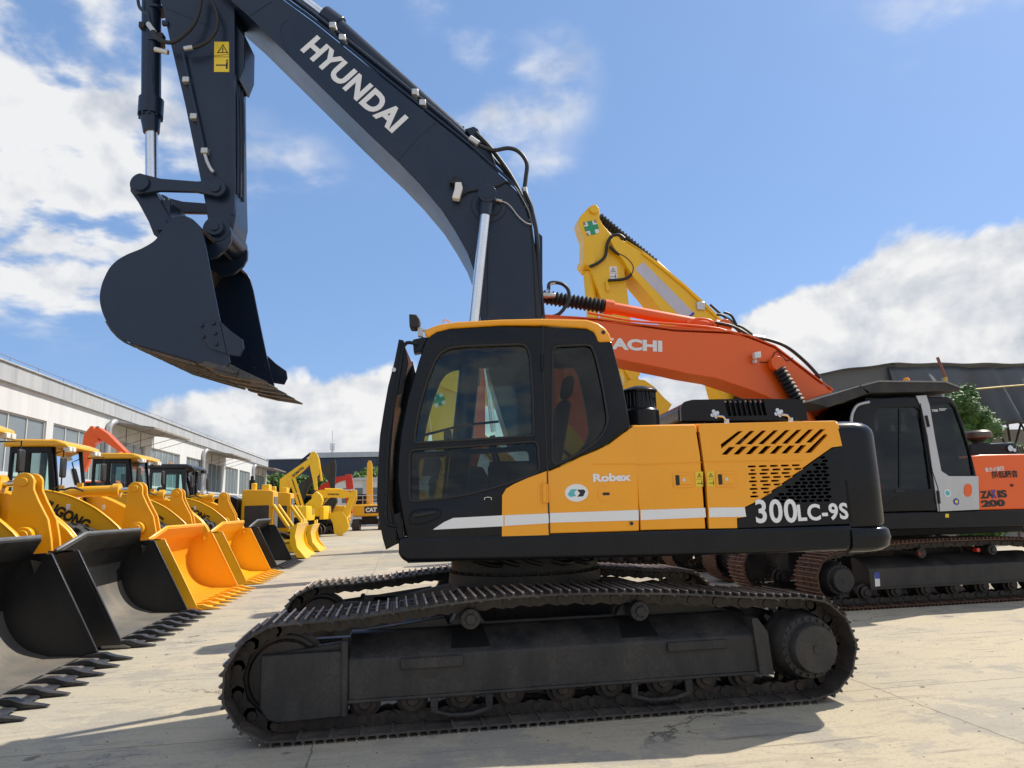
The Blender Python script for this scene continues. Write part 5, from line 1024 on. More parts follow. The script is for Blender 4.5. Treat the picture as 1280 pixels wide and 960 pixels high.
for a in q: mb=MB(); mb.cyl((a[0],-.29,a[1]),(a[0],.29,a[1]),.14 if a is not q[0] else .10,n=24); mb.build('pin_boss',CHY,YS,bevel=.005)
q=[(-4.007,7.875),(-3.714,7.947),(-3.648,7.654),(-3.94,7.578)]
mb=MB(); mb.prism(q,-.226,-.223); cs=mb.build('safety_sticker',WHT,YS,smooth=0)
cx_=sum(a for a,b in q)/4; cz_=sum(b for a,b in q)/4; ux_,uz_=q[1][0]-q[0][0],q[1][1]-q[0][1]; L_=hypot(ux_,uz_); ux_,uz_=ux_/L_,uz_/L_
def rotp(a,b): return (cx_+a*ux_-b*uz_, cz_+a*uz_+b*ux_)
r_,t__=.165,.058
mb=MB(); mb.prism([rotp(*p) for p in ((-t__,-r_),(t__,-r_),(t__,-t__),(r_,-t__),(r_,t__),(t__,t__),(t__,r_),(-t__,r_),(-t__,t__),(-r_,t__),(-r_,-t__),(-t__,-t__))],-.229,-.226); mb.build('green_cross',GRN,cs,smooth=0)
mb=MB()
for sx,sz in ((-1,1),(1,1),(-1,-1)):
    for k in range(3): mb.prism([rotp(sx*.13-.03,sz*.13+.03-k*.025),rotp(sx*.13+.03,sz*.13+.03-k*.025),rotp(sx*.13+.03,sz*.13+.017-k*.025),rotp(sx*.13-.03,sz*.13+.017-k*.025)],-.228,-.226)
mb.build('small_print',INK_HOLLOW,cs,smooth=0)
q=[(-3.461,6.854),(-3.281,6.87),(-3.27,6.569),(-3.445,6.56)]; warn_label(YS,q,-.223,WHT)
q=[(-3.583,8.124),(-2.298,7.039),(-1.979,6.768)]; mb=MB(); mb.bellows((q[0][0],0,q[0][1]),(q[1][0],0,q[1][1]),.13,.085,16); ab=mb.build('arm_cylinder',RUB,YX,smooth=50)
q2=[(-2.3,7.011),(-0.663,5.459)]; mb=MB(); mb.cyl((q2[0][0],0,q2[0][1]),(q2[1][0],0,q2[1][1]),.12,n=20); mb.build('cylinder_barrel',CHY,ab)
q=[(-3.892,6.996),(-3.876,6.777),(-3.836,5.628)]; mb=MB(); mb.cyl((q[1][0],0,q[1][1]),(q[2][0],0,q[2][1]),.13,n=20); mb.cyl((q[1][0]-.18,0,q[1][1]),(q[1][0]+.18,0,q[1][1]),.06); bc_=mb.build('bucket_cylinder',CHY,YX)
mb=MB(); mb.cyl((q[2][0],0,q[2][1]),(q[2][0]+.1,0,q[2][1]-1.0),.06); mb.build('cylinder_rod',ROD,bc_)
hose('hydraulic_hose',[(-3.939,6.816),(-3.747,6.902),(-3.565,7.071),(-3.495,7.376),(-3.387,7.545),(-3.221,7.589),(-3.089,7.499)],-.30,.035,HOSE,YS)
hose('hydraulic_hose',[(-3.456,7.294),(-3.3,7.15),(-3.089,7.03),(-2.947,6.841),(-2.991,6.649),(-3.172,6.536),(-3.525,6.501)],-.32,.035,HOSE,YS)
q=[(-3.548,6.505),(-3.523,6.273)]; mb=MB(); mb.cyl((q[0][0],-.26,q[0][1]),(q[1][0],-.26,q[1][1]),.04); mb.build('stick_line',CHY,YS)
q=[(-3.314,4.643),(-2.863,4.686),(-2.899,4.369),(-2.814,4.159)]; mb=MB(); mb.prism([(-3.219,4.412),(-3.291,4.57),(-3.329,4.648),(-3.204,4.686),(-2.899,4.65),(-2.911,4.36),(-3.087,4.203)],-.28,-.22); mb.cyl((q[0][0]+.2,-.3,q[0][1]-.3),(q[0][0]+.2,.3,q[0][1]-.3),.07); mb.build('guide_link',CHY,YX)
bk_=[(-3.385,4.075),(-3.196,4.201),(-2.937,4.165),(-2.737,4.022),(-2.542,3.793),(-2.383,3.656),(-2.51,3.49),(-2.725,3.417),(-3.244,3.396),(-3.483,3.723)]
by=bar(YX,'bucket',bk_,-.6,-.55,CHY,.004); mb=MB(); mb.prism(bk_,.55,.6); mb.band(bk_[:7],-.6,.6,.03); mb.build('bucket_shell',CHY,by)
for q in ([(-0.724,4.147),(-0.756,3.781)],): mb=MB(); mb.bellows((q[0][0],-.5,q[0][1]),(q[1][0],-.5,q[1][1]-.3),.14,.09,14); mb.build('boom_cylinder',RUB,YX,smooth=50)
for q in ([(-1.083,6.035),(-0.843,5.815),(-0.598,5.652),(-0.444,5.431)],[(-0.764,5.855),(-0.596,5.79),(-0.496,5.595),(-0.426,5.4)],[(-1.102,5.647),(-0.825,5.567),(-0.426,5.544),(-0.1,5.327)]): hose('hydraulic_hose',q,-.15,.03,HOSE,YB)
mb=MB(); q=[(-1.419,5.931)]; mb.box(q[0][0]-.1,q[0][0]+.1,-.4,-.3,q[0][1]-.1,q[0][1]+.1); mb.build('pipe_clamp',ALU,YB,bevel=.02)
mb=MB(); mb.tube([(a,-.37,b) for a,b in [(-2.719,7.145),(-2.404,6.901),(-1.776,6.383),(-1.258,5.874),(-0.843,5.473)]],.03,8); mb.build('hydraulic_pipe',CHY,YB)

# ------------------------------------------------------------ further machines of the right row, seen in slices and by their shadows
def plain_digger(label,x,y,col,boomp,stickp,sc=1.,group='excavators parked in the right hand row',shoe=(RUSTY,TIP),rz=0.,letters=None,dark=BLK,bw=.28,cross=False):
    t=thing('excavator',label,'excavator',(x,y,0),rz,group)
    undercarriage(t,4.0*sc,2.7*sc,.55,shoe,40,.86,False,-1); house(t,col,-1.3*sc,2.4*sc,2.6*sc,dark=dark)
    b=bar(t,'boom',boomp,-bw,bw,col); s=bar(t,'stick',stickp,-.18,.18,col)
    top=stickp[0]; mid=boomp[len(boomp)//4]
    mb=MB(); mb.cyl((mid[0],0,mid[1]+.2),(top[0],0,top[1]),.09,n=14); mb.build('arm_cylinder',col,t)
    for y_2 in (-bw-.1,bw+.1): mb=MB(); k=boomp[len(boomp)//2]; mb.cyl((-.9,y_2,1.25),(-2.6,y_2,3.0),.08,n=14); mb.build('boom_cylinder',col,t)
    tip=min(stickp,key=lambda p:p[1])
    bk=[(tip[0]-.1,tip[1]+.25),(tip[0]+.3,tip[1]+.1),(tip[0]+.75,tip[1]-.3),(tip[0]+.8,tip[1]-.7),(tip[0]+.45,tip[1]-.95),(tip[0]-.1,tip[1]-.9),(tip[0]-.35,tip[1]-.75)]
    k_=bar(t,'bucket',bk,-.55,-.51,col,.004); mb=MB(); mb.prism(bk,.51,.55); mb.band(bk[:6],-.55,.55,.03); mb.build('bucket_shell',col,k_)
    return t,b,s
B0=[(-.3,1.2),(-.9,2.3),(-1.9,3.6),(-3.0,4.55),(-5.2,5.15),(-5.5,5.0),(-5.4,4.75),(-3.3,4.0),(-2.3,3.0),(-1.3,1.9),(.1,1.1)][::-1]
S0=[(-4.9,5.9),(-5.6,5.3),(-5.85,4.6),(-6.15,2.6),(-5.95,2.2),(-5.75,2.6),(-5.35,4.6),(-4.6,5.7)]
t2,b2_,s2_=plain_digger('yellow excavator with a green cross sticker seen through the front cab window',6.6,18.8,CHY,B0,[(-4.9,6.1),(-5.5,5.7),(-5.85,5.0),(-5.65,3.4),(-5.3,2.5),(-5.0,2.7),(-5.0,4.2),(-4.4,5.9)])
B1=[(a,b*1.06) for a,b in B0]
FRq=(6.8,22.9)
S9=[(a-6.8,b) for a,b in [(5.198,6.226),(5.312,6.344),(5.567,6.345),(5.806,5.549),(5.893,4.655),(5.818,4.212),(5.679,3.932),(5.146,4.044),(5.091,4.661)]]
B9=[(-.3,1.2),(-.75,2.6),(-1.25,4.0),(S9[2][0]-.1,S9[1][1]-.1),(S9[2][0]+.25,S9[1][1]+.1),(S9[2][0]+.5,S9[1][1]-.2),(-.3,4.0),(.1,2.6),(.3,1.2)][::-1]
t9,b9,s9=plain_digger('orange excavator whose stick shows in the rear cab window',6.8,22.9,HIT,B9,S9)
warn_label(s9,[(a-6.8,b) for a,b in [(5.281,5.148),(5.763,5.208),(5.804,4.7),(5.349,4.615)]],-.184)
plain_digger('dull yellow excavator at the far end of the right hand row',6.7,29.6,LDR,B0,S0)
q=[(0.937,4.523),(1.203,4.614),(1.298,4.33),(1.017,4.218)]
q=[(a-6.6,b) for a,b in q]; cx_=sum(a for a,b in q)/4; cz_=sum(b for a,b in q)/4; ux_,uz_=q[1][0]-q[0][0],q[1][1]-q[0][1]; L_=hypot(ux_,uz_); ux_,uz_=ux_/L_,uz_/L_; r_,t__=.16,.055
mb=MB(); mb.prism(q,-.185,-.181); cs=mb.build('safety_sticker',WHT,s2_,smooth=0)
mb=MB(); mb.prism([rotp(*p) for p in ((-t__,-r_),(t__,-r_),(t__,-t__),(r_,-t__),(r_,t__),(t__,t__),(t__,r_),(-t__,r_),(-t__,t__),(-r_,t__),(-r_,-t__),(-t__,-t__))],-.189,-.185); mb.build('green_cross',GRN,cs,smooth=0)

# ------------------------------------------------------------ wheel loaders, x forward from the bucket teeth
def wheel(root,x,y,r=.75,w=.58,col=LDR):
    s=-1 if y<0 else 1
    mb=MB(); mb.lathe([(r*.56,-w*.42),(r*.62,-w*.5),(r*.86,-w*.5),(r*.95,-w*.42),(r*.965,-w*.2),(r*.965,w*.2),(r*.95,w*.42),(r*.86,w*.5),(r*.62,w*.5),(r*.56,w*.42)],(x,y,r),n=40)
    for k in range(22):
        for sd in (-1,1):
            a=2*pi*(k+(.5 if sd>0 else 0))/22; c_,s_=cos(a),sin(a); P_=[]
            for rr in (r*.94,r*1.0):
                for (yy,da) in ((0,.10),(0,-.02),(sd*w*.5,-.14),(sd*w*.5,0)):
                    aa=a+da; P_.append((x+rr*cos(aa)*(1 if abs(yy)<.01 or rr<r*.97 else .985),y+yy,r+rr*sin(aa)*(1 if abs(yy)<.01 or rr<r*.97 else .985)))
            mb.add(P_,[(0,1,2,3),(7,6,5,4),(0,4,5,1),(1,5,6,2),(2,6,7,3),(3,7,4,0)])
    t=mb.build('wheel',TYRE,root,smooth=30)
    mb=MB(); mb.lathe([(r*.58,s*w*.36),(r*.54,s*w*.40),(r*.50,s*w*.25),(r*.30,s*w*.2),(r*.28,s*w*.42),(r*.2,s*w*.46),(.01,s*w*.46)],(x,y,r),n=28); mb.build('rim',col,t)
def loader(label,yc,wid,bcol,incol,tcol,style='A',letters=None,body=LDR,teeth=8,ca=-4.0,cb_=-3.2,rx=0.,ch=.45):
    t=thing('wheel_loader',label,'wheel loader',(-3.2,yc,0),0,'wheel loaders lined up along the left')
    h=wid/2
    side=[(-.20,.03),(-.235,.10),(-.40,.42),(-.78,1.19),(-.80,1.22),(-.90,1.235),(-1.13,1.19),(-1.26,.90),(-1.27,.60),(-1.17,.33),(-.98,.13),(-.72,.04)]
    mb=MB(); mb.prism(side,-h,-h+.025); bk=mb.build('bucket',bcol,t,bevel=.004)
    mb=MB(); mb.prism(side,h-.025,h); mb.build('side_plate',bcol,bk,bevel=.004)
    prof=cr([(-1.02,1.235),(-1.12,1.17),(-1.20,1.04),(-1.25,.88),(-1.255,.60),(-1.155,.34),(-.97,.15),(-.72,.055)],4)+[(-.30,.03)]
    mb=MB(); mb.band(prof[:17],-h+.02,h-.02,.02); mb.build('bucket_back',bcol if incol is FLOORW else incol,bk,smooth=50)
    mb=MB(); mb.band(prof[16:],-h+.02,h-.02,.02); mb.build('bucket_floor',incol,bk,smooth=50)
    mb=MB(); g4=[(-h,1.215),(-h+ch,1.41),(h-ch,1.41),(h,1.215),(h,1.20),(-h,1.20)]
    def gx(z): return -1.04+(z-1.20)*.80
    vs_=[(gx(z),y,z) for y,z in g4]+[(gx(z)+.03,y,z-.02) for y,z in g4]
    mb.add(vs_,[(0,1,2,3,4,5),(11,10,9,8,7,6)]+[(i,i+6,(i+1)%6+6,(i+1)%6) for i in range(6)]); mb.prism([(-1.10,1.19),(-.82,1.215),(-.82,1.235),(-1.12,1.23)],-h,-h+.04); mb.prism([(-1.10,1.19),(-.82,1.215),(-.82,1.235),(-1.12,1.23)],h-.04,h); mb.build('spill_guard',bcol if incol is FLOORW else incol,bk)
    mb=MB(); mb.tube([(gx(z),y,z+.012) for y,z in g4[:4]],.028,8); mb.build('top_edge',bcol if incol is not FLOORW else paint('scuffed_bucket_rim',(.10,.11,.12),.4,dirt=.4,dcol=(.25,.25,.25)),bk,bevel=.01)
    mb=MB(); mb.prism([(-.42,.02),(-.10,.01),(-.08,.02),(-.16,.05),(-.42,.055)],-h-.01,h+.01); mb.build('cutting_edge',incol if incol is not LDR else bcol,bk,bevel=.003)
    for k in range(teeth-1):
        ya=-h+.07+(wid-.14)*k/(teeth-1)+.07; yb=ya+(wid-.14)/(teeth-1)-.14; mb=MB(); mb.prism([(-.38,.056),(-.04,.034),(-.02,.020),(-.10,.012),(-.38,.03)],ya,yb); mb.build('edge_segment',tcol if bcol is not LDR else bcol,bk,bevel=.003)
    for s in (-1,1):
        y=s*(h-.02); mb=MB()
        mb.prism([(-.17,.04),(-.21,.04),(-.80,1.24),(-.76,1.22)],y-.02,y+.02); mb.build('side_edge',bcol,bk,bevel=.004)
        mb=MB(); yy=s*(h-.04); mb.add([(-.86,yy,1.14),(-.98,yy,1.14),(-.93,yy-s*.12,1.17),(-.93,yy,1.0),(-.93,yy-s*.02,1.2)],[(0,1,2),(0,2,3),(2,1,3),(0,1,3),(0,1,4)]); mb.build('corner_gusset',bcol,bk)
    for k in range(teeth):
        y=-h+.07+(wid-.14)*k/(teeth-1); mb=MB()
        mb.prism([(-.38,.052),(-.30,.075),(-.18,.098),(-.10,.098),(-.03,.07),(.03,.052),(.20,.022),(.20,.010),(.02,.012),(-.08,.005),(-.14,.012),(-.2,.045)],y-.042,y+.042)
        v=mb.v
        for i,(a,b,c_) in enumerate(v):
            f=.8 if a<-.28 else (1.25 if a<-.07 else (1.15 if a<.05 else .55)); v[i]=(a,y+(b-y)*f,c_)
        mb.build('bucket_tooth',tcol,bk,bevel=.008)
    # lift arms, rocker and cylinders
    for s in (-1,1):
        y=s*.80; a_=cr([(-3.75,2.02),(-3.5,2.14),(-3.15,2.15),(-2.75,2.06),(-2.4,1.90),(-2.1,1.70),(-1.70,1.30),(-1.42,.62),(-1.28,.42)],3)+cr([(-1.34,.28),(-1.5,.32),(-1.72,.62),(-2.1,1.08),(-2.6,1.42),(-3.2,1.66),(-3.7,1.74)],3)
        mb=MB(); mb.prism(a_,y-.06,y+.06); la=mb.build('lift_arm',body,t,bevel=.015)
        mb=MB(); mb.tube([(p[0],y+s*.06,p[1]) for p in a_[1:20]],.02,6); mb.build('arm_rim',body,la,smooth=60)
        if s<0 and letters: text('arm_lettering',letters,(-3.18,1.84),(-2.36,1.40),.20,y-.064,INK_HOLLOW,la,bold=.05)
        mb=MB(); mb.cyl((-3.2,y-s*.1,.95),(-2.4,y-s*.1,1.35),.085); mb.build('lift_cylinder',body,t)
    rk=circ(-2.08,2.16,.135,10,0,pi)+[(-2.22,2.05),(-2.24,1.75),(-2.28,1.45),(-2.18,1.25),(-2.0,1.08),(-1.78,.86),(-1.66,.88),(-1.62,1.05),(-1.66,1.35),(-1.72,1.62),(-1.86,1.88),(-1.94,2.05)]; rk=[(p+rx,q_) for p,q_ in rk]
    mb=MB(); mb.prism(rk,-.16,-.10); mb.prism(rk,.10,.16); mb.cyl((-2.08+rx,-.19,2.16),(-2.08+rx,.19,2.16),.065); mb.cyl((-1.97+rx,-.30,1.40),(-1.97+rx,.30,1.40),.125,n=24); mb.cyl((-1.97+rx,-.33,1.40),(-1.97+rx,.33,1.40),.08,n=20); mb.box(-2.12+rx,-1.8+rx,-.11,.11,1.3,1.36); mb.build('rocker',body,t,bevel=.008)
    mb=MB(); mb.cyl((-1.72,0,.98),(-1.30,0,1.02),.05); mb.build('bucket_link',body,t)
    mb=MB(); mb.cyl((-2.42+rx,0,2.14),(-3.35,0,2.12),.105,n=20); mb.cyl((-2.40+rx,0,2.14),(-2.52+rx,0,2.14),.135,n=20); mb.box(-2.9,-2.8,-.03,.03,2.2,2.3); bc=mb.build('bucket_cylinder',body,t)
    mb=MB(); mb.cyl((-2.08+rx,0,2.16),(-2.45+rx,0,2.14),.05,n=16); mb.build('cylinder_rod',CHROME,bc)
    mb=MB(); mb.tube(cr([(-2.7,-.2,2.14),(-2.9,-.28,2.2),(-3.2,-.25,2.05),(-3.4,-.2,1.7)],4),.02,6); mb.tube(cr([(-2.3,-.35,1.5),(-2.6,-.38,1.75),(-3.0,-.35,1.6),(-3.4,-.3,1.5)],4),.02,6); mb.build('hydraulic_hose',HOSE,t,smooth=60)
    mb=MB(); mb.prism([(-3.7,.55),(-2.3,.55),(-2.1,.9),(-2.5,1.5),(-3.1,1.85),(-3.8,2.0)],-.42,.42); mb.box(-3.0,-2.4,-1.1,1.1,.6,.9); mb.build('front_frame',body,t,bevel=.02)
    mb=MB(); mb.box(-6.9,-3.7,-.45,.45,.6,1.25); mb.box(-6.1,-5.5,-1.1,1.1,.6,.9); mb.build('rear_frame',body,t,bevel=.02)
    mb=MB(); mb.prism([(-4.55,1.2),(-4.55,2.25),(-6.7,2.15),(-7.0,1.9),(-7.05,1.1)],-.68,.68); hd_=mb.build('engine_hood',body,t,bevel=.06)
    mb=MB(); mb.cyl((-5.2,.4,2.2),(-5.2,.4,2.95),.06); mb.build('exhaust_pipe',BLK,hd_)
    for s in (-1,1):
        wheel(t,-2.60,s*1.2,r=.78,col=body); wheel(t,-5.8,s*1.2,col=body)
    # cab
    a,b=ca,cb_
    z0,z1=1.35,(2.98 if style=='A' else 3.05)
    dark=BLK if style!='C' else paint('blue_black_cab',(.012,.018,.032),.35,dirt=.1)
    out=[(a,z0),(b+.22,z0),(b+.22,z0+.5),(b,z1-.35) if False else (b+.16,z0+.5),(b,z1),(a+.05,z1)] if style!='C' else [(a,z0),(b+.1,z0),(b+.1,z1-.08),(b,z1),(a,z1)]
    wm=a+(b-a)*.46; w1=[(a+.07,z0+.62),(wm-.05,z0+.62),(wm-.05,z1-.14),(a+.09,z1-.14)]; w2=[(wm+.05,z0+(.25 if style!='C' else .62)),(b+.06,z0+(.25 if style!='C' else .62)),(b-.06,z1-.14),(wm+.05,z1-.14)]
    cb=panel('cab',out,[w1,w2],-.68,-.62,dark,t,bev=.012)
    panel('cab_far_frame',out,[w1,w2],.62,.68,dark,cb,bev=.012)
    for y in (-.65,.645):
        for ww in (w1,w2): mb=MB(); mb.prism(ww,y,y+.005); mb.build('window_pane',GLSC,cb,smooth=0)
    fx=b+.02
    mb=MB(); mb.add([(b+.17,-.62,z0+.45),(b+.17,.62,z0+.45),(b+.0,.62,z1-.05),(b+.0,-.62,z1-.05)],[(0,1,2,3)]); mb.add([(b+.165,-.62,z0+.45),(b+.165,.62,z0+.45),(b-.005,.62,z1-.05),(b-.005,-.62,z1-.05)],[(3,2,1,0)]); mb.build('windscreen',GLSC,cb,smooth=0)
    mb=MB(); mb.box(a,b+.18,-.62,.62,z0,z0+.1); mb.box(b+.12,b+.2,-.66,.66,z0+.1,z0+.46)
    for y in (-.62,.56): mb.box(a,a+.07,y,y+.06,z0,z1); mb.prism([(b+.13,z0+.4),(b+.2,z0+.4),(b+.03,z1),(b-.04,z1)],y,y+.06)
    if style=='C': mb.box(b+.1,b+.16,-.03,.03,z0+.4,z1)
    mb.build('cab_posts',dark,cb,bevel=.01)
    mb=MB(); mb.prism([(a-.06,z1-.02),(a-.06,z1+.06),(a+.1,z1+.12),(b+.10,z1+.10),(b+.30,z1+.02),(b+.30,z1-.06),(b+.2,z1-.03)],-.76,.76); rr=mb.build('cab_roof',body if style!='C' else dark,cb,bevel=.03)
    for y in (-.66,-.5,.5,.66): mb=MB(); mb.box(b+.22,b+.335,y-.06,y+.06,z1-.12,z1-.03); mb.build('work_lamp',LAMP if style!='C' else RUB,rr,bevel=.01)
    mb=MB(); mb.lathe([(.06,z1+.1),(.055,z1+.2),(.02,z1+.22)],(a+.3,.3,0),'z',14); mb.build('beacon',AMB,rr)
    mb=MB(); mb.box(a+.15,a+.6,-.25,.25,z0+.35,z0+.5); mb.box(a+.1,a+.22,-.24,.24,z0+.5,z0+1.15); mb.build('operator_seat',paint('green_seat',(.02,.10,.08),.8,dirt=.1) if style=='A' else SEAT,cb,bevel=.04)
    mb=MB(); mb.tube([(b-.05,0,z0+.1),(b-.12,0,z0+.62)],.03,8); mb.tube([(b-.2+.19*cos(q)*.4,.19*sin(q),z0+.66+.19*cos(q)*.5) for q in [2*pi*i/16 for i in range(17)]],.014,6); mb.build('steering_wheel',RUB,cb)
    for s in (-1,1):
        mb=MB(); mb.tube([(b+.1,s*.68,z1-.15),(b+.32,s*.92,z1-.12),(b+.32,s*.92,z1-.75),(b+.15,s*.8,z1-.8)],.012,6); mr=mb.build('mirror',RUB,cb)
        mb=MB(); mb.box(b+.30,b+.36,s*.92-.1,s*.92+.1,z1-.62,z1-.25); mb.build('mirror_head',RUB,mr,bevel=.03)
        mb=MB(); mb.box(b+.40,b+.48,s*.8-.07,s*.8+.07,z0+.42,z0+.54); hl_=mb.build('headlamp',LAMP,t,bevel=.02); mb=MB(); mb.cyl((b+.42,s*.8,z0+.1),(b+.42,s*.8,z0+.45),.016); mb.build('lamp_post',RUB,hl_)
    return t
L_BLK=paint('bucket_tooth_black',(.018,.019,.021),.4,dirt=.5,dcol=(.12,.10,.09))
loader('yellow loader whose black bucket reaches the left picture edge',7.80,3.0,BKT,FLOORW,L_BLK,'A',None,ca=-3.5,cb_=-2.4,ch=.12)
loader('yellow loader with a black bucket, second from the camera',11.45,2.95,BKT,FLOORW,L_BLK,'A',None,ca=-3.9,cb_=-2.98)
loader('yellow loader with a bright orange bucket',15.10,3.35,LDR,ORG,LDR,'A','LIUGONG',ca=-3.85,cb_=-3.12,rx=.28)
loader('yellow loader with an all yellow bucket and pale cab windows',19.3,3.3,LDR,LDR,LDR,'B','50C',ca=-4.05,cb_=-3.22,rx=-.15)
loader('loader with a boxy blue black cab and small black bucket',23.6,3.1,BKT,FLOORW,L_BLK,'C','LIUGONG',ca=-4.1,cb_=-3.15)

# ------------------------------------------------------------ bulldozers
def dozer(label,yc,xb,wid,bh):
    t=thing('bulldozer',label,'bulldozer',(xb,yc,0),0,'bulldozers with raised yellow blades')
    prof=[((1-t_)**2*.03+2*t_*(1-t_)*-.72+t_*t_*-.28,(1-t_)**2*.02+2*t_*(1-t_)*.42+t_*t_*bh) for t_ in [i/36 for i in range(37)]]
    mb=MB(); mb.band(prof,-wid/2,wid/2,.04); b=mb.build('blade',CHY,t,smooth=50)
    mb=MB()
    for s in (-1,1): mb.prism([(.0,.03),(-.3,.05),(-.55,.5),(-.55,1.1),(-.30,bh),(-.38,.8),(-.30,.4)],s*wid/2-.02,s*wid/2+.02)
    mb.box(-.62,-.44,-wid/2,wid/2,.95,1.05); mb.box(-.5,-.35,-wid/2,wid/2,.25,.35); mb.build('blade_ribs',CHY,b,bevel=.01)
    mb=MB(); mb.prism([(-.30,bh),(-.30,bh+.18),(-.34,bh+.18),(-.34,bh)],-.5,-.2); mb.prism([(-.30,bh),(-.30,bh+.2),(-.34,bh+.2),(-.34,bh)],.2,.6); mb.build('blade_horn',CHY,b,bevel=.01)
    undercarriage(tr:=t,3.4,2.4,.5,(SHOE,TIP),34,.9,False,-1)
    for o in list(t.children):
        if o.name.split('.')[0] in ('crawler_track','track_frame','car_body','slew_ring'): o.location.x-=2.7
    mb=MB(); mb.prism([(-1.3,.8),(-1.3,2.4),(-1.5,2.46),(-2.4,2.48),(-2.45,.8)],-.5,.5); e=mb.build('engine_hood',LDR,t,bevel=.03)
    mb=MB(); mb.box(-2.3,-1.45,-.512,-.49,1.0,1.9); mb.build('side_grille',paint('dark_louvre',(.03,.03,.03),.6,dirt=.3),e)
    mb=MB(); mb.box(-1.75,-1.5,-.3,.25,2.46,2.66); mb.cyl((-2.05,-.15,2.4),(-2.05,-.15,2.72),.10); mb.build('filler_caps',CHY,e,bevel=.02)
    mb=MB(); mb.box(-1.3,-1.28,-.42,.42,.95,2.2); mb.build('radiator_grille',paint('grille_grey',(.12,.12,.13),.5,dirt=.2),e)
    for s in (-1,1):
        mb=MB(); mb.cyl((-1.3,s*.55,1.9),(-.75,s*.55,1.1),.07); c_=mb.build('blade_cylinder',CHY,t); mb=MB(); mb.cyl((-.8,s*.55,1.18),(-.5,s*.55,.75),.035); mb.build('cylinder_rod',CHROME,c_)
        mb=MB(); mb.prism([(-.5,.25),(-.5,.5),(-3,.6),(-3,.35)],s*1.25-.06,s*1.25+.06); mb.build('push_arm',CHY,t,bevel=.01)
    mb=MB(); mb.cyl((-2.2,.2,2.4),(-2.2,.2,3.0),.06); mb.cyl((-2.2,.2,2.5),(-2.2,.2,2.85),.11); mb.build('exhaust_pipe',BLK,e)
    mb=MB(); mb.prism([(-4.2,.9),(-2.5,.9),(-2.5,2.15),(-2.9,2.3),(-4.2,2.2)],-.7,.7) ; mb.build('operator_platform',BLK,t,bevel=.03)
    return t
dozer('nearer yellow bulldozer with a curved blade beside the black loader bucket',27.9,-3.12,3.0,1.22)
dozer('farther yellow bulldozer with a narrow ribbed curved blade',31.8,-3.05,2.6,1.08)

# ------------------------------------------------------------ excavators at the end of the yard
def far_digger(label,fr,col,boom,stick,bucket,w=.22,text_=None,house_=True,rz=0,cabside=True):
    t=thing('excavator',label,'excavator',fr,rz,'excavators at the far end of the yard')
    undercarriage(t,3.9,2.6,.5,(SHOE,TIP),36,.86,False,-1)
    if house_: house(t,col,-1.3,2.2,2.4,hz=2.0,cabh=2.8)
    b=bar(t,'boom',boom,-w,w,col); s=bar(t,'stick',stick,-w*.8,w*.8,col)
    if bucket: k=bar(t,'bucket',bucket,-.45,.45,col,.02)
    return t,b,s
k1,kb,ks=far_digger('yellow excavator with a raised boom and drooping stick behind the bulldozers',(-7.3,46.2,0),CHY,
  [(1.117,2.191),(0.419,2.289),(0.261,2.452),(0.209,3.008),(0.231,3.645),(0.535,3.894),(1.225,4.385),(1.96,4.897),(2.095,4.813),(2.113,4.691),(1.544,4.097),(1.044,3.706),(0.89,3.67),(0.787,3.073),(0.68,2.678)],
  [(1.889,4.898),(1.964,5.1),(2.102,5.326),(2.268,5.331),(2.429,5.173),(2.537,4.805),(2.577,4.318),(2.551,3.995),(2.413,3.756),(2.466,2.951),(2.31,2.915),(2.18,3.6),(2.052,4.167),(1.965,4.613)],
  [(1.666,1.898),(1.855,2.13),(2.162,2.4),(2.312,2.755),(2.428,2.872),(2.707,2.625),(2.829,2.302),(2.755,2.025),(2.445,1.851),(2.134,1.805)])
q=[(1.05,3.76),(1.692,4.307)]; text('boom_lettering','KOMATSU',q[0],q[1],.17,-.225,INK_HOLLOW,kb,bold=.05)
for j in (0,1):
    q=[(0.84,3.702),(1.502,1.705),(1.625,1.309)]; mb=MB(); dx=j*.25; mb.cyl((q[0][0]+dx,-.4,q[0][1]),(q[1][0]+dx,-.4,q[1][1]),.09); c_=mb.build('boom_cylinder',CHY,k1); mb=MB(); mb.cyl((q[1][0]+dx,-.4,q[1][1]),(q[2][0]+dx,-.4,q[2][1]-.2),.045); mb.build('cylinder_rod',CHROME,c_)
q=[(2.034,5.14),(1.377,4.584)]; mb=MB(); mb.bellows((q[0][0],0,q[0][1]+.1),(q[1][0],0,q[1][1]+.1),.1,.08,12); mb.build('arm_cylinder',RUB,k1,smooth=50)
q=[(2.394,4.889),(2.716,3.507)]; mb=MB(); mb.cyl((q[0][0]+.1,0,q[0][1]),(q[1][0],0,q[1][1]),.07); mb.build('bucket_cylinder',CHY,k1)
k2,kb,ks=far_digger('yellow excavator with a level boom and bucket resting on the concrete',(-6.6,49.5,0),CHY,
  [(1.087,1.944),(1.074,2.708),(1.486,3.022),(2.073,3.041),(2.747,2.955),(3.511,2.798),(3.851,2.764),(3.98,2.588),(3.598,2.513),(3.091,2.441),(2.416,2.519),(1.829,2.501),(1.498,2.271)],
  [(3.849,2.979),(4.003,2.889),(4.021,2.716),(3.896,2.462),(3.646,1.87),(3.524,1.362),(3.374,1.197),(3.146,1.306),(3.225,1.797),(3.472,2.388),(3.698,2.725)],
  [(2.163,1.446),(2.764,1.572),(3.101,1.545),(3.374,1.197),(3.531,0.582),(3.45,0.306),(3.116,0.107),(2.828,-0.261),(2.782,0.076),(2.573,0.126),(2.481,0.802)])
q=[(2.113,2.677),(2.868,2.64)]; text('boom_lettering','KOMATSU',q[0],q[1],.12,-.225,INK_HOLLOW,kb,bold=.05)
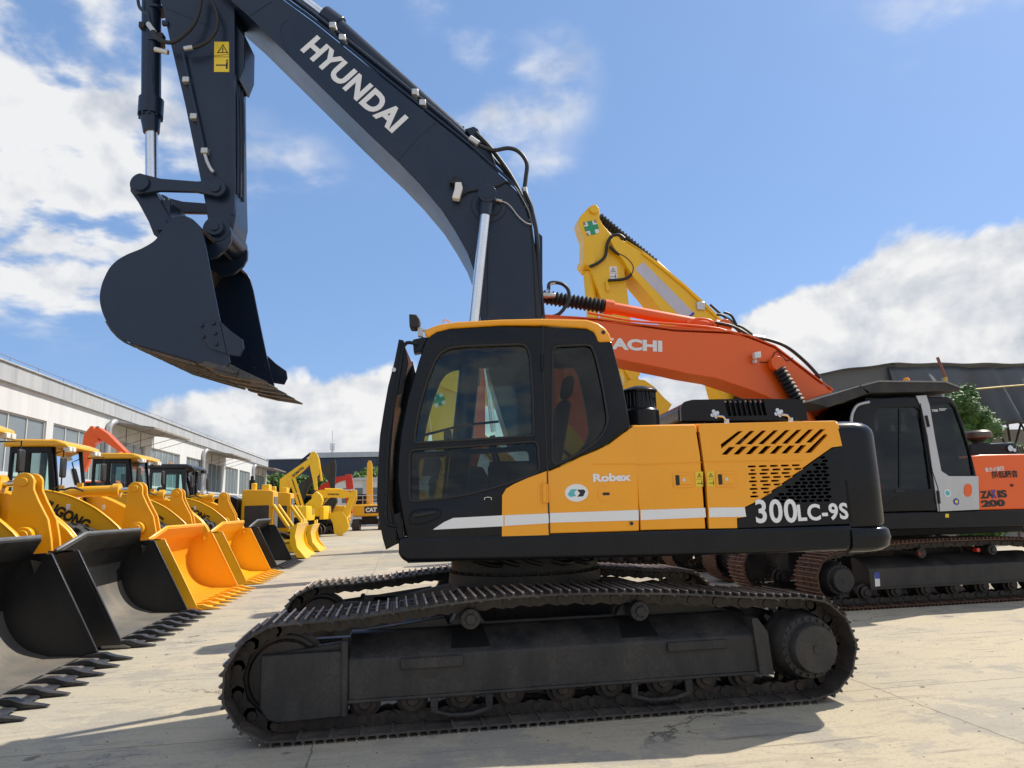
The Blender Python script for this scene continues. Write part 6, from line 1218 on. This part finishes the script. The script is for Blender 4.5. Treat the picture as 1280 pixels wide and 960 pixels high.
q=[(1.904,3.071),(3.085,2.998),(3.892,2.961)]; mb=MB(); mb.cyl((q[0][0],0,q[0][1]),(q[1][0],0,q[1][1]),.08); c_=mb.build('arm_cylinder',CHY,k2); mb=MB(); mb.cyl((q[1][0],0,q[1][1]),(q[2][0],0,q[2][1]),.04); mb.build('cylinder_rod',CHROME,c_)
far_digger('black excavator with a steep boom behind the yellow ones',(-8.2,53.5,0),FRAME,
  [(1.591,2.356),(1.396,3.097),(1.297,3.514),(1.74,3.92),(2.188,4.189),(2.816,4.717),(2.91,4.547),(2.826,4.082),(2.198,3.631),(1.935,3.175),(1.767,2.535)],
  [(2.816,4.717),(3.269,4.961),(3.632,5.236),(3.816,5.28),(3.894,4.902),(3.877,4.058),(3.823,3.267),(3.522,3.247),(3.377,3.79),(3.099,4.076)],
  [(2.511,1.23),(2.95,1.95),(3.487,2.488),(3.843,3.127),(4.036,2.288),(3.681,1.561),(3.145,1.028)])
t_,b_,s_=far_digger('red excavator glimpsed between the black and yellow booms',(-6.2,57.0,0),paint('signal_red_paint',(.55,.03,.02),.35,dirt=.1),
  [(-.5,1.2),(-.2,2.4),(.5,3.6),(1.6,4.2),(2.6,4.3),(2.65,4.05),(1.8,3.8),(.9,3.2),(.4,2.2),(.2,1.2)],[(2.3,4.4),(2.8,4.4),(2.95,3.4),(2.7,1.9),(2.4,1.9),(2.4,3.4)],[(2.2,2.0),(2.8,2.0),(2.9,1.5),(2.5,1.1),(2.1,1.4)])
# machine seen from behind with its boom up
cx_t=thing('excavator','yellow excavator seen from behind with its black name panel under the trees','excavator',(-2.2,61.5,0),0,'excavators at the far end of the yard')
undercarriage(cx_t,3.9,2.6,.55,(SHOE,TIP),36,.86,False,-1)
for o in cx_t.children: o.rotation_euler.z=pi/2
q=[(-0.645,2.068),(0.635,2.031),(0.637,1.249),(-0.587,1.286),(-0.485,2.063),(0.368,2.039),(-0.65,2.873),(0.633,2.839)]
mb=MB(); mb.prism([(-1.3,1.15),(1.3,1.15),(1.3,1.95),(1.2,2.05),(-1.2,2.05),(-1.3,1.95)],-1.6,-1.1); cwp=mb.build('counterweight',LDR,cx_t,bevel=.06)
mb=MB(); mb.prism([(-.35,1.35),(.75,1.35),(.75,1.92),(-.35,1.92)],-1.61,-1.60); cp=mb.build('name_panel',INK_HOLLOW,cwp); text('name_lettering','CAT',(-.25,1.45),(.65,1.45),.36,-1.613,WHT,cp,bold=.06)
mb=MB(); mb.box(-1.25,1.25,-1.1,1.8,1.1,1.3); mb.box(-1.25,.2,-1.1,.6,1.3,2.1); mb.box(.3,1.25,-.6,.6,1.3,1.9); mb.build('engine_house',LDR,cx_t,bevel=.04)
mb=MB()
for x in (-1.1,-.5,.1,.7,1.2): mb.cyl((x,-1.0,2.05),(x,-1.0,2.8),.025,n=6)
mb.cyl((-1.1,-1.0,2.8),(1.2,-1.0,2.8),.025,n=6); mb.cyl((-1.1,-1.0,2.45),(1.2,-1.0,2.45),.02,n=6); mb.build('hand_rail',SILV,cx_t)
mb=MB(); mb.box(-1.25,-.3,.2,1.7,1.3,2.95); mb.build('cab',BLK,cx_t,bevel=.05)
mb=MB(); mb.prism([(-.28,1.3),(.28,1.3),(.24,3.8),(.2,5.5),(.1,5.75),(-.12,5.75),(-.22,5.5),(-.28,3.8)],.4,1.0); mb.build('boom',LDR,cx_t,bevel=.03)
mb=MB(); mb.prism([(-.12,5.2),(.12,5.2),(.1,3.6),(-.1,3.6)],1.0,1.5); mb.build('stick',LDR,cx_t)
# orange digger behind the loaders, by the building
FRo=(-9.5,27,0)
ot,ob,os_=far_digger('orange excavator rising behind the loader cabs near the building',FRo,HIT,
  [(0.571,3.065),(0.295,3.498),(0.082,3.716),(-0.235,4.017),(-0.598,4.264),(-0.859,4.456),(-0.967,4.592),(-0.878,4.726),(-0.78,4.752),(-0.468,4.532),(-0.148,4.204),(0.119,3.93),(0.332,3.712),(0.711,3.222)],
  [(-1.056,4.798),(-0.992,4.808),(-0.939,4.753),(-0.893,4.591),(-0.809,4.455),(-0.747,4.266),(-0.937,4.161),(-1.02,3.948),(-1.088,3.523),(-1.212,3.208),(-1.317,3.316),(-1.289,3.739),(-1.283,4.059),(-1.257,4.38),(-1.234,4.541)],None,.22)
q=[(-0.936,4.71),(-0.347,4.207),(0.127,3.796)]; mb=MB(); mb.bellows((q[0][0],0,q[0][1]+.05),(q[1][0],0,q[1][1]+.05),.10,.07,14); a_=mb.build('arm_cylinder',RUB,ot,smooth=50); mb=MB(); mb.cyl((q[1][0],0,q[1][1]+.05),(q[2][0],0,q[2][1]+.05),.085); mb.build('cylinder_barrel',HIT,a_)

far_digger('dusky amber excavator stooped behind the bucket that rests on the ground',(-5.6,54.5,0),LDR,
  [(-.5,1.2),(-.4,2.0),(.3,3.0),(1.2,3.3),(2.2,3.0),(2.6,2.6),(2.5,2.4),(1.9,2.6),(1.1,2.8),(.5,2.4),(.1,1.6),(0,1.2)],[(2.3,3.2),(2.75,3.1),(2.75,2.4),(2.1,1.1),(1.8,.9),(1.8,1.2),(2.3,2.4)],[(1.6,1.2),(2.1,1.3),(2.3,.9),(2.0,.3),(1.4,.1),(1.3,.7)])

# ------------------------------------------------------------ long white hall on the left
def wallmat(name,c,c2,sc=1.2):
    if name in MATS: return MATS[name]
    m=bpy.data.materials.new(name); n,l=nodes(m); b=n['Principled BSDF']; tc=n.new('ShaderNodeTexCoord')
    mp=n.new('ShaderNodeMapping'); mp.inputs['Scale'].default_value=(1.5,1.5,.18); l.new(tc.outputs['Object'],mp.inputs[0])
    a=n.new('ShaderNodeTexNoise'); a.inputs['Scale'].default_value=sc; a.inputs['Detail'].default_value=8; a.inputs['Roughness'].default_value=.65; l.new(mp.outputs[0],a.inputs[0])
    r=n.new('ShaderNodeMapRange'); r.inputs[1].default_value=.38; r.inputs[2].default_value=.72; l.new(a.outputs[0],r.inputs[0])
    x=n.new('ShaderNodeMixRGB'); x.inputs[1].default_value=(*c,1); x.inputs[2].default_value=(*c2,1); l.new(r.outputs[0],x.inputs[0]); l.new(x.outputs[0],b.inputs['Base Color']); b.inputs['Roughness'].default_value=.8
    MATS[name]=m; return m
WALL=wallmat('white_render_wall',(.62,.635,.64),(.53,.545,.55)); FASC=wallmat('weathered_fascia',(.42,.44,.46),(.30,.32,.35),2.)
hall=thing('building','long white workshop hall with a grey weathered fascia on the left','building',(-13,0,0))
y0_,y1_=6.,76.
openings=[]
yy=8.6; wins=[]
for a,b in ((8.0,12.8),(13.4,18.0),(19.0,23.2),(24.0,29.15),(29.7,34.6),(36.0,40.0),(40.9,46.2),(47.6,51.2),(53.0,57.0),(58.2,62.6),(63.2,67.6),(70.2,75.2)): wins.append((a,b,3.2,5.28))
cu_out=[(y0_,0),(y1_,0),(y1_,6.22),(y0_,6.22)]
# wall is built as a panel in x-z then turned to face +x
W_=panel('wall',cu_out,[[(a,c_),(b,c_),(b,d_),(a,d_)] for a,b,c_,d_ in wins],-.2,0,WALL,hall)
def turn(o): 
    for v in o.data.vertices: x,y,z=v.co; v.co=(-y-.2 if False else -abs(0)-(y+.2)*1.0,x,z)
    o.data.update()
turn(W_)
mb=MB(); mb.box(-.25,.14,y0_,y1_,6.22,6.84); mb.box(-.25,.20,y0_,y1_,6.84,6.90); mb.build('fascia',FASC,hall,bevel=.01)
mb=MB(); mb.box(-14,-.25,y0_,y1_,6.3,6.8); mb.box(-14,-13.8,y0_,y1_,0,6.3); mb.box(-13.8,-.2,y1_-.2,y1_,0,6.3); mb.box(-13.8,-.2,y0_,y0_+.2,0,6.3); mb.build('roof',FASC,hall)
RAIL=paint('rusty_rail',(.22,.10,.08),.6,dirt=.3)
mb=MB(); mb.cyl((.1,y0_,7.06),(.1,y1_,7.06),.009,n=5); 
for i in range(36): mb.cyl((.1,y0_+i*2,6.88),(.1,y0_+i*2,7.06),.008,n=5)
mb.build('roof_rail',RAIL,hall)
WPANE=paint('hall_glass_painted_reflection',(.17,.21,.24),.12,dirt=.35,dcol=(.30,.33,.34),scale=.8); WFR=paint('grey_window_frame',(.55,.56,.55),.5,dirt=.2)  # opaque pane colour has the pale grey reflection painted in
for a,b,c_,d_ in wins:
    mb=MB(); w=.06; mb.box(-.14,-.06,a,b,c_,c_+w); mb.box(-.14,-.06,a,b,d_-w,d_); mb.box(-.14,-.06,a,a+w,c_+w,d_-w); mb.box(-.14,-.06,b-w,b,c_+w,d_-w)
    k=max(2,int(round((b-a)/1.15)))
    for i in range(1,k): y=a+(b-a)*i/k; mb.box(-.13,-.07,y-.03,y+.03,c_+w,d_-w)
    fr=mb.build('window',WFR,hall); mb=MB(); mb.box(-.105,-.10,a+.03,b-.03,c_+.03,d_-.03); mb.build('pane',WPANE,fr,smooth=0)
    mb=MB(); mb.box(-.02,.06,a-.05,b+.05,c_-.08,c_); mb.build('sill',WALL,fr)
mb=MB(); mb.box(-1.3,-1.2,y0_,y1_,3,5.6); mb.build('inner_blind',paint('dim_interior',(.18,.20,.21),.8,dirt=.3),hall)
CAN=wallmat('stained_awning',(.28,.26,.23),(.16,.12,.10),3.)
for a,b in ((35.2,41.2),(51.6,58.0),(69.0,76.0)):
    mb=MB(); mb.add([(0,a,6.0),(1.9,a,5.72),(1.9,b,5.72),(0,b,6.0),(0,a,5.92),(1.9,a,5.64),(1.9,b,5.64),(0,b,5.92)],[(0,1,2,3),(7,6,5,4),(0,4,5,1),(1,5,6,2),(2,6,7,3),(3,7,4,0)])
    aw=mb.build('awning',CAN,hall)
    k=3
    for i in range(k+1): mb=MB(); y=a+(b-a)*i/k; mb.cyl((0,y,5.1),(1.8,y,5.62),.014,n=5); mb.cyl((0.02,y,5.0),(0.02,y,5.9),.014,n=5); mb.build('awning_bracket',RAIL,aw)
    mb=MB(); mb.tube(cr([(.12,a-.5,2.5),(.12,a-.5,5.3),(.14,a-.47,5.7),(.2,a-.3,5.92),(.22,a-.05,5.98)],3),.13,10); mb.build('downpipe',SILV,hall,smooth=60)
for yv in (9.5,): mb=MB(); mb.cyl((.0,yv,5.75),(.5,yv,5.75),.03); mb.build('bracket',RAIL,hall)

# ------------------------------------------------------------ far end of the yard
NV=wallmat('navy_cladding',(.045,.062,.095),(.038,.052,.08)); 
nb=thing('building','large navy clad factory beyond the trees','building',(-6,96,0))
mb=MB(); mb.box(-12,3.6,-6,14,0,7.95); mb.box(-3.6,14,-5.9,14,0,8.1); mb.build('wall',NV,nb)
mb=MB(); mb.box(-3.6,14,-6.1,14,8.1,8.72); mb.build('fascia',wallmat('pale_fascia',(.5,.52,.55),(.42,.44,.48)),nb)
mb=MB(); mb.box(-12.05,-3.6,-6.1,14,7.95,8.05); mb.build('roof_trim',SILV,nb)
an=thing('antenna','slim lattice antenna mast on the navy factory roof','antenna',(-7.9,92,0))
mb=MB(); mb.cyl((0,0,8.6),(0,0,10.0),.16,.08,n=6); mb.cyl((0,0,10),(0,0,11.6),.035,n=6); mb.build('mast',SILV,an)
for z in (9.3,9.6,9.9): mb=MB(); mb.box(-.28,-.16,-.1,.1,z-.1,z+.12); mb.box(.16,.28,-.1,.1,z-.14,z+.1); mb.cyl((-.2,0,z),(.2,0,z),.03,n=5); mb.build('aerial',SILV,an)
wb=thing('building','low white site office in front of the trees','building',(-3.6,76,0))
OW=wallmat('office_white',(.62,.63,.63),(.55,.55,.54))
mb=MB(); mb.box(-2.6,7,0,5,0,4.7); mb.build('wall',OW,wb); mb=MB(); mb.box(-2.8,7.2,-.3,5.2,4.7,4.95); mb.build('roof',SILV,wb)
for x in (-1.9,-.6,1.0,2.4): mb=MB(); mb.box(x,x+.8,-.03,.0,2.4,3.9); mb.build('window',paint('office_window',(.12,.15,.18),.2,dirt=.1),wb)
mb=MB(); mb.box(.2,.5,-.06,.0,0,4.7); mb.build('column',SILV,wb)
# ------------------------------------------------------------ foliage
def leafmat(nm,c1,c2):
    m=bpy.data.materials.new(nm); n,l=nodes(m); b=n['Principled BSDF']; tc=n.new('ShaderNodeTexCoord'); a=n.new('ShaderNodeTexNoise'); a.inputs['Scale'].default_value=1.7; a.inputs['Detail'].default_value=6
    l.new(tc.outputs['Object'],a.inputs[0]); r=n.new('ShaderNodeMapRange'); r.inputs[1].default_value=.35; r.inputs[2].default_value=.65; l.new(a.outputs[0],r.inputs[0])
    x=n.new('ShaderNodeMixRGB'); x.inputs[1].default_value=(*c1,1); x.inputs[2].default_value=(*c2,1); l.new(r.outputs[0],x.inputs[0]); l.new(x.outputs[0],b.inputs['Base Color']); b.inputs['Roughness'].default_value=.6
    b.inputs['Subsurface Weight'].default_value=0; b.inputs['Transmission Weight'].default_value=0; return m
LEAF=leafmat('leaf_green',(.055,.13,.025),(.10,.20,.035)); LEAF2=leafmat('ivy_green',(.045,.105,.022),(.085,.18,.038))
BARK=paint('bark',(.10,.075,.055),.9,dirt=.4)
def foliage(nlv,clumps,size,rnd):
    mb=MB()
    for cx,cy,cz,rx,ry,rz in clumps:
        for _ in range(nlv):
            while True:
                p=Vector((rnd.uniform(-1,1),rnd.uniform(-1,1),rnd.uniform(-1,1)))
                if .25<p.length<1: break
            p=p.normalized()*(p.length**.45)*rnd.uniform(.8,1.08)
            c_=Vector((cx+p.x*rx,cy+p.y*ry,cz+p.z*rz)); u=Vector((rnd.gauss(0,1),rnd.gauss(0,1),rnd.gauss(0,1))).normalized(); v=u.orthogonal().normalized()*size*rnd.uniform(.4,.7); u=u*size*rnd.uniform(.7,1.3)
            mb.add([c_-u,c_+v,c_+u,c_-v],[(0,1,2,3)])
    return mb
def tree(label,x,y,h,r,seed,group,leaf=LEAF,size=.22,nl=170,nc=11):
    rnd=random.Random(seed); t=thing('tree',label,'tree',(x,y,0),0,group)
    mb=MB(); mb.tube([(0,0,0),(.1,0,h*.3),(0,.1,h*.6),(.1,0,h*.8)],[.2,.16,.1,.05],8)
    cl=[]
    for i in range(nc):
        a=rnd.uniform(0,2*pi); d=rnd.uniform(.1,.75)*r; z=rnd.uniform(.38,.86)*h; s=rnd.uniform(.32,.5)*r
        cl.append((d*cos(a),d*sin(a),z,s*1.1,s*1.1,s*.8)); mb.tube([(0,.05,h*.35+.2*z),(d*cos(a)*.6,d*sin(a)*.6,z-.2),(d*cos(a),d*sin(a),z)],[.07,.05,.02],5)
    mb.build('trunk',BARK,t); foliage(nl,cl,size,rnd).build('crown',leaf,t,smooth=0)
names=['round bushy tree at the left end of the far tree line','broad tree between the hall and the yellow boom','tree showing under the yellow boom','tree behind the black steep boom','bushy tree right of the black boom','tree above the low white office','tree behind the raised far boom','tall tree at the right end of the far tree line','tree closing the right end of the far row']
for i,(x,h) in enumerate(((-15.2,6.6),(-13.2,6.3),(-11.4,6.2),(-9.6,6.4),(-7.6,6.4),(-6.0,6.3),(-4.3,6.5),(-2.6,7.0),(-.8,7.0))): tree(names[i],x,83+(i%3),h,1.7,20+i,'trees in front of the navy factory')

# ------------------------------------------------------------ tarpaulin covered shed on the right
sh=thing('shed','long shed covered by a grey tarpaulin that hangs in folds','shed',(0,25,0))
TARP=paint('grey_tarpaulin',(.07,.076,.085),.55,dirt=.35,dcol=(.12,.12,.12),scale=1.1,bump=.1)
TARPL=paint('pale_tarpaulin_roof',(.10,.105,.11),.6,dirt=.4,dcol=(.15,.15,.15),scale=.8)
x0,x1=19.2,34.; nx_=240; nz_=10; vs=[]; rnd=random.Random(5)
def fold(x): return .75*abs(sin(x*1.25+1.1*sin(x*.7)))**.6+.26*sin(x*3.3+2*sin(x*1.3))+.09*sin(x*8+2*sin(x*2.1))
for j in range(nz_+1):
    f=j/nz_
    for i in range(nx_+1):
        x=x0+(x1-x0)*i/nx_; sag=.10*abs(sin(x*.85)); zt=6.62-sag*.6; z=zt+(4.12+.08*sin(x*1.9)-zt)*f
        vs.append((x,-.05-fold(x)*(.15+.95*f)-.3*f,z))
W1=nx_+1
mb=MB(); mb.add(vs,[(j*W1+i,j*W1+i+1,(j+1)*W1+i+1,(j+1)*W1+i) for j in range(nz_) for i in range(nx_)])
tpn=mb.build('hanging_tarp',TARP,sh,smooth=80); sd=tpn.modifiers.new('thickness','SOLIDIFY'); sd.thickness=.02
# arched roof sheet
vs=[]; prof=[]
for i in range(61):
    x=15.2+(34-15.2)*i/60; zz=5.95+.75*min(1,((x-15.2)/4.2))**.55+.02*sin(x*3); prof.append((x,zz))
mb=MB(); mb.band(prof,-.25,9.,.03); mb.build('roof_sheet',TARPL,sh,smooth=60)
gable=[(15.2,5.95)]+prof+[(34,4.6),(19.2,4.6),(16.,4.8)]
mb=MB(); mb.prism([p for p in prof if p[0]<19.6]+[(19.6,4.3),(15.4,4.9)],-.02,.04); mb.build('end_sheet',TARPL,sh)
mb=MB()
for i in range(12):
    x=19.4+i*1.25; mb.cyl((x,.1,0),(x,.1,6.4),.05,n=6); mb.cyl((x,.1,3.0),(x+.62,.1,4.3),.04,n=5); mb.cyl((x+1.25,.1,3.0),(x+.62,.1,4.3),.04,n=5)
mb.cyl((19,.1,3.0),(34,.1,3.0),.05,n=6); mb.build('steel_frame',FRAME,sh)
mb=MB(); mb.box(18,36,3.5,3.7,0,4.4); mb.build('back_wall',wallmat('shed_back_wall',(.5,.5,.48),(.4,.4,.38)),sh)
rope=[(22.275,5.572),(23.527,5.673),(24.734,5.755)]
mb=MB(); mb.tube([(a,-.75,b) for a,b in rope]+[(34,-.75,5.8)],.035,6); o=mb.build('yellow_pipe',paint('yellow_pipe_paint',(.55,.38,.06),.5,dirt=.3),sh)
pl=[(18.521,6.258),(18.658,5.454),(18.583,4.268)]
pp=thing('pole','rusty red and yellow pole leaning above the creeper','pole',(pl[1][0],21.5,0))
mb=MB(); mb.cyl((pl[0][0]-pl[1][0],0,pl[0][1]),(.07,0,pl[1][1]+.1),.05,n=8); mb.build('upper_section',paint('rust_red',(.22,.09,.06),.7,dirt=.3),pp); mb=MB(); mb.cyl((.07,0,pl[1][1]+.1),(.15,0,0),.055,n=8); mb.build('lower_section',MATS['yellow_pipe_paint'],pp)
iv=[(18.117,5.187),(18.565,4.923),(18.763,4.31),(18.765,3.703),(18.32,3.967),(18.025,4.576),(18.407,3.278)]
rnd=random.Random(9); bt=thing('creeper_bush','tall green creeper mound between the silver cab and the tarpaulin','bush',(iv[1][0],20.5,0))
X_=iv[1][0]; cl=[]
for z,w in ((.5,1.1),(1.1,1.15),(1.7,1.2),(2.3,1.15),(2.9,1.1),(3.4,1.0),(3.9,.95),(4.3,.8),(4.7,.65),(5.0,.45)):
    for k in range(3): cl.append((rnd.uniform(-.35,.35)+(-.25 if z>4.2 else 0),rnd.uniform(-.4,.4),z*.94,w*.55,w*.6,.42))
mb=foliage(420,cl,.062,rnd)
for c_ in cl: mb.sphere((c_[0],c_[1],c_[2]),c_[3]*.82,10,sz=c_[5]/c_[3])
mb.build('foliage',LEAF2,bt,smooth=0); mb=MB()
for k in range(6): mb.tube([(rnd.uniform(-.3,.3),0,0),(rnd.uniform(-.3,.3),.1,2),(rnd.uniform(-.3,.2),0,4)],[.06,.05,.02],6)
mb.build('stem',BARK,bt)
gsh=thing('hedge','low leafy hedge under the hanging tarpaulin','hedge',(23.5,22.2,0)); cl=[]
for i in range(40): cl.append((-3.2+i*.28,rnd.uniform(-.3,.3),rnd.uniform(1.0,3.05),.45,.45,.4))
foliage(60,cl,.09,rnd).build('foliage',LEAF,gsh,smooth=0)
mb=MB(); 
for i in range(12): mb.tube([(-3+i*.9,0,0),(-3+i*.9+.1,0,1.5),(-3+i*.9,0,2.6)],[.05,.04,.02],5)
mb.build('stem',BARK,gsh)
# loose grit on the concrete
rnd=random.Random(3); mb=MB()
for _ in range(700):
    x,y=rnd.uniform(-3,7),rnd.uniform(3.2,14); s=rnd.uniform(.002,.008)*(1.8 if rnd.random()<.06 else 1)
    mb.add([(x-s,y-s*.7,0),(x+s,y-s,0),(x+s*.8,y+s,0),(x-s,y+s*.8,0),(x,y,s*.9)],[(0,1,4),(1,2,4),(2,3,4),(3,0,4),(0,3,2,1)])
tag(mb.build('loose_grit',paint('grit',(.12,.10,.08),.9,dirt=.3),smooth=0),'scattered grit and crumbs of soil on the concrete','grit',kind='stuff')
